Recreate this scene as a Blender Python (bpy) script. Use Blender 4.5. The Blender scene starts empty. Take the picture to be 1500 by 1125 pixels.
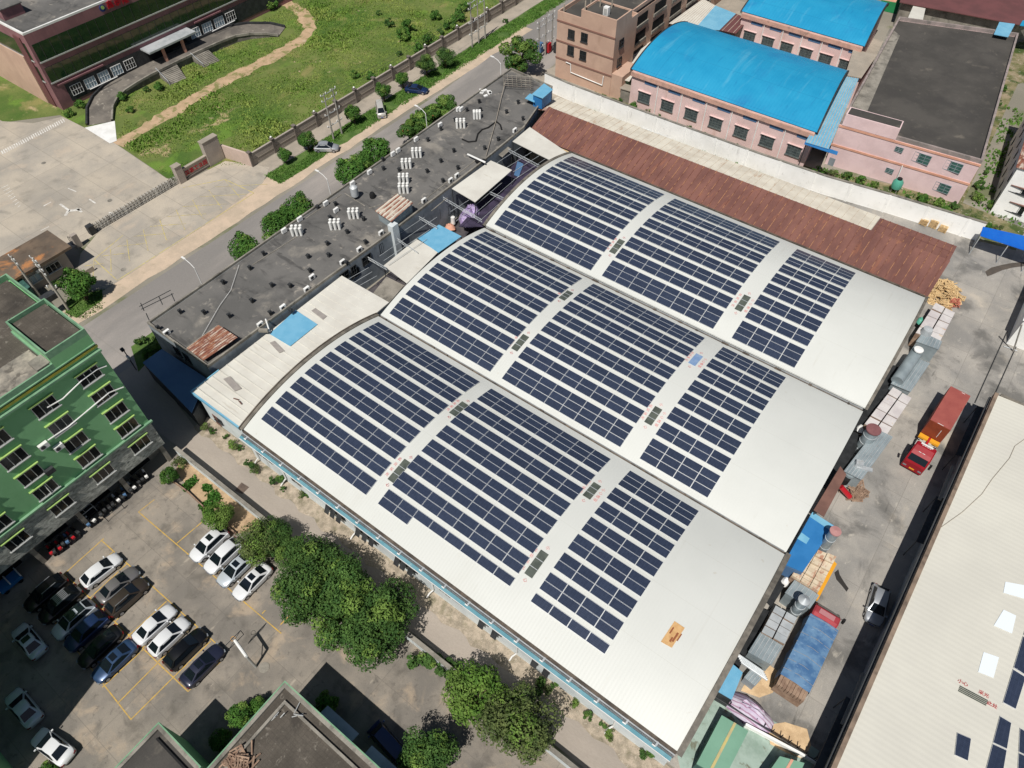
import bpy, bmesh, math, random
from mathutils import Vector, Matrix
R = math.radians
scene = bpy.context.scene
COL = scene.collection
rng = random.Random(7)

# ---------------------------------------------------------------- camera
CAMM = Matrix(((0.8006381, -0.4637972, 0.3793030), (0.5990956, 0.6281104, -0.4965499), (-0.0079457, 0.6247955, 0.7807480)))
CAMP = Vector((54.8645, -19.2390, 74.6163))
FPX = 1043.31                                   # focal length for a 1500 px wide picture
cd = bpy.data.cameras.new('Camera'); cam = bpy.data.objects.new('Camera', cd); COL.objects.link(cam)
cam.matrix_world = Matrix.Translation(CAMP) @ CAMM.to_4x4()
cd.sensor_width = 36.0; cd.lens = FPX / 1500 * 36.0; cd.clip_start = 0.5; cd.clip_end = 3000
scene.camera = cam

# ---------------------------------------------------------------- light
SUN_EL, SUN_AZ = 59.0, 103.0                    # shadows run towards azimuth SUN_AZ (from +X to +Y)
sd = Vector((-math.cos(R(SUN_AZ)) * math.cos(R(SUN_EL)), -math.sin(R(SUN_AZ)) * math.cos(R(SUN_EL)), math.sin(R(SUN_EL))))
w = bpy.data.worlds.new('World'); scene.world = w; w.use_nodes = True
nt = w.node_tree; bg = nt.nodes['Background']
sky = nt.nodes.new('ShaderNodeTexSky'); sky.sky_type = 'NISHITA'; sky.sun_disc = False
sky.sun_elevation = R(SUN_EL); sky.sun_rotation = math.atan2(sd.x, sd.y); sky.air_density = 1.0; sky.dust_density = 1.0
nt.links.new(sky.outputs[0], bg.inputs[0]); bg.inputs[1].default_value = 0.05
sl = bpy.data.lights.new('sun', 'SUN'); sl.energy = 5.0; sl.angle = R(0.53); sl.color = (1.0, 0.955, 0.89)
so = bpy.data.objects.new('sun', sl); COL.objects.link(so); so.location = (60, -120, 200)
so.rotation_euler = sd.to_track_quat('Z', 'Y').to_euler()
vs = scene.view_settings; vs.view_transform = 'Standard'; vs.look = 'None'; vs.gamma = 1.0; vs.exposure = -0.20; vs.use_curve_mapping = False

# ---------------------------------------------------------------- survey: photograph bearings turned into points on a level or an upright plane
def ray(px, py): return CAMM @ Vector(((px - 750) / FPX, -(py - 562.5) / FPX, -1.0))
def G(px, py, z=0.0):
    d = ray(px, py); t = (z - CAMP.z) / d.z; return CAMP + d * t
def GX(px, py, x):
    d = ray(px, py); t = (x - CAMP.x) / d.x; return CAMP + d * t
def GY(px, py, y):
    d = ray(px, py); t = (y - CAMP.y) / d.y; return CAMP + d * t
def PL(pts, z=0.0): return [G(p[0], p[1], z) for p in pts]

# ---------------------------------------------------------------- materials (linear colours)
def S(r, g, b):
    f = lambda c: (c / 255 / 12.92) if c <= 10 else ((c / 255 + 0.055) / 1.055) ** 2.4
    return (f(r), f(g), f(b))
def mat(name, c1, c2=None, s=1.0, r=0.85, bump=0.0, bs=None, metal=0.0, spec=0.3, stains=(), stretch=(1, 1, 1), lo=0.35, hi=0.65, rib=None, obj=False, fine=0.0, tile=None, coat=0.0, detail=5.0, orand=0.0, slab=0.0):
    m = bpy.data.materials.new(name); m.use_nodes = True
    t = m.node_tree; N = t.nodes; L = t.links; b = N['Principled BSDF']
    b.inputs['Roughness'].default_value = r; b.inputs['Metallic'].default_value = metal
    b.inputs['Specular IOR Level'].default_value = spec
    if coat: b.inputs['Coat Weight'].default_value = coat; b.inputs['Coat Roughness'].default_value = 0.08
    if obj:
        tc = N.new('ShaderNodeTexCoord'); src = tc.outputs['Object']
    else:
        gp = N.new('ShaderNodeNewGeometry'); src = gp.outputs['Position']
    mp = N.new('ShaderNodeMapping'); mp.inputs['Scale'].default_value = stretch; L.new(src, mp.inputs[0]); vec = mp.outputs[0]
    def noise(sc, d=detail, v=vec, dist=0.0):
        n = N.new('ShaderNodeTexNoise'); n.inputs['Scale'].default_value = sc; n.inputs['Detail'].default_value = d; n.inputs['Distortion'].default_value = dist
        n.inputs['Roughness'].default_value = 0.6; L.new(v, n.inputs['Vector']); return n.outputs['Fac']
    def ramp(fac, a, c):
        q = N.new('ShaderNodeMapRange'); q.interpolation_type = 'SMOOTHSTEP'; q.inputs[1].default_value = a; q.inputs[2].default_value = c; L.new(fac, q.inputs[0]); return q.outputs[0]
    def mix(fac, A, B, mode='MIX'):
        x = N.new('ShaderNodeMix'); x.data_type = 'RGBA'; x.blend_type = mode
        if isinstance(fac, float): x.inputs[0].default_value = fac
        else: L.new(fac, x.inputs[0])
        for k, v in ((6, A), (7, B)):
            if isinstance(v, tuple): x.inputs[k].default_value = (*v, 1)
            else: L.new(v, x.inputs[k])
        return x.outputs[2]
    col = mix(ramp(noise(s), lo, hi), c1, c2) if c2 else c1
    for (sc_, scl, a, c, amt, *st) in stains:
        v2 = vec
        if st:
            m2 = N.new('ShaderNodeMapping'); m2.inputs['Scale'].default_value = st[0]; L.new(src, m2.inputs[0]); v2 = m2.outputs[0]
        q = ramp(noise(scl, 6.0, v2, 0.4), a, c)
        mu = N.new('ShaderNodeMath'); mu.operation = 'MULTIPLY'; mu.inputs[1].default_value = amt; L.new(q, mu.inputs[0])
        col = mix(mu.outputs[0], col, sc_)
    if tile:                                        # (size, mortar colour, amount)
        br = N.new('ShaderNodeTexBrick'); br.inputs['Scale'].default_value = 1.0; br.offset = tile[3] if len(tile) > 3 else 0.0
        br.inputs['Brick Width'].default_value = tile[0]; br.inputs['Row Height'].default_value = tile[4] if len(tile) > 4 else tile[0]; br.inputs['Mortar Size'].default_value = tile[5] if len(tile) > 5 else 0.05
        br.inputs['Mortar Smooth'].default_value = 0.3
        L.new(vec if not tile[6:] else src, br.inputs['Vector']); mu = N.new('ShaderNodeMath'); mu.operation = 'MULTIPLY'; mu.inputs[1].default_value = tile[2]
        L.new(br.outputs['Fac'], mu.inputs[0]); col = mix(mu.outputs[0], col, tile[1])
    if tile and slab:                               # neighbouring slabs cast at different times differ a little
        br.inputs['Color1'].default_value = (1 - slab, 1 - slab, 1 - slab, 1); br.inputs['Color2'].default_value = (1 + slab, 1 + slab, 1 + slab, 1); br.inputs['Mortar'].default_value = (1, 1, 1, 1)
        col = mix(1.0, col, br.outputs['Color'], 'MULTIPLY')
    if orand:
        oi = N.new('ShaderNodeObjectInfo'); g2 = N.new('ShaderNodeMapRange'); g2.inputs[3].default_value = 1 - orand; g2.inputs[4].default_value = 1 + orand; L.new(oi.outputs['Random'], g2.inputs[0])
        h2 = N.new('ShaderNodeHueSaturation'); L.new(g2.outputs[0], h2.inputs['Value'])
        if isinstance(col, tuple): h2.inputs['Color'].default_value = (*col, 1)
        else: L.new(col, h2.inputs['Color'])
        col = h2.outputs[0]
    if fine:
        fn = ramp(noise(14.0 * max(1.0, s), 2.0), 0.3, 0.7)
        g = N.new('ShaderNodeMapRange'); g.inputs[3].default_value = 1 - fine; g.inputs[4].default_value = 1 + fine; L.new(fn, g.inputs[0])
        hs = N.new('ShaderNodeHueSaturation'); L.new(g.outputs[0], hs.inputs['Value'])
        if isinstance(col, tuple): hs.inputs['Color'].default_value = (*col, 1)
        else: L.new(col, hs.inputs['Color'])
        col = hs.outputs[0]
    if isinstance(col, tuple): b.inputs['Base Color'].default_value = (*col, 1)
    else: L.new(col, b.inputs['Base Color'])
    if bump or rib:
        bn = N.new('ShaderNodeBump'); bn.inputs['Distance'].default_value = 0.06
        if rib:                                     # (axis, period, strength)
            wv = N.new('ShaderNodeTexWave'); wv.wave_type = 'BANDS'; wv.bands_direction = rib[0]; wv.inputs['Scale'].default_value = 0.314 / rib[1]
            L.new(src, wv.inputs[0]); L.new(wv.outputs['Fac'], bn.inputs['Height']); bn.inputs['Strength'].default_value = rib[2]
        else:
            L.new(noise(bs or s * 6), bn.inputs['Height']); bn.inputs['Strength'].default_value = bump
        L.new(bn.outputs[0], b.inputs['Normal'])
    return m
def glassy(name, c, r=0.12, spec=0.6): return mat(name, c, r=r, spec=spec)

# ---------------------------------------------------------------- mesh helpers
OFF = {}
class MB:
    def __init__(s): s.v = []; s.f = []; s.m = []; s.sm = []
    def add(s, vs_, fs, mi=0, smooth=False):
        o = len(s.v); s.v += [tuple(p) for p in vs_]
        for f in fs: s.f.append([i + o for i in f]); s.m.append(mi); s.sm.append(smooth)
        return s
    def box(s, c, d, rz=0.0, mi=0, M=None):
        x, y, z = d[0] / 2, d[1] / 2, d[2] / 2; cz, sz = math.cos(rz), math.sin(rz); vs_ = []
        for (a, b_, e) in ((-x, -y, -z), (x, -y, -z), (x, y, -z), (-x, y, -z), (-x, -y, z), (x, -y, z), (x, y, z), (-x, y, z)):
            p = Vector((c[0] + a * cz - b_ * sz, c[1] + a * sz + b_ * cz, c[2] + e)); vs_.append(M @ p if M else p)
        return s.add(vs_, [(3, 2, 1, 0), (4, 5, 6, 7), (0, 1, 5, 4), (1, 2, 6, 5), (2, 3, 7, 6), (3, 0, 4, 7)], mi)
    def bb(s, x0, x1, y0, y1, z0, z1, mi=0): return s.box(((x0 + x1) / 2, (y0 + y1) / 2, (z0 + z1) / 2), (x1 - x0, y1 - y0, z1 - z0), 0, mi)
    def prism(s, poly, z0, z1, mi=0, bottom=False):
        n = len(poly); a = sum(poly[i][0] * poly[(i + 1) % n][1] - poly[(i + 1) % n][0] * poly[i][1] for i in range(n))
        if a < 0: poly = poly[::-1]
        top = [(p[0], p[1], z1 if not callable(z1) else z1(p)) for p in poly]; bot = [(p[0], p[1], z0) for p in poly]
        fs = [tuple(range(n))] + [(n + i, n + (i + 1) % n, (i + 1) % n, i) for i in range(n)]
        if bottom: fs.append(tuple(range(2 * n - 1, n - 1, -1)))
        return s.add(top + bot, fs, mi)
    def quad(s, pts, mi=0): return s.add(pts, [tuple(range(len(pts)))], mi)
    def slab(s, pts, t, mi=0):                      # a sheet of any tilt given thickness t downwards
        n = len(pts); lo = [Vector(p) - Vector((0, 0, t)) for p in pts]
        return s.add(list(pts) + lo, [tuple(range(n)), tuple(range(2 * n - 1, n - 1, -1))] + [(i, n + i, n + (i + 1) % n, (i + 1) % n) for i in range(n)], mi)
    def tube(s, p0, p1, r0, r1=None, n=8, mi=0, caps=True, smooth=True):
        r1 = r0 if r1 is None else r1; p0 = Vector(p0); p1 = Vector(p1); d = p1 - p0
        if d.length < 1e-6: return s
        q = d.to_track_quat('Z', 'Y'); vs_ = []
        for (p, r_) in ((p0, r0), (p1, r1)):
            for k in range(n): a = 2 * math.pi * k / n; vs_.append(p + q @ Vector((r_ * math.cos(a), r_ * math.sin(a), 0)))
        s.add(vs_, [(k, (k + 1) % n, n + (k + 1) % n, n + k) for k in range(n)], mi, smooth)
        if caps: s.add(vs_[:n], [tuple(range(n - 1, -1, -1))], mi); s.add(vs_[n:], [tuple(range(n))], mi)
        return s
    def path(s, pts, r_, n=6, mi=0):
        for a, b_ in zip(pts, pts[1:]): s.tube(a, b_, r_, n=n, mi=mi)
        return s
    def lathe(s, prof, n=16, c=(0, 0, 0), mi=0):
        vs_ = []; k = len(prof)
        for j in range(n):
            a = 2 * math.pi * j / n
            for (r_, z) in prof: vs_.append((c[0] + r_ * math.cos(a), c[1] + r_ * math.sin(a), c[2] + z))
        fs = [(j * k + i, ((j + 1) % n) * k + i, ((j + 1) % n) * k + i + 1, j * k + i + 1) for j in range(n) for i in range(k - 1)]
        s.add(vs_, fs, mi, True)
        return s
    def build(s, name, ms, parent=None, off=None):
        o_ = Vector(off) if off is not None else (OFF.get(parent.name, Vector((0, 0, 0))) if parent else Vector((0, 0, 0)))
        me = bpy.data.meshes.new(name); me.from_pydata([tuple(Vector(p) - o_) for p in s.v], [], s.f)
        for m_ in (ms if isinstance(ms, (list, tuple)) else [ms]): me.materials.append(m_)
        me.polygons.foreach_set('material_index', s.m); me.polygons.foreach_set('use_smooth', s.sm); me.update()
        if any(s.sm): me.set_sharp_from_angle(angle=R(42))
        return link(name, me, parent, o_ if parent else None)
def link(name, me, parent=None, o_=None):
    ob = bpy.data.objects.new(name, me); COL.objects.link(ob)
    if parent: ob.parent = parent
    if o_ is not None: OFF[ob.name] = o_
    return ob
def tag(o, label=None, cat=None, group=None, kind=None):
    for k, v in (('label', label), ('category', cat), ('group', group), ('kind', kind)):
        if v: o[k] = v
    return o
def thing(name, label, cat, loc=(0, 0, 0), group=None, rz=0.0, local=False):
    o = bpy.data.objects.new(name, None); COL.objects.link(o); o.location = loc; o.rotation_euler = (0, 0, rz); o.empty_display_size = 0.3
    OFF[o.name] = Vector((0, 0, 0)) if local else Vector(loc)
    return tag(o, label, cat, group)
def single(name, mb, ms, label, cat, loc=(0, 0, 0), group=None, kind=None):
    ob = mb.build(name, ms, None, loc); ob.location = loc
    return tag(ob, label, cat, group, kind)
def structure(name, mb, ms): return tag(mb.build(name, ms), kind='structure')
def kids(o): return [c for c in bpy.data.objects if c.parent is o]
TREE = {}
def dup(root, loc, rz=0.0, sc=1.0, label=None, group=None):
    def cp(o, par):
        c = o.copy(); COL.objects.link(c)
        if par: c.parent = par
        for ch in TREE.setdefault(o.name, kids(o)): cp(ch, c)
        return c
    r_ = cp(root, None); r_.location = loc; r_.rotation_euler = (0, 0, rz); r_.scale = (sc, sc, sc) if not isinstance(sc, tuple) else sc
    if label: r_['label'] = label
    if group: r_['group'] = group
    return r_
ORD = 'first second third fourth fifth sixth seventh eighth ninth tenth eleventh twelfth thirteenth fourteenth fifteenth sixteenth seventeenth eighteenth nineteenth twentieth'.split()
def text_mb(txt, size, P, ux, uy, t=0.02):
    """letters as a flat mesh laid on a surface: P centre, ux reading direction, uy up direction"""
    cu = bpy.data.curves.new('letters', 'FONT'); cu.body = txt; cu.size = size; cu.align_x = 'CENTER'; cu.align_y = 'CENTER'; cu.extrude = t; cu.resolution_u = 2
    ob = bpy.data.objects.new('letters', cu); COL.objects.link(ob); dg = bpy.context.evaluated_depsgraph_get()
    me = bpy.data.meshes.new_from_object(ob.evaluated_get(dg)); bpy.data.objects.remove(ob)
    ux = Vector(ux).normalized(); uy = Vector(uy).normalized(); un_ = ux.cross(uy); mb = MB()
    mb.add([Vector(P) + ux * v.co.x + uy * v.co.y + un_ * (v.co.z + t) for v in me.vertices], [tuple(p.vertices) for p in me.polygons])
    bpy.data.meshes.remove(me)
    return mb
# ---------------------------------------------------------------- the material list
CONC = mat('yard_concrete', S(184, 174, 158), S(158, 152, 142), 0.10, bump=0.15, bs=3, stains=[(S(122, 118, 110), 0.35, 0.52, 0.75, 0.55), (S(198, 180, 158), 0.2, 0.55, 0.75, 0.5), (S(100, 96, 90), 2.2, 0.62, 0.75, 0.35)], fine=0.07, tile=(7.0, S(128, 122, 112), 0.55, 0.0, 5.2, 0.045), slab=.06)
LOT = mat('lot_concrete', S(146, 138, 127), S(120, 115, 108), 0.16, stains=[(S(92, 88, 82), 0.45, 0.48, 0.7, 0.65), (S(178, 160, 138), 0.28, 0.53, 0.7, 0.65), (S(74, 72, 68), 1.4, 0.58, 0.72, 0.5), (S(190, 180, 164), 0.9, 0.64, 0.74, 0.5, (1, .3, 1)), (S(60, 58, 56), 2.6, .68, .74, .6)], fine=0.09, tile=(6.2, S(104, 99, 92), 0.5, 0.0, 5.1, 0.035), slab=.05)
ROAD = mat('road_asphalt', S(160, 153, 147), S(139, 135, 131), 0.12, stains=[(S(124, 121, 118), 0.06, 0.48, 0.62, 0.7), (S(176, 165, 152), 0.5, 0.6, 0.75, 0.35)], fine=0.06, stretch=(1, 0.25, 1), tile=(4.2, S(132, 128, 122), .35, 0.0, 40.0, .03))
LANE = mat('lane_concrete', S(168, 158, 147), S(156, 147, 137), 0.2, stains=[(S(140, 132, 122), 0.4, 0.55, 0.75, 0.5), (S(182, 168, 152), 0.8, 0.58, 0.75, 0.4)], fine=0.05, stretch=(0.3, 1, 1))
PAVE = mat('pavement', S(170, 160, 146), S(152, 144, 132), 0.25, stains=[(S(122, 116, 106), 0.6, 0.56, 0.75, 0.5)], fine=0.07)
DIRT = mat('verge_dirt', S(200, 180, 158), S(182, 166, 146), 0.35, stains=[(S(160, 146, 124), 0.8, 0.55, 0.72, 0.5)], fine=0.08)
RUB = mat('rubble_soil', S(180, 166, 148), S(142, 132, 116), 1.3, bump=0.6, bs=7, stains=[(S(196, 186, 168), 2.6, 0.58, 0.68, 0.6), (S(92, 92, 62), 0.7, 0.52, 0.68, 0.5)], fine=0.2)
SOIL = mat('garden_soil', S(184, 158, 126), S(162, 138, 110), 1.0, bump=0.3, bs=6, stains=[(S(120, 98, 72), 1.6, 0.56, 0.72, 0.5)], fine=0.1)
FIELD = mat('field_ground', S(88, 106, 50), S(112, 122, 66), 0.10, bump=0.6, bs=5, stains=[(S(66, 98, 36), 0.07, 0.46, 0.62, 0.8), (S(104, 136, 52), 0.14, 0.55, 0.66, 0.7), (S(140, 132, 84), 0.16, 0.54, 0.68, 0.75), (S(176, 156, 122), 0.13, 0.62, 0.69, 0.85), (S(192, 168, 144), 0.4, 0.66, 0.72, 0.7), (S(62, 86, 38), 0.9, 0.56, 0.7, 0.45)], fine=0.25)
VERGE = mat('verge_grass', S(70, 98, 44), S(92, 116, 58), 0.5, bump=0.5, bs=6, stains=[(S(130, 122, 80), 0.5, 0.62, 0.72, 0.6)], fine=0.25)
YARD = mat('work_yard', S(138, 136, 132), S(166, 161, 153), 0.12, stains=[(S(98, 97, 94), 0.16, 0.48, 0.64, 0.8), (S(202, 190, 172), 0.14, 0.58, 0.72, 0.6), (S(70, 69, 67), 0.6, 0.6, 0.74, 0.6, (1.6, .25, 1)), (S(190, 184, 172), 1.1, 0.6, 0.73, 0.55, (1, .5, 1)), (S(60, 59, 58), 2.4, .66, .74, .6)], fine=0.12, tile=(6.0, S(110, 106, 100), .4, 0.0, 7.0, .04), slab=.05)
SAWD = mat('sawdust', S(214, 186, 148), S(190, 162, 126), 0.8, bump=0.3, fine=0.08)
BASE = mat('town_ground', S(150, 144, 132), S(128, 124, 112), 0.05, stains=[(S(96, 104, 66), 0.07, 0.52, 0.62, 0.8)], fine=0.1)
WEED = mat('waste_ground', S(96, 100, 58), S(150, 136, 112), 0.35, bump=0.5, bs=6, stains=[(S(52, 76, 30), 0.3, 0.5, 0.6, 0.8), (S(196, 190, 180), 1.8, 0.6, 0.68, 0.7)], fine=0.25)
YELLOW = mat('yellow_line', S(206, 166, 74), S(176, 150, 92), 1.5, r=0.7, stains=[(S(140, 132, 118), 2.5, 0.55, 0.68, 0.8)])
PALEY = mat('faded_yellow_line', S(200, 184, 112), S(180, 168, 128), 0.8, r=0.7, stains=[(S(168, 158, 142), 1.2, 0.48, 0.6, 0.8)])
WLINE = mat('white_line', S(222, 220, 214), S(190, 186, 178), 1.2, r=0.7, stains=[(S(165, 158, 148), 2.0, 0.55, 0.68, 0.7)])
STEELP = mat('rust_plate', S(92, 80, 74), S(112, 98, 88), 1.5, r=0.6, metal=0.2)

WROOF = mat('white_sheet_roof', S(208, 210, 205), S(202, 204, 199), 0.07, r=0.5, spec=0.35, rib=('X', 0.36, 0.09), stains=[(S(196, 197, 190), 0.10, 0.56, 0.72, 0.5, (1, 0.25, 1)), (S(188, 182, 168), 1.4, 0.67, 0.75, 0.5), (S(186, 184, 174), .5, .6, .75, .35, (3.0, .08, 1))], tile=(60.0, S(176, 174, 164), .35, 0.0, 5.85, .02))
WROOF2 = mat('old_white_roof', S(212, 210, 201), S(200, 197, 188), 0.25, r=0.6, stains=[(S(176, 168, 152), 0.9, 0.62, 0.74, 0.6, (0.2, 1.2, 1)), (S(150, 132, 112), 2.8, 0.7, 0.76, 0.6)], fine=0.03)
CWALL = mat('pale_plaster', S(214, 221, 222), S(198, 206, 208), 0.4, stains=[(S(150, 152, 146), 0.6, 0.56, 0.75, 0.5, (1, 1, 0.25)), (S(170, 160, 146), 1.4, 0.62, 0.74, 0.4)])
TEAL = mat('teal_paint', S(84, 136, 150), S(104, 150, 162), 0.8, r=0.6, stains=[(S(168, 178, 178), 1.8, 0.6, 0.72, 0.6)])
TRIM = mat('grey_trim', S(128, 122, 112), S(96, 92, 85), 0.8, r=0.7, stains=[(S(66, 62, 57), 1.4, 0.55, 0.7, 0.6)])
TRIMD = mat('dark_gutter', S(72, 66, 60), S(104, 94, 84), 0.7, r=0.7, stains=[(S(130, 112, 92), 1.6, 0.58, 0.7, 0.6)])
GALV = mat('galvanised', S(196, 200, 202), S(172, 178, 181), 0.6, r=0.5, metal=0.25, stains=[(S(150, 138, 122), 1.3, .6, .72, .5)])
GALVD = mat('galvanised_duct', S(160, 172, 176), S(138, 150, 155), 0.5, r=0.45, metal=0.25, stains=[(S(130, 116, 102), 1.1, 0.62, 0.72, 0.5)])
PANEL = mat('solar_cells', S(46, 54, 72), S(52, 60, 78), 3.0, r=0.22, spec=0.42, tile=(0.35, S(70, 84, 112), 0.35, 0.0, 0.165, 0.012), orand=.09)
PFRAME = mat('panel_frame', S(226, 230, 234), r=0.35, metal=0.4)
SKYL = mat('skylight_sheet', S(74, 80, 74), S(92, 98, 90), 1.0, r=0.3, spec=0.5)
BLUESKYL = mat('blue_skylight_sheet', S(138, 164, 196), S(116, 146, 188), 1.2, r=0.3)
REDPAINT = mat('red_brush_paint', S(206, 120, 120), S(214, 150, 148), 3.0, r=0.8)
REDSIGN = mat('red_letters', S(176, 20, 40), r=0.45)
CARD = mat('cardboard', S(206, 168, 118), S(192, 152, 104), 2.0, r=0.9, stains=[(S(150, 112, 76), 2.0, 0.62, 0.7, 0.6)])
RUST = mat('rust_sheet', S(132, 92, 82), S(112, 77, 70), 0.35, r=0.8, stretch=(1, 0.3, 1), stains=[(S(160, 104, 76), 0.9, 0.56, 0.7, 0.4, (1.2, 0.3, 1)), (S(100, 64, 60), 0.4, 0.55, 0.72, 0.4), (S(180, 136, 96), 2.6, 0.66, 0.72, 0.5, (1.5, 0.6, 1))], tile=(80.0, S(96, 60, 56), .5, 0.0, 4.9, .05), fine=0.08)
RUSTRIB = mat('rust_rib', S(178, 130, 98), S(124, 82, 72), 1.2, r=0.8, stretch=(1, 0.6, 1), lo=.42, hi=.56, fine=0.1)
CORR = mat('white_corrugated', S(222, 216, 200), S(204, 196, 180), 0.35, r=0.65, stains=[(S(176, 142, 112), 0.8, 0.6, 0.7, 0.6, (1.2, 0.2, 1))], fine=0.03)
CORRRIB = mat('corrugated_seam', S(182, 164, 144), S(204, 194, 178), 1.2, r=0.7)
OLDRUST = mat('rust_streaked_white', S(196, 184, 170), S(134, 86, 70), 1.6, r=0.8, stretch=(1.8, 0.35, 1), lo=0.36, hi=0.54, stains=[(S(104, 58, 48), 1.2, 0.55, 0.66, 0.8, (0.3, 1.6, 1))])
FLATR = mat('grey_flat_roof', S(94, 93, 91), S(112, 110, 107), 0.12, r=0.9, stains=[(S(64, 64, 64), 0.22, 0.5, 0.7, 0.7), (S(152, 146, 136), 0.17, 0.53, 0.7, 0.65), (S(176, 168, 156), 0.7, 0.58, 0.74, 0.55), (S(58, 58, 58), .5, .56, .68, .6, (.4, 1.5, 1))], fine=0.07, bump=0.1, bs=4)
FLATR2 = mat('dark_flat_roof', S(68, 66, 63), S(82, 79, 75), 0.14, r=0.9, stains=[(S(66, 64, 62), 0.2, 0.5, 0.7, 0.7), (S(126, 119, 108), 0.3, 0.58, 0.76, 0.55), (S(110, 104, 96), 1.2, 0.6, 0.74, 0.4)], fine=0.09)
TILER = mat('roof_pavers', S(76, 71, 64), S(92, 86, 78), 0.35, r=0.9, stains=[(S(136, 130, 120), 1.6, 0.58, 0.7, 0.65), (S(54, 51, 47), 0.4, 0.5, 0.7, 0.7)], fine=0.12, tile=(0.4, S(62, 58, 54), 0.35, 0.0, 0.4, 0.025))
OLDC = mat('weathered_concrete', S(150, 145, 135), S(118, 114, 106), 0.4, r=0.9, stains=[(S(82, 80, 75), 0.6, 0.52, 0.7, 0.7), (S(176, 170, 158), 1.6, 0.6, 0.7, 0.5)], fine=0.1)
GREYW = mat('grey_render', S(150, 158, 164), S(126, 134, 140), 0.4, stains=[(S(96, 102, 106), 0.5, 0.55, 0.72, 0.6, (1, 1, 0.3))], fine=0.04)
GREENW = mat('green_render', S(136, 190, 138), S(130, 184, 132), 0.35, r=0.85, stains=[(S(112, 164, 118), 0.5, 0.5, 0.8, 0.4, (1, 1, 0.3)), (S(104, 150, 108), 1.2, 0.6, 0.8, 0.35, (1, 3, .25))], fine=0.03)
LIME = mat('lime_paint', S(164, 194, 112), S(150, 180, 104), 1.2, r=0.7)
PGREEN = mat('pale_green_paint', S(126, 164, 132), S(104, 144, 114), 0.8, r=0.75)
YELLB = mat('ochre_paint', S(176, 160, 62), S(140, 150, 70), 1.0, r=0.8)
STONE = mat('split_stone', S(186, 188, 180), S(136, 138, 132), 1.3, r=0.9, bump=1.0, bs=3.5, stains=[(S(80, 82, 78), 2.5, 0.52, 0.66, 0.7, (1, 0.7, 2.2))], fine=0.15, stretch=(1, 1, 2))
PINK = mat('pink_render', S(224, 198, 194), S(212, 184, 180), 0.3, r=0.85, stains=[(S(196, 164, 152), 0.5, 0.55, 0.75, 0.5, (1, 1, 0.3))], fine=0.03)
PINK2 = mat('faded_pink_render', S(226, 200, 200), S(214, 188, 188), 0.35, r=0.85, stains=[(S(188, 166, 164), 0.6, 0.55, 0.74, 0.5, (1, 1, 0.3)), (S(236, 206, 204), 1.2, 0.6, 0.74, 0.5)], fine=0.03)
ORANGEB = mat('orange_band', S(216, 164, 140), S(198, 146, 124), 0.7, r=0.85)
TAN = mat('tan_render', S(198, 168, 148), S(186, 156, 138), 0.3, r=0.85, stains=[(S(160, 130, 112), 0.5, 0.56, 0.74, 0.5, (1, 1, 0.3))], fine=0.03)
TANB = mat('brown_band', S(138, 104, 92), r=0.85)
BLUER = mat('blue_sheet_roof', S(30, 140, 184), S(40, 150, 192), 0.15, r=0.5, spec=0.4, rib=('X', 0.6, 0.35), tile=(50.0, S(24, 104, 150), .5, 0.0, 6.1, .04), fine=.03, stains=[(S(92, 170, 200), 0.35, 0.56, 0.74, 0.45, (2.0, .2, 1)), (S(24, 108, 160), .8, .6, .74, .5, (2.4, .15, 1)), (S(40, 112, 168), 0.09, 0.54, 0.74, 0.5)])
LBLUE = mat('light_blue_sheet', S(124, 180, 206), S(108, 168, 198), 0.5, r=0.55, stains=[(S(150, 200, 222), 1.0, 0.58, 0.72, 0.5)])
LBLUE2 = mat('sky_blue_sheet', S(104, 166, 198), S(116, 174, 204), 0.8, r=0.5, stains=[(S(140, 192, 220), 2.0, 0.62, 0.72, 0.5)])
MBLUE = mat('mid_blue_sheet', S(44, 112, 170), S(52, 120, 178), 0.5, r=0.5)
CREAMR = mat('rust_blotched_cream', S(212, 198, 174), S(196, 178, 152), 1.0, r=.8, stains=[(S(168, 104, 78), 1.1, .5, .62, .75, (1.4, .5, 1)), (S(120, 78, 60), 2.2, .6, .7, .6)])
NBLUE = mat('navy_sheet', S(76, 110, 148), S(84, 118, 154), 0.4, r=0.5)
TARP = mat('blue_tarpaulin', S(66, 104, 146), S(104, 138, 170), 0.8, r=0.6, bump=0.5, bs=2.0, stains=[(S(150, 176, 204), 1.6, 0.6, 0.72, 0.6, (1, 2.6, 1))])
MAROON = mat('maroon_wall', S(142, 102, 106), S(128, 92, 96), 0.5, r=0.6, fine=0.05, tile=(1.2, S(112, 80, 84), 0.35, 0.0, 0.6, 0.03))
MAROOND = mat('maroon_roof', S(112, 72, 72), S(100, 66, 66), 0.3, r=0.7)
GLASSG = glassy('green_glass', S(22, 46, 34), 0.06, 0.8)
GLASSD = glassy('dark_glass', S(30, 36, 38), 0.12, 0.5)
GLASSB = glassy('pale_blue_glass', S(150, 172, 184), 0.2, 0.5)
ALU = mat('aluminium', S(190, 192, 190), r=0.4, metal=0.3)
WHITE = mat('white_paint', S(236, 236, 234), S(222, 222, 218), 0.6, r=0.5)
WHITEW = mat('white_wall_paint', S(250, 250, 247), S(238, 238, 234), 0.25, r=0.8, stains=[(S(150, 148, 142), 0.6, 0.6, 0.74, 0.6, (1, 1, 0.25)), (S(190, 190, 186), 1.5, 0.6, 0.72, 0.4)])
BLACK = mat('black_rubber', S(30, 30, 31), r=0.8)
DARK = mat('dark_void', S(26, 27, 28), r=0.9)
DGREY = mat('dark_steel', S(70, 72, 74), S(54, 56, 58), 1.0, r=0.6, metal=0.3)
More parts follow.
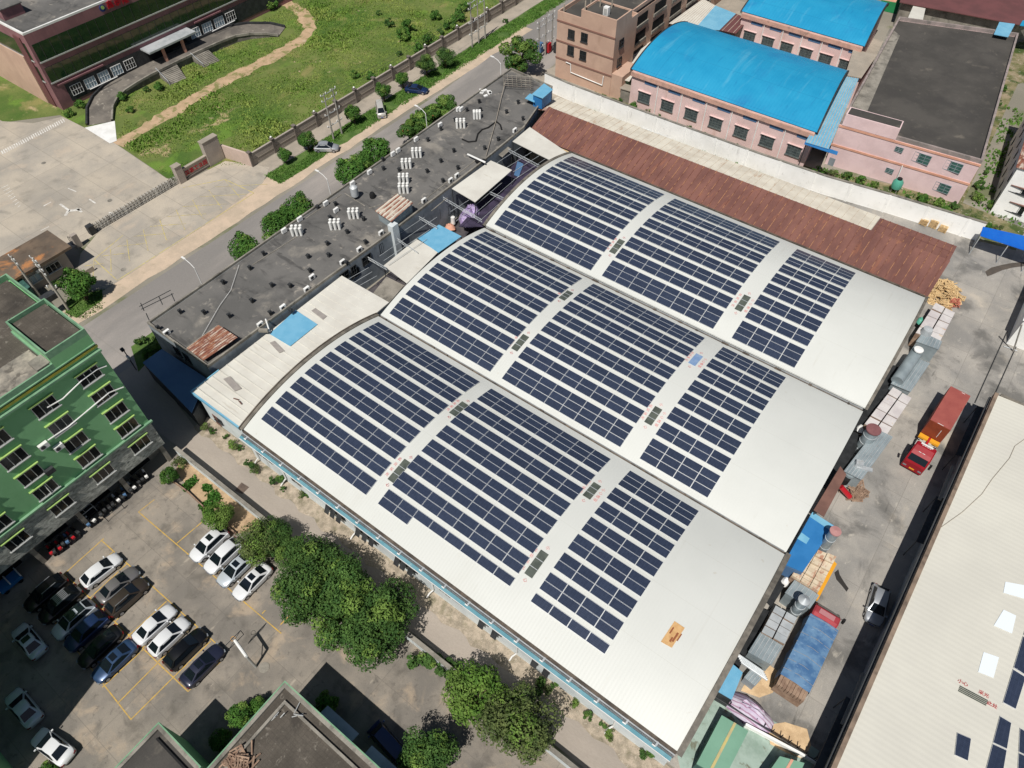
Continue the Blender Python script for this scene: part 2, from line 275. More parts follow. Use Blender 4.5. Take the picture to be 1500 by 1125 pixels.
LOUVG = mat('louvre_glass', S(84, 94, 95), S(62, 70, 72), 1.5, r=.3)
GREYL = mat('grey_louvre', S(104, 112, 110), S(84, 92, 92), 2.0, r=.5)
BROWNS = mat('brown_sheet', S(124, 92, 82), S(108, 80, 72), 0.6, r=0.7)
WOOD = mat('raw_timber', S(216, 188, 142), S(190, 160, 116), 1.6, r=0.85, fine=0.12, stains=[(S(140, 106, 68), 2.0, 0.6, 0.7, 0.5)])
OLDWOOD = mat('grey_timber', S(160, 136, 116), S(132, 108, 92), 1.6, r=0.9, fine=0.15)
WALLP = mat('perimeter_render', S(172, 162, 152), S(158, 149, 140), 0.4, r=0.85, fine=0.04)
WALLD = mat('perimeter_post', S(118, 110, 103), S(104, 98, 92), 0.5, r=0.85)
CPIPE = mat('concrete_pole', S(168, 164, 156), S(146, 142, 134), 0.8, r=0.85)
PORC = mat('porcelain', S(232, 232, 228), r=0.3)
REDM = mat('red_metal', S(178, 34, 44), r=0.3, coat=0.4)
CONT = mat('container_red', S(160, 88, 80), S(150, 80, 74), 0.7, r=0.6, stains=[(S(140, 66, 58), 1.2, 0.58, 0.72, 0.5)], fine=0.03)
CONTE = mat('container_end', S(140, 66, 42), S(126, 58, 38), 0.8, r=0.6)
ORANGE = mat('orange_steel', S(222, 158, 42), r=0.6)
SHEDG = mat('sage_green_roof', S(122, 164, 142), S(114, 156, 134), 0.4, r=0.5)
MESHG = mat('green_netting', S(66, 104, 96), S(48, 82, 76), 1.2, r=0.8)
TANKG = mat('green_plastic', S(86, 160, 140), r=0.4)
STRIPE = mat('striped_woven_sheet', S(186, 172, 196), S(206, 200, 214), 0.9, r=0.8, bump=0.6, bs=1.5, tile=(40.0, S(150, 100, 130), 0.7, 0.0, 0.34, 0.06))
PURPLE = mat('lilac_woven_sheet', S(166, 146, 190), S(140, 118, 168), 0.9, r=0.8, bump=0.6, bs=1.5, tile=(0.4, S(206, 196, 216), 0.6, 0.0, 0.4, 0.05))
BARK = mat('bark', S(104, 88, 72), S(80, 68, 56), 2.0, r=0.95, bump=0.4)
def leaf(name, a, b_, c=None, sc=0.9):
    st = [(c, 1.3, 0.62, 0.7, 0.9)] if c else []
    m = mat(name, a, b_, sc, r=0.75, spec=0.15, lo=0.38, hi=0.62, stains=st, fine=0.34, orand=.12)
    m.node_tree.nodes['Principled BSDF'].inputs['Transmission Weight'].default_value = 0.0
    return m
LEAF1 = leaf('leaf_mid', S(80, 110, 54), S(54, 84, 40))
LEAF2 = leaf('leaf_bright', S(100, 132, 56), S(74, 108, 44))
LEAF3 = leaf('leaf_olive', S(96, 108, 62), S(72, 88, 50))
LEAF4 = leaf('leaf_deep', S(78, 116, 48), S(56, 92, 38))
LEAFR = leaf('leaf_red_bloom', S(72, 104, 46), S(56, 88, 38), S(156, 72, 50))
LEAFL = leaf('leaf_light', S(112, 138, 66), S(86, 114, 50))
GRASSB = leaf('grass_blades', S(138, 154, 78), S(102, 134, 56), S(160, 156, 104), 0.12)
GRASSV = leaf('verge_blades', S(98, 134, 60), S(78, 116, 48), None, 0.4)
CROPS = leaf('vegetable_leaves', S(70, 118, 48), S(96, 140, 66), None, 2.0)
# ---------------------------------------------------------------- ground and paving (each sheet a little above the one below)
def sheet(name, pts, z, m, sub=0):
    mb = MB(); poly = [Vector((p[0], p[1], z)) for p in pts]
    a = sum(poly[i].x * poly[(i + 1) % len(poly)].y - poly[(i + 1) % len(poly)].x * poly[i].y for i in range(len(poly)))
    mb.quad(poly if a > 0 else poly[::-1]); return structure(name, mb, m)
sheet('ground', [(-900, -500), (700, -500), (700, 1100), (-900, 1100)], 0.0, BASE)
sheet('road', [(-37.6, -90), (-25.0, -90), (-25.0, 92), (-27.5, 135), (-30, 330), (-42, 330), (-40.5, 118), (-37.6, 80)], 0.012, ROAD)
def wavy(x0, y0, x1, y1, n, a, seed):
    q = random.Random(seed); return [(x0 + (x1 - x0) * i / n + q.uniform(-a, a), y0 + (y1 - y0) * i / n) for i in range(n + 1)]
sheet('verge_dirt', wavy(-38.4, -60, -38.4, 112, 60, 0.25, 3) + wavy(-43.6, 112, -43.0, -60, 60, 0.8, 4), 0.020, DIRT)
sheet('verge_lawn', wavy(-40.6, 40, -40.9, 140, 50, 0.5, 5) + wavy(-44.8, 140, -44.4, 40, 20, 0.15, 6), 0.030, VERGE)
sheet('entrance_lawn', [tuple(G(*p)[:2]) for p in ((98, 440), (118, 432), (150, 424), (150, 440), (112, 466), (96, 458))], 0.030, VERGE)
sheet('pavement', [(-48.1, 38), (-44.6, 38), (-44.9, 140), (-48.4, 140)], 0.024, PAVE)
sheet('entrance_apron', [tuple(G(*p)[:2]) for p in ((118, 372), (142, 343), (265, 270), (330, 236), (395, 245), (385, 268), (300, 330), (174, 412), (128, 440), (112, 408))], 0.028, CONC)
sheet('factory_forecourt', [(-54.2, -60), (-54.4, 30.0), (-58, 29.2), (-75, 30.2), (-91.0, 29.6), (-93.5, 25.0), (-99, 21.8), (-130, 19), (-130, -60)], 0.028, CONC)
sheet('field', [(-48.6, 37), (-55, 35), (-57.7, 29.3), (-75, 30.3), (-92, 29.6), (-99, 21), (-140, 19), (-230, 60), (-230, 420), (-50, 420), (-50, 140)], 0.016, FIELD)
def ribbon(px, wd):
    Q = [G(*p) for p in px]; P = []; L_, R_ = [], []
    for a, b_ in zip(Q, Q[1:]):
        n_ = max(2, int((b_ - a).length / 1.2)); P += [a.lerp(b_, t / n_) for t in range(n_)]
    for i, p in enumerate(P):
        d = (P[min(i + 1, len(P) - 1)] - P[max(i - 1, 0)]).normalized(); n = Vector((-d.y, d.x, 0)); k = wd * (0.7 + 0.55 * rng.random()); p = p + n * rng.uniform(-.25, .25)
        L_.append(tuple((p + n * k / 2)[:2])); R_.append(tuple((p - n * k / 2)[:2]))
    return L_ + R_[::-1]
sheet('field_track', ribbon(((172, 212), (205, 192), (250, 165), (300, 135), (350, 108), (400, 84), (440, 60), (455, 42), (445, 20), (420, 5), (395, -10)), 3.3), 0.024, mat('track_dirt', S(192, 164, 134), S(168, 146, 114), .5, bump=.3, stains=[(S(118, 122, 70), .45, .5, .62, .85), (S(204, 186, 162), .5, .58, .7, .6)], fine=.12))
sheet('lane', [(-25.5, -4.9), (-8, -4.9), (120, -4.4), (120, -0.9), (57, -1.6), (-10, -1.7), (-25.5, 1.5)], 0.034, LANE)
sheet('soil_strip', wavy(-10, -1.9, -10, -1.9, 1, 0, 1)[:1] + [(x, -1.75 + 0.25 * math.sin(x * 1.7) - 0.3 * rng.random()) for x in range(-9, 60)] + [(59, 0.2), (-10, 0.4)], 0.044, RUB)
sheet('parking_lot', [(-8.4, -90), (95, -90), (95, -5.6), (-8.4, -5.6)], 0.010, LOT)
sheet('garden_bed', [tuple(G(*p)[:2]) for p in ((257, 690), (268, 662), (395, 762), (372, 778), (345, 782), (300, 745))], 0.030, SOIL)
sheet('work_yard', [(57.6, 0.4), (80, 0.4), (80, 88), (90, 100), (90, 108), (61, 108), (60.5, 95), (47, 94.4), (24, 91), (-14, 91.3), (-14, 84), (57.6, 78)], 0.012, YARD)
sheet('sawdust_patch', [tuple(G(*p)[:2]) for p in ((1124, 1062), (1150, 1058), (1182, 1068), (1188, 1092), (1176, 1112), (1150, 1102), (1128, 1090))], 0.040, SAWD)
sheet('sawdust_trail', [tuple(G(*p)[:2]) for p in ((1128, 975), (1142, 985), (1132, 1015), (1112, 1022), (1085, 1012), (1092, 1000))], 0.036, SAWD)
sheet('waste_ground', [(-14, 91.6), (24, 91.3), (47, 94.8), (60.5, 95.4), (66, 96.5), (66, 103), (56, 104), (54, 150), (70, 175), (44, 175), (52, 104), (33, 99), (-14, 99)], 0.020, WEED)
sheet('factory_lane', [(-12, 98), (33.5, 98.6), (29, 152), (-12, 152)], 0.026, PAVE)
sheet('rear_yard', [(-30, 88), (-13, 92), (-12, 160), (-26, 160), (-27.5, 120), (-25, 101)], 0.022, PAVE)
# painted markings
def line(mb, p, q, wd, z):
    d = Vector(q) - Vector(p); d.z = 0; n = Vector((-d.y, d.x, 0)).normalized() * wd / 2; p = Vector((p[0], p[1], z)); q = Vector((q[0], q[1], z))
    mb.quad([p - n, q - n, q + n, p + n])
mb = MB()
LY = [((148, 791), (318, 944)), ((94.5, 840.6), (275.6, 1013)), ((66, 893), (192, 1054)), ((94.5, 840.6), (152, 789)), ((203, 750), (412, 928)), ((203, 750), (226, 732)), ((259, 796), (297, 764)), ((318, 848), (338, 830)), ((384, 899), (389, 894)), ((411, 915), (428, 898)),
      ((114, 858), (166, 808)), ((132, 876), (186, 826)), ((150, 893), (204, 843)), ((168, 911.5), (221, 859)), ((188, 932), (244, 881)), ((208, 950), (265, 900)), ((230, 971), (290, 918)), ((254.4, 992), (309, 939)), ((275.6, 1013), (327, 966)),
      ((210.7, 951), (150, 1007)), ((231.5, 971), (172, 1031)), ((254.4, 992), (192, 1054)), ((190, 931), (136, 986)), ((150, 893), (104, 938)), ((170, 912), (122, 961)), ((132, 876), (86, 917))]
for i, (a, b_) in enumerate(LY): line(mb, a if isinstance(a, Vector) else G(*a), b_ if isinstance(b_, Vector) else G(*b_), 0.11, 0.020 + 0.0008 * i)
structure('parking_lines', mb, YELLOW)
mb = MB(); k = 0
for a, b_ in (((268, 275), (330, 263)), ((330, 263), (372, 283)), ((372, 283), (172, 411)), ((172, 411), (138, 380)), ((138, 380), (180, 345))): line(mb, G(*a), G(*b_), 0.16, 0.034); 
for i in range(9):
    a = Vector((330 - i * 24, 264 + i * 14.5)); line(mb, G(a.x, a.y), G(a.x + 22 - 3 * i, a.y + 26 + i), 0.12, 0.036 + 0.001 * i); line(mb, G(a.x - 14, a.y + 10), G(a.x + 62 - 6 * i, a.y + 6), 0.12, 0.046 + 0.001 * i)
structure('apron_hatching', mb, PALEY)
mb = MB()
for (a, b_, wd) in (((88, 299), (102, 309), 0.35), ((101, 309), (119, 307), 0.55), ((100, 309), (96, 316), 0.5), ((112, 305), (120, 311), 0.35), ((131, 292), (140, 298), 0.25), ((160, 311), (168, 316), 0.25), ((100, 276), (112, 281), 0.2), ((75, 296), (64, 302), 0.2), ((60, 338), (72, 332), 0.15)): line(mb, G(*a), G(*b_), wd, 0.036)
for i in range(30): line(mb, G(2 + i * 3.1, 221 - i * 1.62), G(5 + i * 3.1, 226 - i * 1.62), 0.22, 0.037)
for i in range(8): line(mb, G(2 + i * 3.4, 276 + i * 4), G(12 + i * 2.6, 271 + i * 4.2), 0.15, 0.038)
structure('forecourt_markings', mb, WLINE)
mb = MB(); mb.slab([(p.x, p.y, 0.06) for p in PL(((344, 719), (354, 707), (365, 714), (355, 724)))], 0.02); single('steel_road_plate', mb, STEELP, 'rusty square steel plate lying on the pale lane beside the garden wall', 'steel plate', G(354, 716))
for i, (px, py, rr, lab) in enumerate(((181, 395, 0.42, 'round manhole cover near the apron edge in front of the guardhouse'), (64, 239, 0.4, 'small round manhole cover in the forecourt below the dashed white line'), (161, 294, 0.4, 'round manhole cover beside the sliding gate'), (387, 978, 0.55, 'round manhole cover on the parking lot beside the basketball hoop'))):
    mb = MB(); p = G(px, py); mb.lathe([(0.001, 0.05), (rr, 0.05), (rr, 0.0)], 20, p); single('manhole_cover', mb, OLDC, lab, 'manhole cover', p, 'manhole covers')
# ---------------------------------------------------------------- the arched factory hall with the solar panels
EZ = 5.7; AY = [0.0, 23.43, 46.41, 70.01]; AZ = [5.70, 5.62, 5.86]; RISE = [2.20, 1.96, 2.28]; XL, XR = 0.0, 57.7
def arch(i):
    w_ = AY[i + 1] - AY[i]; r_ = RISE[i]; RR = (w_ * w_ / 4 + r_ * r_) / (2 * r_); th = math.asin(w_ / 2 / RR); return w_, r_, RR, th
def arcpt(i, s, lift=0.0):
    """s metres down along the arch from its far eave; gives y, z and the tilt of the surface"""
    w_, r_, RR, th = arch(i); a = th - s / RR
    return AY[i] + w_ / 2 + (RR + lift) * math.sin(a), AZ[i] + (RR + lift) * math.cos(a) - (RR - r_), -a
hall = thing('solar_factory', 'large factory hall with three white arched roofs covered in solar panel blocks', 'factory', (XL, 0, 0))
mb = MB(); mb.bb(XL + 0.1, XR - 0.15, -0.06, 0.15, 0, 5.25); mb.bb(XL + 0.1, XL + 0.4, 0.15, 69.9, 0, 5.3); mb.bb(XR - 0.45, XR - 0.15, 0.15, 69.9, 0, 5.3); mb.bb(XL + 0.4, XR - 0.45, 69.6, 69.9, 0, 5.3)
mb.build('wall', CWALL, hall)
for i in range(3):
    w_, r_, RR, th = arch(i); n = 28; T_ = []; mb = MB(); g = 0.22
    for k in range(n + 1):
        s = g + (2 * th * RR - 2 * g) * k / n; y, z, t_ = arcpt(i, s); T_.append((y, z))
    tops = [(XL, y, z) for y, z in T_] + [(XR, y, z) for y, z in T_]; bots = [(x, y, z - 0.14) for (x, y, z) in tops]; m_ = n + 1
    mb.add(tops, [(k, k + 1, m_ + k + 1, m_ + k) for k in range(n)], 0, True); mb.add(bots, [(k + 1, k, m_ + k, m_ + k + 1) for k in range(n)])
    q = len(mb.v); mb.add([(XL, y, z) for y, z in T_] + [(XL, y, 4.6) for y, z in T_], [(k + 1, k, m_ + k, m_ + k + 1) for k in range(n)]); mb.add([(XR, y, z) for y, z in T_] + [(XR, y, 4.6) for y, z in T_], [(k, k + 1, m_ + k + 1, m_ + k) for k in range(n)])
    mb.build('roof', WROOF, hall)
    # end trims that follow the arch
    for (x0, x1, lift, mt, on) in ((XL - 0.45, XL - 0.02, 0.12, TRIM, i in (0, 2)), (XL - 0.62, XL - 0.47, 0.2, TRIMD, i == 0), (XR + 0.02, XR + (0.55 if i == 0 else 0.34), 0.22, TRIM, i in (0, 2))):
        if not on: continue
        mb = MB(); A = []
        for k in range(n + 1):
            y, z, t_ = arcpt(i, (2 * th * RR) * k / n, lift); A.append((y, z))
        for k in range(n):
            (y0, z0), (y1, z1) = A[k], A[k + 1]
            mb.add([(x0, y0, z0), (x1, y0, z0), (x1, y1, z1), (x0, y1, z1)], [(0, 1, 2, 3)]); mb.add([(x1, y0, z0 - 0.45), (x1, y1, z1 - 0.45), (x1, y1, z1), (x1, y0, z0)], [(0, 1, 2, 3)]); mb.add([(x0, y0, z0 - 0.45), (x0, y0, z0), (x0, y1, z1), (x0, y1, z1 - 0.45)], [(0, 1, 2, 3)])
        mb.build('verge_trim', mt, hall)
for i in (1, 2):                                     # valley gutters with clips
    mb = MB(); y = AY[i]; z = min(AZ[i - 1], AZ[i]); mb.bb(XL - 0.1, XR - 0.1, y - 0.24, y + 0.24, z - 0.45, z - 0.16); mb.bb(XL, XR - 0.2, y - 0.26, y - 0.19, z - 0.2, z + 0.06, 1); mb.bb(XL, XR - 0.2, y + 0.19, y + 0.26, z - 0.2, z + 0.03, 1)
    q = random.Random(i)
    x = 1.0
    while x < XR - 1: mb.bb(x, x + q.uniform(0.1, 0.9), y - 0.3, y + 0.12 * q.random(), z - 0.1, z + 0.10, 0); x += q.uniform(2.5, 5)
    mb.build('valley_gutter', [TRIMD, GALV], hall)
mb = MB(); mb.bb(XL, XR - 0.1, 69.98, 70.22, 5.55, 5.98); mb.build('rear_gutter', TRIMD, hall)
mb = MB(); mb.bb(XL + 0.1, XR, -0.10, 0.20, 5.52, 5.68, 0); mb.bb(XL + 0.1, XR, -0.22, -0.12, 5.44, 5.60, 1)
for k in range(5): mb.bb(XL + 0.1, XR, -0.265 - 0.042 * k, -0.245 - 0.042 * k, 5.38, 5.46, 1 if k % 2 else 2)
x = 1.0
while x < XR: mb.bb(x, x + 0.18, -0.5, 0.02, 5.47, 5.62, 1); mb.bb(x - 0.25, x + 0.1, -0.58, -0.47, 5.36, 5.42, 3); x += 3.05
mb.build('eave_gutter', [TRIMD, GALV, DGREY, WHITE], hall)
mb = MB(); mb.slab([(XL + 0.05, -0.76, 5.20), (XR - 0.1, -0.76, 5.20), (XR - 0.1, -0.2, 5.34), (XL + 0.05, -0.2, 5.34)], 0.14, 0); mb.bb(XL + 0.05, XR - 0.1, -0.81, -0.76, 5.08, 5.22, 1); mb.build('eave_ledge', [TEAL, WHITE], hall)
for (px, py, dx) in ((361, 637, 0), (410, 683, 0), (515, 761, 0), (631, 848, 0), (757, 944, 0), (903, 1052, 0)):
    p = GY(px, py, -0.2); mb = MB(); mb.path([(p.x, -0.2, 5.1), (p.x, -0.2, 1.1), (p.x - 0.3, -0.6, 0.5), (p.x - 0.35, -1.0, 0.15)], 0.09, 8); mb.build('downpipe', WHITE, hall)
def hall_window(px, py, open_, wd=1.0, ht=1.2):
    p = GY(px, py, -0.08); z = min(max(p.z, 1.8), 3.6); mb = MB(); mb.bb(p.x - wd / 2, p.x + wd / 2, -0.12, -0.07, z - ht / 2, z + ht / 2); w1 = mb.build('window', DARK if open_ else ALU, hall)
    mb = MB()
    if open_: mb.slab([(p.x - wd / 2, -0.75, z - ht * 0.4), (p.x + wd / 2 - .3, -0.75, z - ht * 0.4), (p.x + wd / 2 - .3, -0.15, z + ht / 2), (p.x - wd / 2, -0.15, z + ht / 2)], 0.05)
    else:
        mb.bb(p.x - wd / 2 + 0.08, p.x - 0.04, -0.145, -0.125, z - ht / 2 + 0.08, z + ht / 2 - 0.08); mb.bb(p.x + 0.04, p.x + wd / 2 - 0.08, -0.145, -0.125, z - ht / 2 + 0.08, z + ht / 2 - 0.08)
    mb.build('sash', DGREY if open_ else GLASSD, w1)
for (px, py) in ((484, 744), (492, 750), (501, 757), (529, 777), (539, 784), (549, 791), (586, 820), (595, 826), (606, 834), (710, 911), (729, 926), (788, 968), (805, 981)): hall_window(px, py, True)
for (px, py) in ((380, 664), (388, 670), (396, 676), (430, 703), (438, 709), (647, 864), (656, 871), (666, 878), (674, 884), (849, 1014), (858, 1021), (868, 1028), (878, 1036), (925, 1070), (936, 1078), (946, 1086)): hall_window(px, py, False, 0.8, 0.8)
mb = MB()
for (px, py, a) in ((1222, 568, .5), (1160, 598, .3), (1012, 963, .25), (1035, 1015, .2), (1015, 1038, .2)): pass

# ---- solar panels: each strip is one thing on its rails, each panel a part
PW, PH = 2.15, 0.9894; GAP = 0.4944; ROWS = [3, 2, 2, 2, 2, 2, 2, 3]
XB = [[1.11, 20.02, 39.69], [0.99, 19.96, 39.65], [1.15, 20.10, 39.87]]; ST = [1.39, 1.21, 2.06]
mb = MB(); hw, hh = 1.052, 0.479; mb.box((0, 0, 0), (hw * 2, hh * 2, 0.04), 0, 1)
mb.quad([(-hw + .022, -hh + .022, .023), (hw - .022, -hh + .022, .023), (hw - .022, hh - .022, .023), (-hw + .022, hh - .022, .023)], 0)
_p = mb.build('panel', [PANEL, PFRAME]); PANEL_ME = _p.data; bpy.data.objects.remove(_p)
ARCHN = ['nearest arched roof', 'middle arched roof', 'farthest arched roof']; BLKN = ['left', 'middle', 'right']
for i in range(3):
    for j in range(3):
        nc = 4 if j == 2 else 8; s = ST[i]; rows = list(ROWS)
        if i == 0: rows[-1] = 2
        for si, nr in enumerate(rows):
            cells = [(c, r_) for r_ in range(nr) for c in range(nc)]
            if i == 0 and si == len(rows) - 1:
                if j == 1: cells = [(c, r_) for (c, r_) in cells if r_ == 0 or c < 2]
                if j == 2: cells = [(c, r_) for (c, r_) in cells if r_ == 0]
            sm = s + nr * PH / 2; y, z, t_ = arcpt(i, sm, 0.11); xc = XB[i][j] + nc * PW / 2
            pos = 'topmost strip' if si == 0 else ('bottom strip' if si == len(rows) - 1 else ORD[si] + ' strip from the top')
            root = thing('solar_panel_strip', f'{pos} of solar panels, {BLKN[j]} block, {ARCHN[i]}', 'solar panels', (xc, y, z), f'solar panel strips on the {ARCHN[i]}')
            for (c, r_) in cells:
                yy, zz, tt = arcpt(i, s + (r_ + 0.5) * PH, 0.11)
                ob = bpy.data.objects.new('panel', PANEL_ME); COL.objects.link(ob); ob.parent = root
                ob.location = (XB[i][j] + (c + 0.5) * PW - xc, yy - y, zz - z); ob.rotation_euler = (tt, 0, 0)
            s += nr * PH + GAP
# ---- roof skylights with brush lettering
def on_arch(i, px, py):
    z = 7.0
    for _ in range(12):
        p = G(px, py, z); w_, r_, RR, th = arch(i); yc = AY[i] + w_ / 2; z = AZ[i] + math.sqrt(max(RR * RR - (p.y - yc) ** 2, 0)) - (RR - r_)
    a = math.asin((p.y - yc) / RR); return p, Vector((0, math.cos(a), -math.sin(a))), Vector((0, math.sin(a), math.cos(a)))
SK = [(0, 585, 690, 2.9, 'dark skylight with red lettering in the left aisle low on the nearest arched roof'), (0, 672, 599, 2.4, 'dark skylight in the left aisle near the top of the nearest arched roof'), (0, 786, 826, 2.9, 'dark skylight in the right aisle low on the nearest arched roof'), (0, 867, 719, 2.3, 'dark skylight ringed with red letters, right aisle, top of the nearest arched roof'),
      (1, 762, 502, 2.6, 'dark skylight in the left aisle halfway down the middle arched roof'), (1, 829, 433, 2.2, 'small dark skylight in the left aisle near the top of the middle arched roof'), (1, 957, 609, 2.5, 'dark skylight ringed with red letters, right aisle, low on the middle arched roof'), (1, 1019, 527, 2.3, 'only pale blue skylight, in the right aisle of the middle arched roof'),
      (2, 904, 361, 2.7, 'dark skylight in the left aisle of the farthest arched roof'), (2, 1088, 444, 2.7, 'dark skylight in the right aisle of the farthest arched roof')]
for k, (i, px, py, ln, lab) in enumerate(SK):
    p, up, n = on_arch(i, px, py); xx = Vector((1, 0, 0)); r0 = thing('skylight', lab, 'skylight', p, 'skylights between the panel blocks'); wd = 0.95
    mb = MB(); q0 = [p + n * 0.05 + xx * a * wd / 2 + up * b_ * ln / 2 for a, b_ in ((-1, -1), (1, -1), (1, 1), (-1, 1))]; mb.slab(q0, 0.08); mb.build('sheet', BLUESKYL if 'blue' in lab else SKYL, r0)
    if 'blue' not in lab:
        mb = MB()
        for f_ in (-ln / 6, ln / 6): c = p + n * 0.07 + up * f_; mb.slab([c - xx * wd / 2 - up * .03, c + xx * wd / 2 - up * .03, c + xx * wd / 2 + up * .03, c - xx * wd / 2 + up * .03], 0.03)
        mb.build('cross_bar', GALV, r0)
    def let(tx, off, ux, uy): text_mb(tx, 0.44, p + n * 0.02 + off, ux, uy, 0.008).build('lettering', REDPAINT, r0)
    let('小', up * (ln / 2 + 0.5), xx, up); let('心', -up * (ln / 2 + 0.55), xx, up)
    for a, ch in enumerate('此处采光'): let(ch, -xx * (wd / 2 + 0.42) + up * (ln * (0.38 - 0.25 * a)), xx, up)
    if k in (3, 6, 7, 9):
        for a, ch in enumerate('小心透明'): let(ch, xx * (wd / 2 + 0.45) + up * (ln * (0.38 - 0.25 * a)), xx, up)
p, up, n = on_arch(0, 985, 929); r0 = thing('cardboard_sheet', 'torn tan cardboard sheet with red print lying on the bare white roof', 'cardboard', p)
c4 = [on_arch(0, *q)[0] + n * 0.06 for q in ((968, 940), (988, 910), (1003, 920), (984, 949))]; mb = MB(); mb.slab(c4, 0.04); mb.build('sheet', CARD, r0)
mb = MB(); d1 = (c4[1] - c4[0]).normalized(); d2 = (c4[2] - c4[1]).normalized(); cc = sum(c4, Vector()) / 4
for (a, b_, l_, w1) in ((-.1, .3, 1.0, .09), (.25, -.3, .7, .07), (.1, .6, .8, .06), (-.5, .1, .5, .08)): q = cc + d1 * a + d2 * b_ + n * 0.02; mb.slab([q - d1 * l_ / 2 - d2 * w1, q + d1 * l_ / 2 - d2 * w1, q + d1 * l_ / 2 + d2 * w1, q - d1 * l_ / 2 + d2 * w1], 0.012)
mb.build('print', mat('brown_print', S(140, 84, 56)), r0)
# ---------------------------------------------------------------- shared window maker (facing: outward normal along an axis)
def facade_axes(face): return {'+x': (Vector((0, 1, 0)), Vector((1, 0, 0))), '-x': (Vector((0, -1, 0)), Vector((-1, 0, 0))), '-y': (Vector((1, 0, 0)), Vector((0, -1, 0))), '+y': (Vector((-1, 0, 0)), Vector((0, 1, 0)))}[face]
def obox(mb, c, ux, un_, a0, a1, z0, z1, d0, d1, mi=0):
    pts = []
    for z in (z0, z1):
        for (a, d) in ((a0, d0), (a1, d0), (a1, d1), (a0, d1)): q = Vector(c) + ux * a + un_ * d; pts.append((q.x, q.y, c[2] + z))
    mb.add(pts, [(3, 2, 1, 0), (4, 5, 6, 7), (0, 1, 5, 4), (1, 2, 6, 5), (2, 3, 7, 6), (3, 0, 4, 7)], mi)
def window(par, p, face, wd, ht, cols=3, rows=1, fm=None, gm=None, hood=None, sill=True, depth=0.10, openp=(), hood_m=None):
    """p = middle of the window on the wall plane"""
    ux, un_ = facade_axes(face); fm = fm or ALU; gm = gm or GLASSD; mb = MB(); b = 0.07
    obox(mb, p, ux, un_, -wd / 2, wd / 2, -ht / 2, -ht / 2 + b, -0.05, depth); obox(mb, p, ux, un_, -wd / 2, wd / 2, ht / 2 - b, ht / 2, -0.05, depth)
    for k in range(cols + 1): a = -wd / 2 + k * (wd - b) / cols; obox(mb, p, ux, un_, a, a + b, -ht / 2 + b, ht / 2 - b, -0.05, depth)
    for k in range(1, rows): z = -ht / 2 + ht * k / rows; obox(mb, p, ux, un_, -wd / 2 + b, wd / 2 - b, z - .02, z + .02, -0.05, depth - .02)
    if sill: obox(mb, p, ux, un_, -wd / 2 - .1, wd / 2 + .1, -ht / 2 - .1, -ht / 2, -0.05, depth + .1)
    f_ = mb.build('window', fm, par); mb = MB(); obox(mb, p, ux, un_, -wd / 2 + b, wd / 2 - b, -ht / 2 + b, ht / 2 - b, -0.05, 0.035); mb.build('pane', gm, f_)
    if openp:
        for k in openp: mb = MB(); a0 = -wd / 2 + b + k * (wd - b) / cols; obox(mb, p, ux, un_, a0, a0 + (wd - b) / cols - b, -ht / 2 + b, ht / 2 - b, 0.036, 0.05); mb.build('open_sash', DARK, f_)
    if hood: mb = MB(); obox(mb, p, ux, un_, -wd / 2 - .15, wd / 2 + .15, ht / 2 + .14, ht / 2 + .23, -0.05, hood); mb.build('hood', hood_m or fm, f_)
    return f_
def parapet(mb, poly, z0, z1, t, mi=0):
    n = len(poly); a = sum(poly[i][0] * poly[(i + 1) % n][1] - poly[(i + 1) % n][0] * poly[i][1] for i in range(n))
    if a < 0: poly = poly[::-1]
    P = [Vector((p[0], p[1], 0)) for p in poly]; I = []
    for i in range(n):
        d0 = (P[i] - P[i - 1]).normalized(); d1 = (P[(i + 1) % n] - P[i]).normalized(); n0 = Vector((-d0.y, d0.x, 0)); n1 = Vector((-d1.y, d1.x, 0)); m_ = (n0 + n1).normalized(); I.append(P[i] + m_ * t / max(0.3, m_.dot(n0)))
    for i in range(n):
        j = (i + 1) % n; A, B, c, d = P[i], P[j], I[j], I[i]
        vs_ = [(q.x, q.y, z) for z in (z0, z1) for q in (A, B, c, d)]; mb.add(vs_, [(4, 5, 6, 7), (0, 1, 5, 4), (2, 3, 7, 6)], mi)

# ---------------------------------------------------------------- the long grey flat-roofed building along the road
GZ = 6.5
gb = thing('grey_factory_block', 'long low building with a stained grey flat roof beside the road', 'building', (-16.5, 3.7, 0))
PA = [(-23.3, 3.7), (-10.6, 3.6), (-10.2, 24.0), (-9.8, 36.2), (-9.9, 58.0), (-10.4, 70.5), (-14.2, 84.6), (-24.4, 85.5), (-23.8, 56), (-23.5, 30)]
mb = MB(); mb.prism(PA, 0, GZ - 0.25); mb.build('wall', GREYW, gb)
inner = [(-23.0, 4.0), (-10.9, 3.9), (-10.5, 24), (-10.1, 36.2), (-10.2, 58.0), (-10.7, 70.3), (-14.4, 84.3), (-24.1, 85.2), (-23.5, 56), (-23.2, 30)]
mb = MB(); mb.quad([(p[0], p[1], GZ - 0.235) for p in inner]); mb.build('roof', FLATR, gb)
mb = MB(); parapet(mb, PA, GZ - 0.26, GZ + 0.12, 0.25); mb.build('parapet', OLDC, gb)
for (px, py, wd, ht) in ((500, 386, 1.6, 1.5), (512, 370, 1.0, 1.4), (533, 362, 1.8, 1.6), (556, 352, .8, 1.8), (638, 318, 2.2, 1.8), (660, 306, 1.4, 1.8), (520, 400, 1.6, 1.4)):
    p = GX(px, py, -9.95 if py < 380 else -10.05); p.z = min(max(p.z, 1.6), 5.0); window(gb, (p.x, p.y, p.z), '+x', wd, ht, 2, 2, DGREY, GLASSD, sill=False)
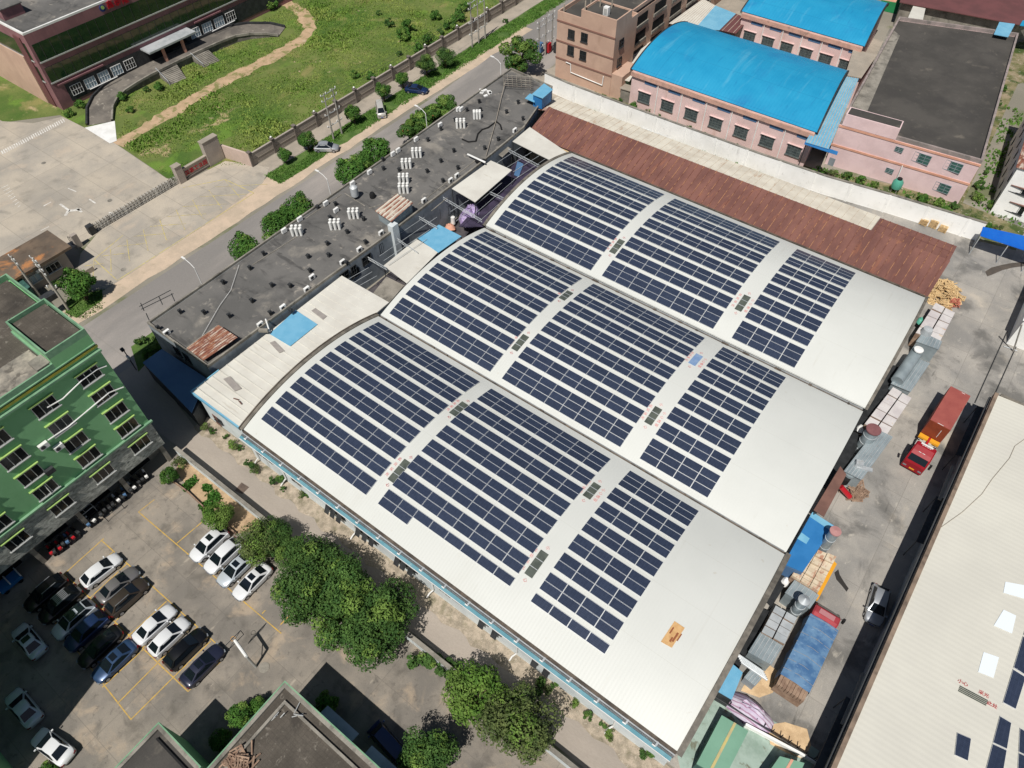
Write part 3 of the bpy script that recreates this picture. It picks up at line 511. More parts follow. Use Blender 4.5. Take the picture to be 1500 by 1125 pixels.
for (px, py) in ((255, 505), (272, 520)): p = GY(px, py, 3.65); window(gb, (p.x, 3.66, min(p.z, 4.6)), '-y', 1.3, 1.6, 2, 2, DGREY, GLASSD)
mb = MB()
for pts in (((468, 448), (268, 1), (0, 0)),): pass
for a, b_ in (((448, 320), (500, 285)), ((370, 388), (437, 345)), ((505, 283), (535, 302)), ((612, 300), (700, 232)), ((632, 309), (655, 290)), ((540, 305), (557, 300))): 
    A, B = G(*a, GZ - .2), G(*b_, GZ - .2); mb.tube(A, B, 0.07, n=6)
mb.build('roof_pipe', OLDC, gb)
# rusty lean-to covers on the roof
def ribbed_slab(pts, t, m, mr, nr, name, par, rh=0.07, rw=0.09, axis=0):
    """sheet through 4 corners a,b,c,d; ribs run from edge ab to edge dc"""
    a, b_, c, d = [Vector(p) for p in pts]; mb = MB(); mb.slab([a, b_, c, d], t)
    for k in range(nr):
        f_ = (k + 0.5) / nr; p = a.lerp(b_, f_); q = d.lerp(c, f_); s_ = (b_ - a).normalized() * rw / 2; up = Vector((0, 0, rh)); o_ = len(mb.v)
        mb.add([p - s_, p + s_, q + s_, q - s_, p - s_ * .5 + up, p + s_ * .5 + up, q + s_ * .5 + up, q - s_ * .5 + up], [(4, 5, 6, 7), (0, 1, 5, 4), (1, 2, 6, 5), (2, 3, 7, 6), (3, 0, 4, 7)], 1)
    return mb.build(name, [m, mr], par)
r0 = thing('rusty_roof_cover', 'rust-streaked corrugated cover at the lane end of the grey flat roof', 'roof cover', G(310, 500, GZ))
ribbed_slab([G(273, 510, GZ + 0.55), G(320, 476, GZ + 0.75), G(348, 494, GZ + 0.75), G(298, 528, GZ + 0.55)][0:1] + [G(298, 528, GZ + 0.55), G(348, 494, GZ + 0.75), G(320, 476, GZ + 0.75)], 0.05, OLDRUST, RUSTRIB, 9, 'sheet', r0)
mb = MB(); mb.prism([tuple(G(*q, GZ)[:2]) for q in ((276, 511), (320, 480), (345, 495), (299, 526))], GZ - .2, GZ + 0.5); mb.build('base_wall', OLDC, r0)
r0 = thing('rusty_stair_cover', 'white and rust striped stair cover halfway along the grey flat roof', 'roof cover', G(578, 300, GZ))
ribbed_slab([G(549, 309, GZ + 1.6), G(573, 325, GZ + 1.6), G(605, 297, GZ + 1.8), G(581, 284, GZ + 1.8)], 0.06, OLDRUST, CORR, 5, 'sheet', r0, 0.16, 0.3)
mb = MB(); mb.prism([tuple(G(*q, GZ + 1.6)[:2]) for q in ((553, 309), (574, 322), (603, 298), (581, 287))], GZ - .2, GZ + 1.5); mb.build('wall', GALVD, r0)
mb = MB(); mb.bb(-10.3, -9.3, 36.4, 37.6, 0, GZ + 1.2); single('stair_shaft', mb, CWALL, 'narrow white shaft against the grey block beside the striped stair cover', 'shaft', (-9.8, 37, 0))
# vent stubs, air conditioners, white ventilator clusters
def vent_mb(q):
    mb = MB(); mb.box((0, 0, 0.28), (0.34, 0.34, 0.56)); mb.box((0, 0, 0.6), (0.5, 0.5, 0.1)); mb.box((0.1, -0.1, 0.72), (0.28, 0.32, 0.16), 0.4); return mb
V0 = vent_mb(rng).build('vent_stub', DGREY); VM = V0.data; bpy.data.objects.remove(V0)
VS = [(233, 480), (265, 456), (300, 439 - 22 + 40), (328, 413), (367, 392), (370, 440), (337, 462), (399, 417), (455, 396), (426, 418), (387, 371), (452, 375), (397, 458), (427, 455), (482, 405 - 32), (508, 385), (480, 352 + 4), (484, 318), (533, 320), (509, 339), (536, 354), (543, 353), (562, 246), (492, 298), (466, 303), (626, 250), (646, 235), (645, 236), (627, 204), (665, 220), (704, 160), (684, 160), (702, 148), (759, 149), (742, 163), (766, 173), (730, 203), (710, 216), (667, 175), (627, 252), (585, 248), (671, 245), (649, 264), (561, 235 - 2), (646, 188)]
VSk = []
for p in VS:
    if all(abs(p[0] - q[0]) + abs(p[1] - q[1]) > 9 for q in VSk): VSk.append(p)
VSk.sort(key=lambda p: -G(p[0], p[1], GZ).y * -1)
PLACES = ['nearest the lane', 'beside the white lean-to', 'by the striped cover', 'among the white ventilators', 'beside the cream canopy', 'by the blue hut']
cnt = {}
for (px, py) in VSk:
    p = G(px, py + 3, GZ - .2); y = p.y; seg = min(5, int((y - 3) / 14)); cnt[seg] = cnt.get(seg, 0) + 1
    side = 'road edge' if p.x < -19.5 else ('factory edge' if p.x > -13.5 else 'middle')
    o = link('vent_stub', VM); o.location = p; o.rotation_euler = (0, 0, rng.uniform(-.3, .3))
    tag(o, f'{ORD[cnt[seg] - 1]} grey vent stub {PLACES[seg]}, {side} of the grey roof', 'vent', 'vent stubs on the grey roof')
def ac_unit(p, rz, label, group='air conditioners on the grey roof', s=1.0):
    t_ = thing('air_conditioner', label, 'air conditioner', p, group, rz, True); t_.scale = (s, s, s)
    mb = MB(); mb.box((0, 0, 0.42), (0.85, 0.34, 0.66)); mb.box((-.3, 0, .05), (.06, .34, .1)); mb.box((.3, 0, .05), (.06, .34, .1)); mb.build('casing', WHITE, t_)
    mb = MB(); mb.lathe([(0.001, 0.02), (0.24, 0.02), (0.25, 0.0)], 14); f_ = mb.build('fan', DGREY, t_); f_.rotation_euler = (R(90), 0, 0); f_.location = (-0.1, -0.172, 0.45)
    return t_
AC = [(246, 486, 1), (385, 476, 1), (420, 452, 1), (454, 425, 1), (458, 405, 1), (506, 385, 1), (532, 367, 1), (564, 343, 1), (493, 307, 0), (517, 268, 0), (542, 251, 0), (573, 223, 0), (583, 219, 0), (610, 203, 0), (645, 182, 0), (669, 158, 0), (676, 159, 0), (636, 300, 1), (671, 257, 1), (664, 265, 1), (754, 190, 1), (417, 337, 0), (440, 320, 0), (478, 297, 0)]
AC.sort(key=lambda a: G(a[0], a[1], GZ).y); na = [0, 0]
for (px, py, side) in AC:
    p = G(px, py + 4, GZ - .2); na[side] += 1; p.x = min(p.x, -10.75) if side else max(p.x, -23.1)
    ac_unit(p, R(90) if side else R(-90), f"{ORD[na[side] - 1]} white air conditioner from the lane, {'factory' if side else 'road'} edge of the grey roof")
VC = [(436, 334, 'cluster of white ventilator tubes nearest the lane on the grey roof'), (492, 325, 'cluster of white ventilator tubes, second from the lane on the grey roof'), (519, 309, 'cluster of white ventilator tubes closest to the metal water tank on the grey roof'), (592, 272, 'front one of the two close clusters of white tubes beyond the striped stair cover'), (592, 258, 'rear one of the two close clusters of white tubes beyond the striped stair cover'), (596, 236, 'cluster of white ventilator tubes just behind the close pair on the grey roof'), (611, 220, 'cluster of white ventilator tubes left of the long dark roof crack'), (675, 177, 'cluster of white tubes with a space between, right of the flowering hedge'), (699, 164, 'white ventilator cluster packed into a square block nearest the far end')]
for (px, py, lab) in VC:
    p = G(px, py + 9, GZ - .2); t_ = thing('ventilator_cluster', lab, 'ventilator', p, 'white ventilator clusters on the grey roof', R(40), True); sq = 'square' in lab
    for a in range(3):
        for b_ in range(2):
            mb = MB(); x, y = (a - 1) * (0.5 if sq else 0.62), (b_ - .5) * (0.5 if sq else 0.66); mb.lathe([(0.001, 0), (0.21, 0), (0.21, 1.28), (0.24, 1.3), (0.24, 1.36), (0.2, 1.42), (0.001, 1.44)], 12, (x, y, 0)); mb.build('tube', PORC, t_)
p = G(521, 290, GZ - .2); t_ = thing('water_tank', 'cylindrical metal water tank standing on the grey flat roof', 'water tank', p, None, 0, True); mb = MB(); mb.lathe([(0.001, 0.5), (0.6, 0.5), (0.6, 2.0), (0.35, 2.25), (0.001, 2.35)], 18); mb.build('drum', GALV, t_)
for a in (0, 1, 2, 3): mb = MB(); mb.tube((.5 * math.cos(a * 1.57 + .7), .5 * math.sin(a * 1.57 + .7), 0), (.5 * math.cos(a * 1.57 + .7), .5 * math.sin(a * 1.57 + .7), .5), 0.05); mb.build('leg', DGREY, t_)
p = G(546, 289, GZ - .2); mb = MB(); mb.lathe([(0.001, .9), (.3, .88), (.45, .6), (.45, 0)], 12, p); single('black_barrel', mb, BLACK, 'black barrel on the grey roof beside the metal water tank', 'barrel', p)
mb = MB(); mb.path([G(*q, GZ + .0) for q in ((350, 400 - 12), (338, 425), (322, 447), (296, 492))], 0.03); single('white_roof_cable', mb, WHITE, 'thin white cable curving across the grey roof towards the rusty cover', 'cable', G(322, 447, GZ - .2))
mb = MB(); mb.path([G(740, 120, GZ + .6), G(735, 140, GZ + .15), G(727, 175, GZ + .0), G(720, 200, GZ), G(712, 228, GZ + .1)], 0.06); single('pale_roof_hose', mb, PAVE, 'pale hose crossing the far part of the grey roof past the dark crack', 'hose', G(727, 175, GZ - .2))
mb = MB(); mb.path([G(*q, GZ - .16) for q in ((677, 204), (686, 208), (697, 207), (700, 196), (706, 190), (715, 187), (727, 178), (733, 183), (735, 190))], 0.14, 6); single('black_cable_bundle', mb, BLACK, 'crooked black cable bundle lying on the far part of the grey roof', 'cable', G(706, 190, GZ - .2))
t_ = thing('security_floodlight', 'long white lamp bracket leaning out over the pale canopy from the grey roof', 'floodlight', G(708, 236, GZ)); mb = MB(); mb.tube(G(685, 226, GZ + .5), G(711, 238, GZ + .5), 0.16, n=6); mb.build('arm', WHITE, t_); mb = MB(); mb.lathe([(.001, 0), (.5, 0), (.5, .3), (.001, .3)], 12, G(700, 236, GZ + .1)); mb.build('reel', BLACK, t_); mb = MB(); mb.lathe([(.001, 0), (.45, 0), (.45, .3), (.001, .3)], 12, G(708, 237, GZ + .1)); mb.build('reel', BLACK, t_)
t_ = thing('dish_bracket', 'white upright bracket beside the air conditioner at the blue roof sheet', 'bracket', G(393, 482, GZ)); mb = MB(); mb.tube(G(395, 486, GZ - .3), G(389, 467, GZ + .8), 0.1); mb.build('post', WHITE, t_); mb = MB(); mb.box(G(386, 484, GZ + .1), (1.2, .4, .4), .6); mb.build('box', OLDC, t_)
mb = MB()
for k in range(9): q = G(709 + 2 * rng.uniform(-4, 5), 137 + rng.uniform(-5, 4), GZ - .1); mb.box(q, (0.7, 0.5, .2), rng.uniform(0, 3))
single('white_foam_scraps', mb, WHITE, 'scatter of white foam scraps at the road edge of the grey roof', 'scraps', G(711, 137, GZ - .2))
# roof-top steel rack at the road corner, timber rack at the far end
t_ = thing('steel_pipe_rack', 'thin steel frame rising above the road corner of the grey flat roof', 'frame', G(232, 460, GZ))
for a in ((211, 455), (238, 446), (256, 441), (219, 470)):
    mb = MB(); mb.tube(G(*a, GZ), G(a[0] - 5, a[1] - 11, GZ + .2), 0.06); mb.build('upright', DGREY, t_)
for a, b_ in (((204, 449), (250, 425)), ((207, 453), (254, 430))): mb = MB(); mb.tube(G(*a, GZ + .3), G(*b_, GZ + .3), 0.05); mb.build('rail', DGREY, t_)
t_ = thing('timber_roof_rack', 'jumble of poles and rails fencing off the far end of the grey flat roof', 'rack', G(757, 118, GZ))
for k in range(7): mb = MB(); x = 738 + k * 6.5; mb.tube(G(x, 127 + .6 * k, GZ - .2), G(x - 1, 108 + .6 * k, GZ - .0), 0.07); mb.build('post', OLDC, t_)
for k in range(6): mb = MB(); mb.tube(G(738, 110 + 3 * k, GZ + .6), G(780, 113 + 3 * k, GZ + .6), 0.06); mb.build('rail', (OLDC, WALLD)[k % 2], t_)
t_ = thing('blue_roof_hut', 'bright blue sheet-metal hut with a lean-to at the far corner of the grey roof', 'hut', G(797, 140, GZ))
mb = MB(); q = [G(*a, GZ + 1.9) for a in ((781, 139), (794, 143), (808, 131), (797, 124))]; mb.prism([tuple(a[:2]) for a in q], GZ - .3, GZ + 1.8); mb.build('wall', MBLUE, t_)
q = [G(*a, GZ + 2.0) for a in ((779, 138), (795, 144), (810, 131), (797, 122))]; mb = MB(); mb.slab([q[0], q[1], q[2], q[3]], 0.08); mb.build('roof', LBLUE2, t_)
mb = MB(); a = GY(788, 148, q[1].y - 0.02); mb.prism([tuple(G(*b_, GZ + .8)[:2]) for b_ in ((784, 144), (788, 146), (789, 145), (785, 143))], GZ - .3, GZ + 1.5); mb.build('door', DARK, t_)
mb = MB(); mb.slab([G(*a, GZ + .9) for a in ((769, 144), (783, 150), (783, 139), (776, 137))], 0.06); mb.build('awning', LBLUE2, t_)

# ---------------------------------------------------------------- lean-to buildings between grey block and hall
lt = thing('white_leanto', 'white sheet-roofed lean-to with a blue fascia between grey block and hall', 'building', (-5.2, 0.3, 0))
mb = MB(); mb.bb(-9.4, -0.75, 0.45, 25.7, 0, 5.35); mb.build('wall', CWALL, lt)
mb = MB(); mb.slab([(-9.75, 0.2, 5.62), (-0.66, 0.2, 5.72), (-0.66, 26.0, 5.78), (-9.75, 26.0, 5.72)], 0.18)
for k in range(22): y = 0.9 + k * 1.16; mb.bb(-9.7, -0.7, y - .035, y + .035, 5.7, 5.77, 1)
mb.build('roof', [WROOF2, WROOF2], lt)
mb = MB(); mb.bb(-9.9, -0.72, 0.02, 0.19, 5.15, 5.7); mb.bb(-9.9, -9.76, 0.2, 4.4, 5.15, 5.74); mb.build('fascia', LBLUE, lt)
for (px, py) in ((300, 606), (320, 615)): p = GY(px, py, 0.42); window(lt, (p.x, 0.44, p.z), '-y', 1.5, 0.8, 2, 1, DGREY, GLASSD)
p = GY(326, 630, 0.42); mb = MB(); mb.bb(p.x - .5, p.x + .5, 0.38, 0.46, 0, 2.1); mb.build('door', BROWNS, lt)
for q in (((327, 555), (337, 551), (354, 569), (344, 573)), ((395, 502), (402, 499), (417, 514), (409, 517)), ((456, 455), (462, 451), (479, 463), (473, 468))):
    mb = MB(); mb.slab([(a.x, a.y, 5.8) for a in PL(q, 5.8)], 0.03); mb.build('skylight', mat('grey_fibre_sheet', S(160, 154, 148), S(146, 140, 136), 2.0, r=0.5) if q[0][0] == 327 else bpy.data.materials['grey_fibre_sheet'], lt)
t_ = single('blue_roof_sheet', (lambda m: (m.slab([(a.x, a.y, 5.84) for a in PL(((395, 489), (433, 454), (465, 475), (425, 507)), 5.84)], 0.05), m)[1])(MB()), LBLUE2, 'torn-edged bright blue sheet laid on the white lean-to roof', 'roof sheet', G(430, 482, 5.8))
for k, (px, py) in enumerate(((346, 585), (352, 590))): 
    mb = MB(); p = G(px, py, 5.8); mb.box((p.x, p.y, 5.86), (0.7, 0.12, 0.1), 0.3 - .5 * k); single('rusty_bracket', mb, BROWNS, ('reddish straight bracket lying on the white lean-to roof near the lane', 'reddish forked bracket lying on the white lean-to roof near its edge')[k], 'bracket', p, 'brackets on the lean-to roof')
mb = MB(); p = G(324, 525, 5.8); mb.lathe([(.001, .5), (.22, .45), (.3, .2), (.2, 0)], 10, p); single('roof_turbine', mb, WHITE, 'small white turbine vent on the white lean-to roof below the rusty cover', 'vent', p)
# navy shed at the lane
ns = thing('navy_shed', 'lean-to shed with a dark navy sheet roof behind the green block', 'shed', G(255, 545, 0))
q = [G(*a, 3.4) for a in ((209, 531), (237, 511), (304, 556), (281, 604))]; mb = MB(); mb.slab([q[0], Vector((q[3].x - .2, q[3].y, 3.2)), Vector((q[2].x, q[2].y, 3.6)), q[1]], 0.1); mb.build('roof', NBLUE, ns)
mb = MB(); mb.prism([(a.x * .99, a.y) for a in q], 0, 3.0); mb.build('wall', DGREY, ns)
# pale roof decks over the open yard
def deck(name, lab, pts, z, m, t=0.1, cat='roof'):
    r_ = thing(name, lab, cat, G(pts[0][0], pts[0][1], 0)); q = [G(*a, z) for a in pts]; mb = MB(); mb.slab(q, t); mb.build('sheet', m, r_)
    for a in q: mb = MB(); mb.tube((a.x * .985 - .1, a.y, 0), (a.x * .985 - .1, a.y, z - .1), 0.07); mb.build('post', DGREY, r_)
    return r_
deck('white_roof_deck', 'bare off-white roof deck over the yard left of the middle arch', ((562, 389), (596, 415), (642, 369), (610, 350)), 5.0, WROOF2)
deck('blue_roof_deck', 'bright blue roof deck over the yard beside the middle arch', ((612, 349), (643, 329), (676, 346), (642, 370)), 5.05, LBLUE2)
deck('pale_canopy', 'large cream canopy sheet hanging over the truss yard by the grey block', ((662, 276), (696, 296), (750, 249), (719, 235)), 6.3, WROOF2)
deck('cream_corner_roof', 'cream roof corner with a grey skylight under the end of the rust-red roof', ((751, 207), (776, 186), (832, 224), (809, 236)), 6.0, WROOF2)
deck('small_rear_canopy', 'small weathered canopy wedged between the cream canopy and the cream corner roof', ((728, 225), (736, 230), (749, 218), (741, 213)), 5.4, OLDC)
# open steel trusses, dark sheeting and goods in the gap
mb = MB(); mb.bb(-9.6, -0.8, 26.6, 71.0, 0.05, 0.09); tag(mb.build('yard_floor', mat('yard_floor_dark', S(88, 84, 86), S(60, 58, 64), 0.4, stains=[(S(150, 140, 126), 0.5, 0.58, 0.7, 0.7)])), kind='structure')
for nm, z, items in (('near', 5.2, [((514, 416), (640, 330)), ((542, 410), (660, 322)), ((524, 424), (560, 400))]), ):
    pass
def truss(lab, a, b_, z):
    r_ = thing('roof_truss', lab, 'truss', G(*a, z), 'bare steel trusses over the yard'); A, B = G(*a, z), G(*b_, z); mb = MB(); mb.tube(A, B, 0.05, n=6); mb.build('top_rail', GALV, r_)
    A2, B2 = A - Vector((0, 0, .45)), B - Vector((0, 0, .45)); mb = MB(); mb.tube(A2, B2, 0.045, n=6); mb.build('bottom_rail', GALV, r_)
    mb = MB(); n = max(4, int((B - A).length / 0.7))
    for k in range(n): p = A.lerp(B, k / n); q = A2.lerp(B2, (k + 1) / n); mb.tube(p, q, 0.022, n=5); mb.tube(q, A.lerp(B, (k + 1) / n), 0.022, n=5)
    mb.build('web', GALV, r_)
truss('bare truss between the white lean-to and the white roof deck', (480, 395), (514, 432), 5.2); truss('bare truss ending at the corner of the white roof deck', (538, 376), (566, 392), 5.3); truss('bare truss crossing below the striped stair cover', (572, 342), (612, 370), 5.3)
truss('bare truss reaching the bright blue roof deck', (605, 312), (640, 332), 5.6); truss('bare truss behind the lilac sheet heap', (648, 288), (706, 322), 5.7); truss('bare truss in front of the cream canopy', (716, 280), (738, 290), 5.7); truss('bare truss under the cream corner roof', (744, 218), (790, 242), 5.8)
def rods(lab, L_, z):
    mb = MB()
    for a, b_ in L_: mb.tube(G(*a, z), G(*b_, z), 0.035, n=5)
    single('purlin_rods', mb, GALV, lab, 'rods', G(*L_[0][0], z), 'purlins over the yard')
rods('thin purlins spanning beside the weathered yard deck', [((500, 425), (545, 398)), ((506, 430), (552, 404)), ((494, 418), (540, 392))], 5.2)
rods('thin purlins crossing in front of the striped stair cover', [((556, 375), (640, 318)), ((562, 382), (630, 336)), ((550, 366), (622, 318)), ((569, 388), (625, 350))], 5.3)
rods('thin purlins spanning the dark gap below the cream canopy', [((668, 330 - 6), (735, 268)), ((690, 318), (760, 258)), ((700, 326), (772, 262)), ((712, 330), (785, 262)), ((660, 310), (720, 272))], 5.6)
rods('thin purlins spanning the dark gap below the cream corner roof', [((735, 250), (780, 222)), ((742, 258), (790, 228)), ((752, 264), (800, 232)), ((726, 240), (765, 214))], 5.7)
mb = MB(); q = PL(((672, 332), (708, 332), (790, 244), (760, 232)), 3.4); mb.slab(q, 0.08); single('dark_sheet_cover', mb, mat('dark_mauve_sheet', S(70, 62, 84), S(50, 46, 62), 0.6, r=0.7), 'dark mauve sheeting under the bare purlins by the farthest arch', 'sheeting', G(730, 280, 3.4))
mb = MB(); q = PL(((538, 440), (563, 452), (592, 418), (566, 405)), 3.4); mb.slab(q, 0.12); single('weathered_yard_deck', mb, OLDC, 'weathered grey deck in the gap between the white lean-to and white roof deck', 'deck', G(560, 430, 0))
# ---------------------------------------------------------------- heaps under the trusses
def heap_mb(c, rx, ry, h, n=14, seed=1, rough=0.25):
    q = random.Random(seed); mb = MB(); rings = 5; V = [(c[0], c[1], c[2] + h)]
    for k in range(1, rings + 1):
        f_ = k / rings
        for j in range(n): a = 2 * math.pi * j / n; g = f_ * (1 + q.uniform(-rough, rough) * .6); V.append((c[0] + rx * g * math.cos(a), c[1] + ry * g * math.sin(a), c[2] + max(0, h * (1 - f_ ** 2.2)) * (1 + q.uniform(-rough, rough))))
    F = [(0, 1 + j, 1 + (j + 1) % n) for j in range(n)] + [(1 + (k - 1) * n + j, 1 + k * n + j, 1 + k * n + (j + 1) % n, 1 + (k - 1) * n + (j + 1) % n) for k in range(1, rings) for j in range(n)]
    return mb.add(V, F, 0, True)
single('covered_heap', heap_mb(G(691, 322, 1.8), 2.0, 2.2, 2.6, seed=3), PURPLE, 'heap under a lilac woven sheet beside the end of the farthest arch', 'heap', G(691, 322, 0))
mb = MB()
for k in range(12): p = G(770 + rng.uniform(-9, 9), 251 + rng.uniform(-6, 6), 2.0 + rng.random()); mb.box(p, (0.9, .5, .6), rng.uniform(0, 3), k % 2)
single('red_barrier_pile', mb, [REDM, ORANGE], 'pile of red and orange barriers under the trusses near the farthest arch', 'pile', G(770, 251, 0))
mb = MB(); mb.slab([G(*a, 3.6) for a in ((753, 256), (760, 259), (767, 240), (758, 236))], .1); single('grey_tipped_sheet', mb, NBLUE, 'blue grey sheet propped up left of the red barrier pile', 'sheet', G(760, 250, 0))
mb = heap_mb(G(659, 333, .6), 1.0, .8, .6, 9, 5); single('orange_sack_heap', mb, ORANGEB, 'small orange heap beyond the bright blue roof deck', 'heap', G(659, 333, 0))
mb = MB(); p = G(664, 327, .6); mb.lathe([(.001, 1.3), (.35, 1.25), (.4, 0)], 10, p); single('white_drum', mb, WHITE, 'white drum standing beside the lilac sheet heap', 'drum', p)

# ---------------------------------------------------------------- rust-red roofed shed along the far side of the hall
def roof_sheet(name, pts, m, mr, nr, par, t=0.08, rh=0.08, rw=0.12): return ribbed_slab(pts, t, m, mr, nr, name, par, rh, rw)
rs = thing('rust_roof_shed', 'long shed with a rust-red ribbed roof along the far side of the arched hall', 'shed', (25, 75, 0))
a, b_, c, d = (-9.8, 70.7, 5.6), (57.9, 70.4, 5.75), (58.2, 79.0, 6.3), (-11.0, 78.8, 6.3)
roof_sheet('roof', [a, b_, c, d], RUST, RUSTRIB, 62, rs)
mb = MB(); mb.bb(-9.3, 57.4, 70.8, 78.6, 0, 5.3); mb.build('wall', OLDC, rs)
mb = MB(); q = PL(((776, 188), (783, 194), (836, 224), (831, 220)), 6.0); mb.bb(-9.7, -0.6, 70.12, 70.33, 5.2, 5.62); mb.build('fascia_boards', WOOD, rs)
es = thing('rust_roof_annex', 'short rust-red roofed annex at the yard end of the long rust-red roof', 'shed', (52, 82, 0))
roof_sheet('roof', [(46.9, 79.05, 6.15), (58.1, 79.1, 6.15), (58.1, 83.9, 5.5), (46.95, 83.8, 5.5)], RUST, RUSTRIB, 11, es)
mb = MB(); mb.bb(47.2, 57.6, 79.3, 83.4, 0, 5.0); mb.build('wall', OLDC, es)
cs = thing('white_corrugated_shed', 'lower shed with a white seamed roof between rust-red roof and white wall', 'shed', (16, 82, 0))
roof_sheet('roof', [(-12.6, 78.9, 5.9), (46.75, 79.1, 5.9), (46.8, 85.0, 4.9), (-13.0, 84.6, 4.9)], CORR, CORRRIB, 46, cs, 0.06, 0.045, 0.06)
mb = MB(); mb.bb(-12.4, 46.4, 79.2, 84.2, 0, 4.7); mb.build('wall', OLDC, cs)
mb = MB(); q = [G(*a, 6.0) for a in ((786, 160), (800, 162), (808, 157), (797, 154))]; mb.slab(q, .06); single('orange_rust_patch_sheet', mb, OLDRUST, 'rust-orange loose sheet at the road end of the white corrugated roof', 'roof sheet', q[0])

# ---------------------------------------------------------------- long white boundary wall
ww = thing('white_boundary_wall', 'long white rendered wall between the sheds and the pink factories', 'wall', (10, 91.3, 0))
WL = [(-21.5, 92.6), (-15.6, 92.0), (-3.2, 91.8), (10.5, 91.8), (24, 91.9), (36, 92.4), (46.6, 93.8), (60.4, 95.2)]
mb = MB(); mc = MB()
for (x0, y0), (x1, y1) in zip(WL, WL[1:]): mb.prism([(x0, y0), (x1, y1), (x1, y1 + .3), (x0, y0 + .3)], 0, 3.4); mc.prism([(x0, y0 - .06), (x1, y1 - .06), (x1, y1 + .36), (x0, y0 + .36)], 3.4, 3.5)
mb.build('wall_panel', WHITEW, ww); mc.build('coping', OLDC, ww)
for x in range(-14, 60, 6):
    for (x0, y0), (x1, y1) in zip(WL, WL[1:]):
        if x0 <= x < x1: y = y0 + (y1 - y0) * (x - x0) / (x1 - x0); mb = MB(); mb.bb(x - .2, x + .2, y - .13, y - .02, 0, 3.38); mb.build('pilaster', WHITEW, ww)

# ---------------------------------------------------------------- pink factories with blue barrel roofs
EAVEB = mat('eave_band_pink', S(208, 166, 148), S(186, 150, 136), .8, stains=[(S(140, 120, 110), .7, .55, .7, .6)])
def pink_factory(name, lab, x0, x1, y0, y1, ez, rise, skl, skr, nwin, zwin):
    t_ = thing(name, lab, 'factory', ((x0 + x1) / 2, y0, 0)); sk = lambda x, y: (x + (skl if x < (x0 + x1) / 2 else skr) * (y - y0), y)
    mb = MB(); mb.prism([sk(x0, y0), sk(x1, y0), sk(x1, y1), sk(x0, y1)], 0, ez - .05); n = 22; w_ = y1 - y0; RR = (w_ * w_ / 4 + rise * rise) / (2 * rise); th = math.asin(w_ / 2 / RR); T_ = []
    for k in range(n + 1): a = -th + 2 * th * k / n; T_.append((y0 + w_ / 2 + RR * math.sin(a), ez + RR * math.cos(a) - (RR - rise)))
    for xe in (x0, x1):
        V = [(*sk(xe, y), z) for y, z in T_] + [(*sk(xe, y), ez - .1) for y, z in T_]; F = [(k, k + 1, n + 2 + k, n + 1 + k) for k in range(n)]; mb.add(V, F if xe == x1 else [f_[::-1] for f_ in F])
    mb.build('wall', PINK, t_)
    mb = MB(); e = .35; V = [(*sk(x0 - e, y), z + .12) for y, z in T_] + [(*sk(x1 + e, y), z + .12) for y, z in T_]; mb.add(V, [(k, n + 1 + k, n + 2 + k, k + 1) for k in range(n)], 0, True); mb.build('roof', BLUER, t_)
    for xe in (x0 - e - .12, x1 + e + .02):
        mb = MB()
        for k in range(n): (ya, za), (yb, zb) = T_[k], T_[k + 1]; A, B = sk(xe, ya), sk(xe, yb); mb.add([(A[0] - .12, A[1], za + .2), (A[0] + .12, A[1], za + .2), (B[0] + .12, B[1], zb + .2), (B[0] - .12, B[1], zb + .2), (A[0] + .12, A[1], za - .5), (B[0] + .12, B[1], zb - .5), (A[0] - .12, A[1], za - .5), (B[0] - .12, B[1], zb - .5)], [(0, 1, 2, 3), (1, 4, 5, 2), (0, 3, 7, 6)])
        mb.build('verge_trim', DGREY, t_)
    mb = MB(); mb.bb(x0 - .1, x1 + .1, y0 - .4, y0 - .02, ez - .95, ez - .15); mb.build('eave_band', EAVEB, t_)
    L_ = x1 - x0
    for k in range(nwin):
        x = x0 + L_ * (k + .62) / (nwin + .1)
        if x < x1 - 1.2:
            window(t_, (x, y0 - .02, zwin), '-y', 2.5, 1.9, 4, 4, GREYL, LOUVG, hood=0.25, hood_m=PINK); mb = MB(); mb.bb(x - 1.2 + .9, x + 1.3 + .9, y0 - .06, y0 - .01, ez - 1.75, ez - 1.2); mb.build('vent_slot', NBLUE, t_)
        xp = x + 2.6
        if xp < x1 - .3: mb = MB(); mb.tube((xp, y0 - .12, 0), (xp, y0 - .12, ez - .9), 0.1, n=6); mb.build('downpipe', WHITE, t_)
    return t_
p1 = pink_factory('pink_factory', 'pink factory with a bright blue barrel roof behind the white wall', -4.6, 30.7, 97.0, 120.0, 7.3, 2.4, -0.02, -0.14, 7, 2.9)
p2 = pink_factory('pink_factory', 'second pink factory with a smaller blue barrel roof in the top row', 1.6, 26.7, 130.8, 152, 7.3, 2.2, -0.02, -0.12, 6, 3.0)
# pink flat-roofed factory on the right
pf = thing('flat_roof_factory', 'faded pink factory with a large dark flat roof and orange bands', 'factory', (44, 102, 0))
B4 = [(33.2, 101.2), (55.4, 103.2), (49.6, 151.5), (28.6, 145.0)]; FZ = 8.0
mb = MB(); mb.prism(B4, 0, FZ - .3); mb.build('wall', PINK2, pf)
def inset(poly, f_):
    cx = sum(p[0] for p in poly) / len(poly); cy = sum(p[1] for p in poly) / len(poly); return [(p[0] + (cx - p[0]) * f_, p[1] + (cy - p[1]) * f_) for p in poly]
mb = MB(); mb.quad([(p[0], p[1], FZ - .28) for p in inset(B4, .02)]); mb.build('roof', FLATR2, pf)
mb = MB(); parapet(mb, B4, FZ - .31, FZ + .35, .35); mb.build('parapet', mat('weathered_pink', S(160, 146, 142), S(132, 124, 120), .6, stains=[(S(110, 106, 102), .8, .52, .68, .7)]), pf)
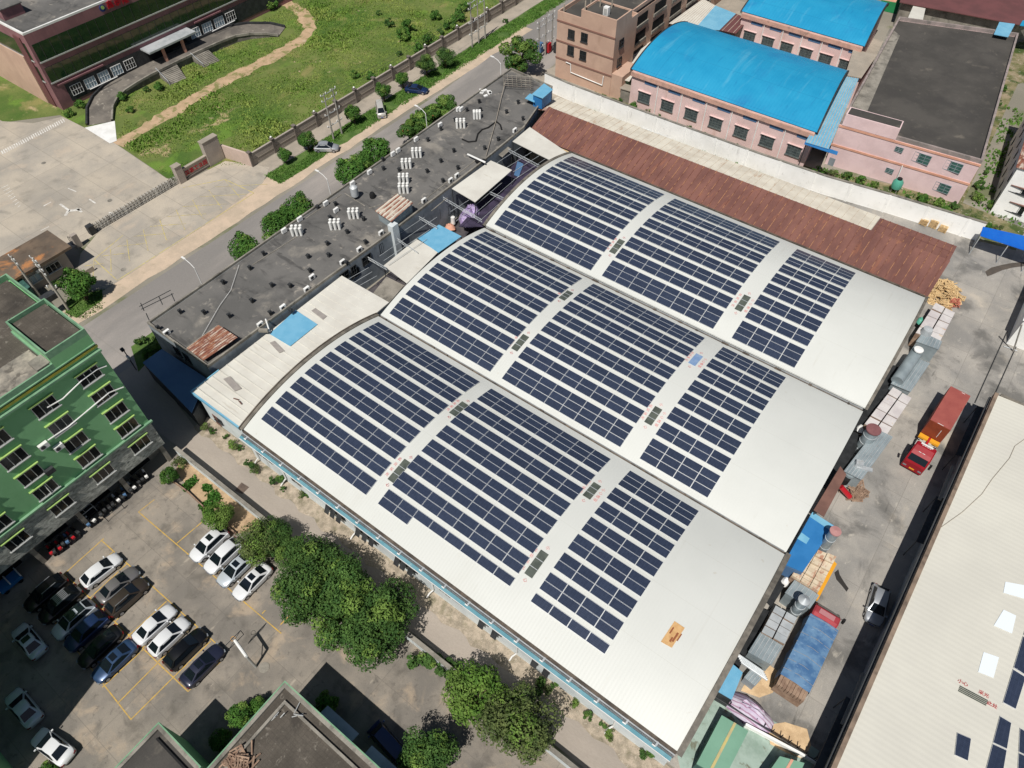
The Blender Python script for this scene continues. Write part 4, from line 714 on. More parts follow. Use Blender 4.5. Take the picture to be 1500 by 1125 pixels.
mb = MB(); mb.quad([G(*a, FZ - .24) for a in ((1312, 40), (1318, 30), (1487, 55), (1478, 62))][:0] or [G(*a, FZ - .25) for a in ((1240, 172), (1264, 178), (1318, 52), (1304, 40))]); mb.build('roof_gutter_path', OLDC, pf)
mb = MB(); q = [tuple(G(*a, FZ + 2.2)[:2]) for a in ((1249, 170), (1322, 187), (1328, 168), (1258, 152))]; y0 = 101.0; mb.prism([(33.6, 101.15), (42.3, 101.95), (42.0, 104.6), (33.4, 103.8)], FZ - .3, FZ + 1.7); mb.build('stair_head', PINK2, pf)
mb = MB(); mb.quad([(p[0], p[1], FZ + 1.72) for p in ((33.8, 101.35), (42.1, 102.15), (41.85, 104.4), (33.6, 103.6))]); mb.build('stair_roof', FLATR2, pf)
def on_front(x): return 101.2 + (x - 33.2) * 2.0 / 22.2
for (z0, z1) in ((FZ - .75, FZ - .4), (3.7, 4.05)):
    mb = MB(); mb.prism([(33.1, on_front(33.1) - .1), (55.5, on_front(55.5) - .1), (55.5, on_front(55.5) + .02), (33.1, on_front(33.1) + .02)], z0, z1, bottom=True); mb.build('orange_band', ORANGEB, pf)
for (px, py, wd, ht, c_) in ((1317, 219, 1.3, .9, 2), (1350, 232, 2.7, 1.7, 3), (1396, 244, 2.7, 1.7, 3), (1303, 250, 1.3, .9, 2), (1380, 275, 2.5, 1.6, 3)):
    p = GY(px, py, 102.4); y = on_front(p.x) - .02; p = GY(px, py, y); window(pf, (p.x, y, p.z), '-y', wd, ht, c_, 3, GREYW, MESHG, sill=False)
p = GY(1218, 238, 101.5); mb = MB(); mb.bb(p.x - .5, p.x + .5, on_front(p.x) - .06, on_front(p.x) + .1, max(0, p.z - 1), p.z + 1); mb.build('door', GREYW, pf)
mb = MB(); mb.tube(GY(1322, 243, 102.0), GY(1314, 262, 102.0), .1, n=6); mb.build('drain_pipe', WHITE, pf)
# metal roofs between the factories
def slab_thing(name, lab, cat, pts, z, m, t=0.1, rib=None, group=None):
    q = [G(*a[:2], a[2] if len(a) > 2 else z) for a in pts]; r_ = thing(name, lab, cat, q[0], group)
    if rib: ribbed_slab(q, t, m, rib[1], rib[0], 'sheet', r_, .06, .1)
    else: mb = MB(); mb.slab(q, t); mb.build('sheet', m, r_)
    return r_
t_ = slab_thing('passage_roof', 'light blue sheet roof over the passage right of the blue barrel roof', 'roof', ((1180, 208), (1214, 218), (1258, 115), (1234, 111)), 6.8, LBLUE, .08, (8, CORRRIB))
for a in ((1182, 206), (1212, 216)): mb = MB(); q = G(*a, 6.8); mb.tube((q.x, q.y + .3, 0), (q.x, q.y + .3, 6.7), .08); mb.build('post', DGREY, t_)
mb = MB(); mb.slab([G(*a, 6.6) for a in ((1178, 211), (1226, 227), (1228, 222), (1180, 206))], .06); mb.build('gutter', MBLUE, t_)
t_ = slab_thing('grey_passage_roof', 'flat grey roof between the two blue barrel roofs and the dark flat roof', 'roof', ((1238, 110), (1262, 114), (1285, 80), (1250, 72)), 6.4, PAVE, .15); mb = MB(); mb.prism([tuple(a[:2]) for a in PL(((1239, 109), (1261, 113), (1283, 81), (1251, 73)), 6.2)], 0, 6.2); mb.build('wall', PINK, t_)
t_ = slab_thing('white_passage_roof', 'white ribbed roof between the tan building and the blue barrel roof', 'roof', ((980, 34), (1018, 42), (1048, 8), (1030, -2)), 5.0, WROOF2, .08, (9, CORRRIB)); mb = MB(); mb.prism([tuple(a[:2]) for a in PL(((982, 34), (1016, 41), (1046, 8), (1030, 0)), 4.8)], 0, 4.8); mb.build('wall', OLDC, t_)
t_ = slab_thing('pale_blue_passage_roof', 'pale blue flat roof beside the white ribbed passage roof', 'roof', ((1018, 42), (1054, 44), (1078, 20), (1048, 8)), 5.05, LBLUE, .08)
mb = MB(); mb.prism([tuple(a[:2]) for a in PL(((1019, 41), (1053, 43), (1076, 20), (1049, 9)), 4.9)], 0, 4.9); mb.build('wall', OLDC, t_)
t_ = slab_thing('maroon_passage_roof', 'dark maroon sheet roof beside the pale blue passage roof', 'roof', ((1054, 44), (1078, 49), (1098, 28), (1078, 20)), 4.9, MAROOND, .08, (3, CORRRIB)); mb = MB(); mb.prism([tuple(a[:2]) for a in PL(((1055, 44), (1077, 48), (1097, 28), (1079, 21)), 4.8)], 0, 4.8); mb.build('wall', OLDC, t_)
t_ = slab_thing('white_side_roof', 'narrow whitish lean-to roof along the foot of the tan building', 'roof', ((895, 112), (922, 119), (958, 60), (940, 62)), 3.6, WROOF2, .1); mb = MB(); mb.prism([tuple(a[:2]) for a in PL(((896, 112), (921, 118), (956, 62), (941, 64)), 3.4)], 0, 3.4); mb.build('wall', PGREEN, t_)
# ---------------------------------------------------------------- tan building
tb = thing('tan_building', 'tan three-storey block with a stepped flat roof above the white wall', 'building', (-15, 98, 0))
TZ, TT = 12.4, 14.4
def rot(p, c=(-22.6, 98), a=-0.0): return p
mb = MB(); mb.bb(-22.6, -9.6, 98, 106, 0, TZ); mb.bb(-17.3, -9.6, 98.0, 103.5, TZ, TT); mb.bb(-22.4, -11.0, 106, 165, 0, TZ - .6); mb.build('wall', TAN, tb)
mb = MB(); mb.quad([(-22.3, 98.3, TZ + .02), (-17.35, 98.3, TZ + .02), (-17.35, 164, TZ + .02), (-22.3, 164, TZ + .02)]); mb.quad([(-17.0, 98.3, TT + .02), (-9.9, 98.3, TT + .02), (-9.9, 103.2, TT + .02), (-17.0, 103.2, TT + .02)]); mb.quad([(-17.35, 103.6, TZ + .02), (-11.2, 103.6, TZ + .02), (-11.2, 164, TZ + .02), (-17.35, 164, TZ + .02)]); mb.build('roof', FLATR2, tb)
mb = MB(); parapet(mb, [(-22.6, 98), (-17.3, 98), (-17.3, 103.5), (-9.6, 103.5), (-9.6, 106), (-11, 106.1), (-11, 165), (-22.4, 165)], TZ - .01, TZ + .7, .25); parapet(mb, [(-17.3, 98), (-9.6, 98), (-9.6, 103.5), (-17.3, 103.5)], TT - .01, TT + .25, .25); mb.build('parapet', TAN, tb)
for z in (TZ - 1.2, 7.4, 4.0):
    mb = MB(); mb.bb(-22.68, -9.55, 97.9, 98.02, z, z + .3); mb.build('band', TANB, tb)
for (px, py) in ((837, 50), (856, 55), (836, 74), (854, 81)): p = GY(px, py, 97.97); window(tb, (p.x, 97.98, p.z), '-y', 1.5, 1.7, 2, 2, DGREY, GLASSD)
for k in range(7):
    for z in (3.2, 6.6, 10.0):
        y = 108 + k * 7.5; mb = MB(); mb.bb(-11.02, -10.93, y, y + 4.6, z - 1.2, z + 1.0); w1 = mb.build('gallery_opening', DARK, tb); mb = MB(); mb.bb(-10.95, -10.7, y - .3, y + 4.9, z - 1.35, z - 0.75); mb.build('sill_wall', OLDC, w1)
for z in (6.0, 9.6): window(tb, (-9.58, 100.5, z), '+x', 1.6, 1.6, 2, 2, DGREY, GLASSD)
mb = MB(); mb.path([GY(*a, 97.85) for a in ((829, 91), (836, 94), (836, 106), (882, 125), (884, 112))], .1, 6); mb.build('pipe', WHITE, tb)
mb = MB(); mb.bb(-10.9, -7.2, 98.1, 104, 0, 4.6); mb.build('side_wing', TAN, tb)
for k, (px, py) in enumerate(((866, -6), (879, 4), (896, 6), (857, 10), (826, 14))):
    p = G(px, py + 6, TT if px > 850 else TZ); mb = MB(); mb.tube((p.x, p.y, TZ), (p.x, p.y, p.z + 1.8), .14); mb.build('column_stub', PAVE, tb)
p = G(888, 22, TT); t_ = thing('white_roof_box', 'white metal cabinet standing on the roof of the tan building', 'cabinet', (p.x, p.y, TT)); mb = MB(); mb.box((p.x, p.y, TT + .75), (1.0, .8, 1.5)); mb.build('body', WHITE, t_); mb = MB(); mb.box((p.x, p.y - .41, TT + .7), (.7, .03, 1.1)); mb.build('door', ALU, t_)
# stacked red drums, stored pipes, guard box along the white wall
t_ = thing('drum_pair', 'two dark red drums lying by a green bin at the white wall', 'drums', G(886, 163)); 
for k in (0, 1): mb = MB(); p = G(889 + 5 * k, 163 + 1.2 * k); mb.tube((p.x, p.y - .6, .4), (p.x, p.y + .6, .4), .4, n=12); mb.build('drum', REDM, t_)
t_ = thing('green_bin', 'dark green wheeled bin beside the red drums at the white wall', 'bin', G(898, 166)); p = G(898, 168); mb = MB(); mb.box((p.x, p.y, .75), (1.3, 1.0, 1.1)); mb.build('body', MESHG, t_); mb = MB(); mb.box((p.x, p.y, 1.36), (1.36, 1.06, .1)); mb.build('lid', DGREY, t_)
mb = MB()
for k in range(5): a, b_ = G(939 + 0, 184 + 1.2 * k, .15), G(982, 199 + 1.2 * k, .15); mb.tube(a, b_, .1, n=6)
single('stored_pipes', mb, GALV, 'bundle of grey pipes lying on the ground below the white wall', 'pipes', G(960, 192))
t_ = thing('grey_kiosk', 'small grey concrete kiosk in front of the pink factory corner', 'kiosk', G(919, 145)); p = G(919, 148); mb = MB(); mb.box((p.x, p.y, 1.3), (2.6, 1.6, 2.6), .1); mb.build('wall', OLDC, t_); mb = MB(); mb.box((p.x, p.y, 2.68), (3.0, 2.0, .16), .1); mb.build('roof', PAVE, t_)
t_ = thing('green_water_tank', 'round green plastic water tank standing by the pink flat-roofed factory', 'water tank', G(1309, 280)); p = G(1309, 281)
for k in range(4): mb = MB(); a = k * 1.57 + .7; mb.tube((p.x + .6 * math.cos(a), p.y + .6 * math.sin(a), 0), (p.x + .6 * math.cos(a), p.y + .6 * math.sin(a), .9), .07); mb.build('leg', OLDC, t_)
mb = MB(); mb.lathe([(.001, .9), (.8, .9), (.85, 1.2), (.85, 2.0), (.5, 2.5), (.001, 2.5)], 18, (p.x, p.y, 0)); mb.build('drum', TANKG, t_); mb = MB(); mb.lathe([(.001, 2.75), (.42, 2.7), (.42, 2.45)], 14, (p.x, p.y, 0)); mb.build('lid', BLACK, t_)
# ---------------------------------------------------------------- maroon roof row and green court in the top right corner
t_ = slab_thing('maroon_roofed_shed', 'wide shed with a plain maroon roof beyond the dark flat roof', 'shed', ((1318, 3), (1494, 36), (1560, 8), (1330, -40)), 5.5, MAROOND, .15); mb = MB(); mb.prism([tuple(a[:2]) for a in PL(((1322, 3), (1492, 34), (1556, 8), (1334, -36)), 5.2)], 0, 5.2); mb.build('wall', OLDC, t_)
slab_thing('white_sheet_patch', 'white sheet roof patch between the maroon roof and the dark flat roof', 'roof sheet', ((1330, 26), (1352, 29), (1356, 11), (1338, 8)), 5.2, WROOF2, .1)
slab_thing('pale_blue_roof_patch', 'pale blue sheet patch at the right end of the dark flat roof', 'roof sheet', ((1456, 50), (1477, 54), (1487, 35), (1464, 32)), 8.6, LBLUE, .1)
for k in range(6): pass
sheet('green_court', [tuple(G(*a)[:2]) for a in ((1292, 16), (1318, 22), (1330, -10), (1290, -14))], 0.05, mat('court_green', S(24, 116, 66), S(30, 104, 60), 0.3))
sheet('orange_court', [tuple(G(*a)[:2]) for a in ((1290, 0), (1312, 4), (1320, -12), (1288, -16))], 0.06, ORANGEB)
t_ = slab_thing('corner_blue_roof', 'sliver of bright blue roof at the far right edge of the picture', 'roof', ((1494, 37), (1530, 42), (1530, 26), (1498, 30)), 6.0, BLUER, .1)
# ---------------------------------------------------------------- right hand edge buildings
wb = thing('white_corner_house', 'white two-storey house with a rusty tin roof at the right edge', 'house', G(1452, 310))
p0 = G(1450, 311); p0.z = 0; mb = MB(); mb.prism([(p0.x, p0.y), (p0.x + 9, p0.y + .8), (p0.x + 6.5, p0.y + 24), (p0.x - 2.4, p0.y + 23)], 0, 8.6); mb.build('wall', WHITEW, wb)
q = [(p0.x - .3, p0.y - .3, 8.7), (p0.x + 9.3, p0.y + .6, 8.7), (p0.x + 6.6, p0.y + 24.3, 9.8), (p0.x - 2.6, p0.y + 23.3, 9.8)]; ribbed_slab(q, .1, OLDRUST, RUSTRIB, 14, 'roof', wb)
for (px, py, wd, ht) in ((1488, 307 - 1, 2.4, 1.5), (1492, 279, 2.4, .9)):
    p = GY(px, py, p0.y + .25); window(wb, (p.x, p0.y + .08 + (p.x - p0.x) * .089, p.z), '-y', wd, ht, 3, 1, DGREY, GLASSD, hood=.35, hood_m=BROWNS)
for k in range(6):
    for z in (2.2, 5.8): y = p0.y + 2 + k * 3.6; mb = MB(); x = p0.x - 2.4 * (y - p0.y) / 23; mb.box((x - .02, y, z), (.1, 1.4, 1.3)); mb.build('side_window', GLASSD, wb)
bs = thing('blue_canopy', 'open-sided canopy with a bright blue sheet roof at the right edge', 'canopy', G(1440, 350)); q = [G(*a, 3.7) for a in ((1436, 345), (1530, 376), (1530, 352), (1440, 332))]
mb = MB(); mb.slab(q, .1); mb.build('roof', mat('canopy_blue', S(16, 96, 196), S(24, 104, 200), .4, r=.45), bs)
for a in ((1437, 345), (1478, 358), (1516, 371), (1442, 333), (1516, 349)): p = G(*a, 3.7); mb = MB(); mb.tube((p.x, p.y, 0), (p.x, p.y, 3.6), .07); mb.build('post', GALV, bs)
sh = thing('shaded_white_shed', 'white sheet shed with a dark shaded side at the right edge of the yard', 'shed', G(1476, 505)); p1_ = G(1474, 503); mb = MB(); mb.prism([(p1_.x, p1_.y), (p1_.x + 8, p1_.y + .2), (p1_.x + 8, p1_.y + 13), (p1_.x, p1_.y + 13)], 0, 4.6); mb.build('wall', WHITEW, sh); mb = MB(); mb.slab([(p1_.x - .2, p1_.y - .2, 4.72), (p1_.x + 8.2, p1_.y, 4.72), (p1_.x + 8.2, p1_.y + 13.2, 4.75), (p1_.x - .2, p1_.y + 13.2, 4.75)], .1); mb.build('roof', WHITEW, sh)
# ---------------------------------------------------------------- right-hand warehouse with its own panels
RZ = 7.0
rw = thing('white_warehouse', 'white-roofed warehouse with a few solar panels along the right edge', 'warehouse', (69, 30, 0))
e0, e1 = G(1457, 577, RZ), G(1217, 1125, RZ)
def ex(y): return 0.25 + e0.x + (e1.x - e0.x) * (y - e0.y) / (e1.y - e0.y)
ya, yb = e0.y, -25.0
mb = MB(); mb.prism([(ex(ya) + .35, ya - .2), (ex(yb) + .35, yb), (120, yb), (120, ya - .2)], 0, RZ - .3); mb.build('wall', GREYW, rw)
SL = 0.045
mb = MB(); q = [(ex(yb) + .1, yb, RZ), (88, yb, RZ + SL * 19), (88, ya, RZ + SL * 19), (ex(ya) + .1, ya, RZ)]; mb.slab(q, .12); q2 = [(88, yb, RZ + SL * 19), (120, yb, RZ), (120, ya, RZ), (88, ya, RZ + SL * 19)]; mb.slab(q2, .12); mb.build('roof', mat('warehouse_roof', S(208, 206, 195), S(200, 198, 188), .1, r=.5, rib=('Y', .55, .12), stains=[(S(200, 197, 188), .15, .58, .72, .5)]), rw)
mb = MB(); mb.prism([(ex(ya) - .28, ya + .15), (ex(yb) - .28, yb), (ex(yb) + .12, yb), (ex(ya) + .12, ya + .15)], RZ - .6, RZ + .18, bottom=True); mb.build('parapet', mat('brown_parapet', S(142, 124, 108), S(112, 98, 86), .6, stains=[(S(84, 74, 66), 1.2, .55, .7, .6)]), rw)
mb = MB(); mb.prism([(ex(ya) - .5, ya), (ex(yb) - .5, yb), (ex(yb) - .28, yb), (ex(ya) - .28, ya)], RZ - 1.0, RZ - .7, bottom=True); mb.build('gutter', mat('blue_grey_gutter', S(72, 75, 78), S(60, 63, 66), .5, r=.6), rw)
mb = MB(); mb.prism([(ex(ya) + .35, ya), (120, ya), (120, ya + .35), (ex(ya) + .35, ya + .35)], RZ - .4, RZ + .16); mb.build('end_trim', TRIM, rw)
for y in range(-2, 54, 7): window(rw, (ex(y) + .34, y, 3.4), '-x', 3.2, 1.4, 4, 1, ALU, GLASSD)
mb = MB(); mb.slab([(a.x, a.y, 4.0) for a in PL(((1394, 681), (1398, 683), (1379, 733), (1374, 731)), 4.0)], .1); t_ = single('ledge_plank', mb, PAVE, 'long pale plank ledge hung on the shaded side of the warehouse near the red truck', 'ledge', G(1386, 706, 4), 'plank ledges on the warehouse side')
mb = MB(); mb.slab([(a.x, a.y, 4.0) for a in PL(((1263, 985), (1267, 987), (1236, 1062), (1231, 1060)), 4.0)], .1); single('ledge_plank', mb, PAVE, 'long pale plank ledge hung on the shaded side of the warehouse near the picture bottom', 'ledge', G(1250, 1022, 4), 'plank ledges on the warehouse side')
# canopies on the side that throw the stepped shadow
for (lab, pa, pb) in (('dark side canopy of the warehouse by the red truck', 48.5, 57.5), ('dark side canopy of the warehouse beside the plank near the truck', 34.5, 41.5), ('dark side canopy of the warehouse near the picture bottom', 2.0, 14.5)):
    r_ = thing('side_canopy', lab, 'canopy', (ex(pa), pa, 0), 'canopies on the warehouse side'); mb = MB(); mb.slab([(ex(pa) - .75, pa, 3.5), (ex(pa) + .2, pa, 3.8), (ex(pb) + .2, pb, 3.8), (ex(pb) - .75, pb, 3.5)], .08); mb.build('sheet', DGREY, r_)
    for y in (pa + .1, pb - .1): mb = MB(); mb.tube((ex(y) - .7, y, 0), (ex(y) - .7, y, 3.45), .05); mb.build('post', DGREY, r_)
def rz_at(x): return RZ + SL * (x - 69)
def roofq(px): return [(lambda p: Vector((p.x, p.y, rz_at(p.x))))(G(a, b_, RZ + .4)) for a, b_ in px]
def rpanel(px, lab, m=None, split=1):
    q = roofq(px); r_ = thing('solar_panel_row', lab, 'solar panels', sum(q, Vector()) / 4, 'solar panels on the right warehouse'); n = split
    for k in range(n):
        a, b_, c, d = q[0].lerp(q[3], k / n), q[1].lerp(q[2], k / n), q[1].lerp(q[2], (k + .96) / n), q[0].lerp(q[3], (k + .96) / n); up = Vector((0, 0, .12)); mb = MB(); mb.slab([a + up, b_ + up, c + up, d + up], .05, 1); cc = (a + b_ + c + d) / 4; mb.slab([v + (cc - v) * .03 + up * 1.06 for v in (a, b_, c, d)], .004, 0); mb.build('panel', [PANEL, PFRAME], r_)
rpanel(((1442, 1131), (1466, 1140), (1480, 1058), (1464, 1048)), 'dark solar panel row entering from the bottom edge on the right warehouse', split=2)
rpanel(((1468, 1030), (1486, 1040), (1530, 900), (1512, 885)), 'solar panel row at the right edge above the lettered roof vent', split=3)
rpanel(((1488, 1140), (1512, 1150), (1516, 1080), (1492, 1066)), 'solar panel row cut off by the bottom right corner of the picture', split=2)
rpanel(((1398, 1106), (1417, 1115), (1422, 1081), (1402, 1072)), 'single loose dark solar panel on the right warehouse roof')
for px, lab in ((((1433, 984), (1455, 993), (1463, 963), (1441, 955)), 'pale blue sheet patch on the right warehouse roof above the lettered vent'), (((1456, 916), (1482, 928), (1488, 902), (1470, 893)), 'pale blue sheet patch on the right warehouse roof by the right edge'), (((1470, 868), (1510, 880), (1512, 860), (1473, 852)), 'pale blue sheet patch highest up on the right warehouse roof')):
    q = roofq(px); mb = MB(); mb.slab([v + Vector((0, 0, .06)) for v in q], .04); single('roof_patch', mb, mat('pale_patch', S(226, 234, 240), r=.5) if 'pale_patch' not in bpy.data.materials else bpy.data.materials['pale_patch'], lab, 'roof patch', q[0], 'pale patches on the right warehouse roof')
q = roofq(((1404, 1012), (1407, 1003), (1447, 1025), (1444, 1034))); r_ = thing('louvred_skylight', 'long dark slatted skylight with red lettering on the right warehouse roof', 'skylight', q[0])
for k in range(4): f0, f1 = k / 4, (k + .62) / 4; mb = MB(); mb.slab([a.lerp(b_, f_) + Vector((0, 0, .07)) for (a, b_, f_) in ((q[0], q[1], f0), (q[3], q[2], f0), (q[3], q[2], f1), (q[0], q[1], f1))], .05); mb.build('slat', SKYL, r_)
ux = (q[2] - q[1]).normalized(); uy = (q[1] - q[0]).normalized()
for tx, px in (('小心', (1411, 1000)), ('采光', (1441, 1017)), ('此处', (1453, 1033))): p = roofq((px,))[0] + Vector((0, 0, .03)); text_mb(tx, .44, p, ux, uy, .01).build('lettering', REDSIGN, r_)
mb = MB(); mb.path([roofq((a,))[0] + Vector((0, 0, .05)) for a in ((1505, 640), (1488, 652), (1480, 670), (1455, 700), (1440, 722), (1412, 748), (1378, 772))], .03, 5); single('roof_cable', mb, PAVE, 'thin cable snaking over the white warehouse roof', 'cable', roofq(((1455, 700),))[0])

# ---------------------------------------------------------------- work yard: sheds, silos, stacked timber
def ridge_shed(lab, pts, z, m, mr, nr, group=None, wallm=None, name='yard_shed'):
    q = [G(*a, z) for a in pts]; r_ = thing(name, lab, 'shed', (q[0].x, q[0].y, 0), group)
    ribbed_slab(q, .08, m, mr, nr, 'roof', r_, .06, .09); mb = MB(); c = sum(q, Vector()) / 4; mb.prism([(p.x + (c.x - p.x) * .05, p.y + (c.y - p.y) * .05) for p in q], 0, z - .15); mb.build('wall', wallm or GREYW, r_); return r_
def stack(lab, pts, z, nx, ny, seed, m1, m2, name='board_stack'):
    """kiln racks: a block of boxed timber bundles under pale sheets, laid out on a grid"""
    q = [G(*a, z) for a in pts]; r_ = thing(name, lab, 'timber stack', (sum(q, Vector()) / 4).xy.to_3d(), 'covered timber stacks'); k_ = random.Random(seed)
    for i in range(nx):
        for j in range(ny):
            def P_(u, v): return q[0].lerp(q[1], u).lerp(q[3].lerp(q[2], u), v)
            g = .05; c4 = [P_((i + g) / nx, (j + g) / ny), P_((i + 1 - g) / nx, (j + g) / ny), P_((i + 1 - g) / nx, (j + 1 - g) / ny), P_((i + g) / nx, (j + 1 - g) / ny)]; dz = k_.uniform(-.12, .1); mb = MB(); mb.prism([(p.x, p.y) for p in c4], 0.1, z - .1 + dz, 1)
            mb.slab([Vector((p.x, p.y, z + dz)) for p in c4], .1, 0); mb.build('bundle', [m1, m2], r_)
    return r_
SHEETP = mat('pale_board_sheet', S(206, 202, 200), S(190, 184, 184), .6, r=.8, stains=[(S(206, 176, 132), .8, .6, .68, .7), (S(196, 136, 120), 1.2, .68, .74, .6)])
stack('pale sheeted timber stack beside the red container truck', ((1266, 620), (1300, 637), (1337, 582), (1308, 566)), 2.6, 2, 5, 1, SHEETP, OLDWOOD)
stack('pale sheeted timber stack below the heap of broken pallets', ((1340, 488), (1378, 500), (1400, 458), (1370, 443)), 2.6, 2, 5, 2, SHEETP, OLDWOOD)
stack('grey sheeted timber stack beside the blue tarpaulin truck', ((1115, 925), (1150, 944), (1168, 905), (1136, 886)), 2.8, 2, 4, 3, GALV, OLDWOOD)
def kiln(lab, pts, z, seed):
    r_ = ridge_shed(lab, pts, z, GALVD, GALV, 6, 'galvanised yard kilns', GALVD, 'kiln_shed'); return r_
kiln('galvanised kiln shed with steps between the capped silo and the loader heap', ((1236, 690), (1262, 703), (1308, 640), (1284, 628)), 2.6, 1)
kiln('galvanised kiln shed at the foot of the big horizontal duct', ((1342, 500), (1375, 512), (1380, 500), (1352, 487)), 2.7, 2)
kiln('low galvanised kiln shed between the two upper timber stacks', ((1305, 562), (1334, 574), (1362, 532), (1335, 520)), 2.3, 3)
kiln('galvanised kiln shed left of the grey sheeted stack', ((1150, 868), (1186, 892), (1200, 872), (1165, 848)), 2.6, 4)
kiln('galvanised kiln shed with light strips at the blue truck tail', ((1096, 955), (1130, 974), (1147, 946), (1114, 926)), 2.4, 5)
mb = MB()
for k in range(5): a, b_ = G(1080 + 1.5 * k, 958 + 3 * k, 1.6), G(1118 + 1.5 * k, 984 + 3 * k, 1.6); mb.tube(a, b_, .14, n=8)
single('stacked_tubes', mb, GALV, 'row of shiny metal tubes stacked at the foot of the lower kiln shed', 'tubes', G(1100, 975))
ridge_shed('small grey shed on the sawdust beside the shiny tubes', ((1090, 992), (1106, 1005), (1116, 994), (1100, 980)), 1.5, GALVD, GALV, 4)
# rust-streaked timber under rusty sheets
r_ = thing('rusty_timber_stack', 'stack covered with rust-streaked boards and a yellow edge beam', 'timber stack', G(1190, 845)); q = [G(*a, 3.2) for a in ((1160, 842), (1200, 866), (1226, 815), (1186, 798))]
k_ = random.Random(4)
for j in range(9):
    for i in range(3):
        u0, u1 = i / 3 + .01, (i + 1) / 3 - .01; v0, v1 = j / 9 + .008, (j + 1) / 9 - .008
        def P_(u, v): return q[0].lerp(q[1], u).lerp(q[3].lerp(q[2], u), v)
        dz = Vector((0, 0, k_.uniform(-.2, .12))); mb = MB(); mb.slab([P_(u0, v0) + dz, P_(u1, v0) + dz, P_(u1, v1) + dz, P_(u0, v1) + dz], .5); mb.build('board_bundle', CREAMR, r_)
mb = MB(); mb.prism([(p.x, p.y) for p in q], 0, 2.7); mb.build('base', OLDWOOD, r_)
mb = MB(); mb.slab([G(*a, 1.4) for a in ((1188, 872), (1198, 879), (1226, 826), (1222, 822))], .3); mb.build('edge_beam', ORANGE, r_)
deck('brown_canopy', 'narrow brown sheet canopy against the middle arch end wall', ((1192, 747), (1207, 757), (1240, 695), (1231, 683)), 4.4, BROWNS, .08, 'canopy')
r_ = thing('blue_yard_shed', 'bright blue sheet shed under the tall silo shadow at the middle arch end', 'shed', G(1192, 785)); q = [G(*a, 3.8) for a in ((1148, 826), (1176, 838), (1222, 770), (1190, 750))]; mb = MB(); mb.slab(q, .1); mb.build('roof', MBLUE, r_); mb = MB(); mb.prism([(p.x, p.y) for p in q], 0, 3.6); mb.build('wall', NBLUE, r_)
mb = MB(); mb.slab([v + Vector((0, 0, .03)) for v in PL(((1190, 750), (1221, 770), (1216, 777), (1186, 757)), 3.83)], .03); mb.slab([v + Vector((0, 0, .03)) for v in PL(((1174, 780), (1186, 789), (1181, 797), (1168, 789)), 3.83)], .03); mb.build('roof_sheet', LBLUE, r_)
r_ = thing('light_blue_yard_roof', 'light blue sheet roof patch by the near arch end above the green shed', 'roof', G(1068, 1000)); q = [G(*a, 2.6) for a in ((1050, 1012), (1072, 1025), (1088, 985), (1068, 968))]; mb = MB(); mb.slab(q, .08); mb.build('sheet', LBLUE2, r_); mb = MB(); mb.prism([(p.x, p.y) for p in q], 0, 2.4); mb.build('wall', DGREY, r_)
def silo(lab, base, top, zt, rad, capm, cone=False, bodym=None):
    p = G(*base); t_ = G(*top, zt); r_ = thing('dust_silo', lab, 'silo', p, 'dust silos of the work yard'); c = Vector((t_.x, t_.y, 0)); mb = MB(); mb.tube(c, c + Vector((0, 0, zt)), rad, n=20); mb.build('body', bodym or GALVD, r_)
    mb = MB(); mb.lathe([(.001, zt + (.5 if cone else .14)), (rad * 1.18, zt + .05), (rad * 1.18, zt - .12), (.001, zt - .12)], 22, c); mb.build('cap', capm, r_)
    for k in range(3): mb = MB(); z = zt * (k + .7) / 3.6; mb.lathe([(rad, z), (rad + .05, z), (rad + .05, z + .08), (rad, z + .08)], 20, c); mb.build('hoop', GALV, r_)
    return r_
CAPM = mat('maroon_cap', S(134, 92, 92), S(120, 80, 82), .8, r=.5)
CAPP = mat('dull_pink_cap', S(186, 140, 136), S(170, 124, 122), .8, r=.5)
silo('silo with a wide dark maroon cap beside the pale timber stack', (1280, 640), (1280, 629), 4.6, .74, CAPM); silo('tall slim silo with a dull pink cap beside the blue shed', (1215, 805), (1224, 778), 6.5, .5, CAPP); silo('silo with a shiny metal cone cap beside the grey timber stack', (1172, 905), (1178, 879), 5.2, .5, GALV, True); silo('silo with a pale open cap at the end of the horizontal duct', (1340, 525), (1346, 512), 4.4, .5, WHITE)
mb = MB(); mb.tube(G(1343, 516, 3.4), G(1314, 558, 2.8), .75, n=18); single('dust_duct', mb, GALVD, 'fat horizontal metal duct running down from the pale-capped silo', 'duct', G(1330, 535))
mb = MB(); mb.lathe([(.001, 2.2), (.6, 2.1), (.7, 1.7), (.7, 0)], 14, G(1350, 497, 1.5)); single('grey_hopper', mb, GALV, 'rounded grey hopper just above the pale-capped silo', 'hopper', G(1350, 497))
mb = MB(); mb.box(G(1258, 680, 2.9), (.8, .7, .9), .3); mb.box(G(1266, 686, 2.7), (1.8, .5, .2), .3); single('fan_unit', mb, GALV, 'fan unit with pale ducts on the kiln shed roof', 'fan', G(1260, 682))
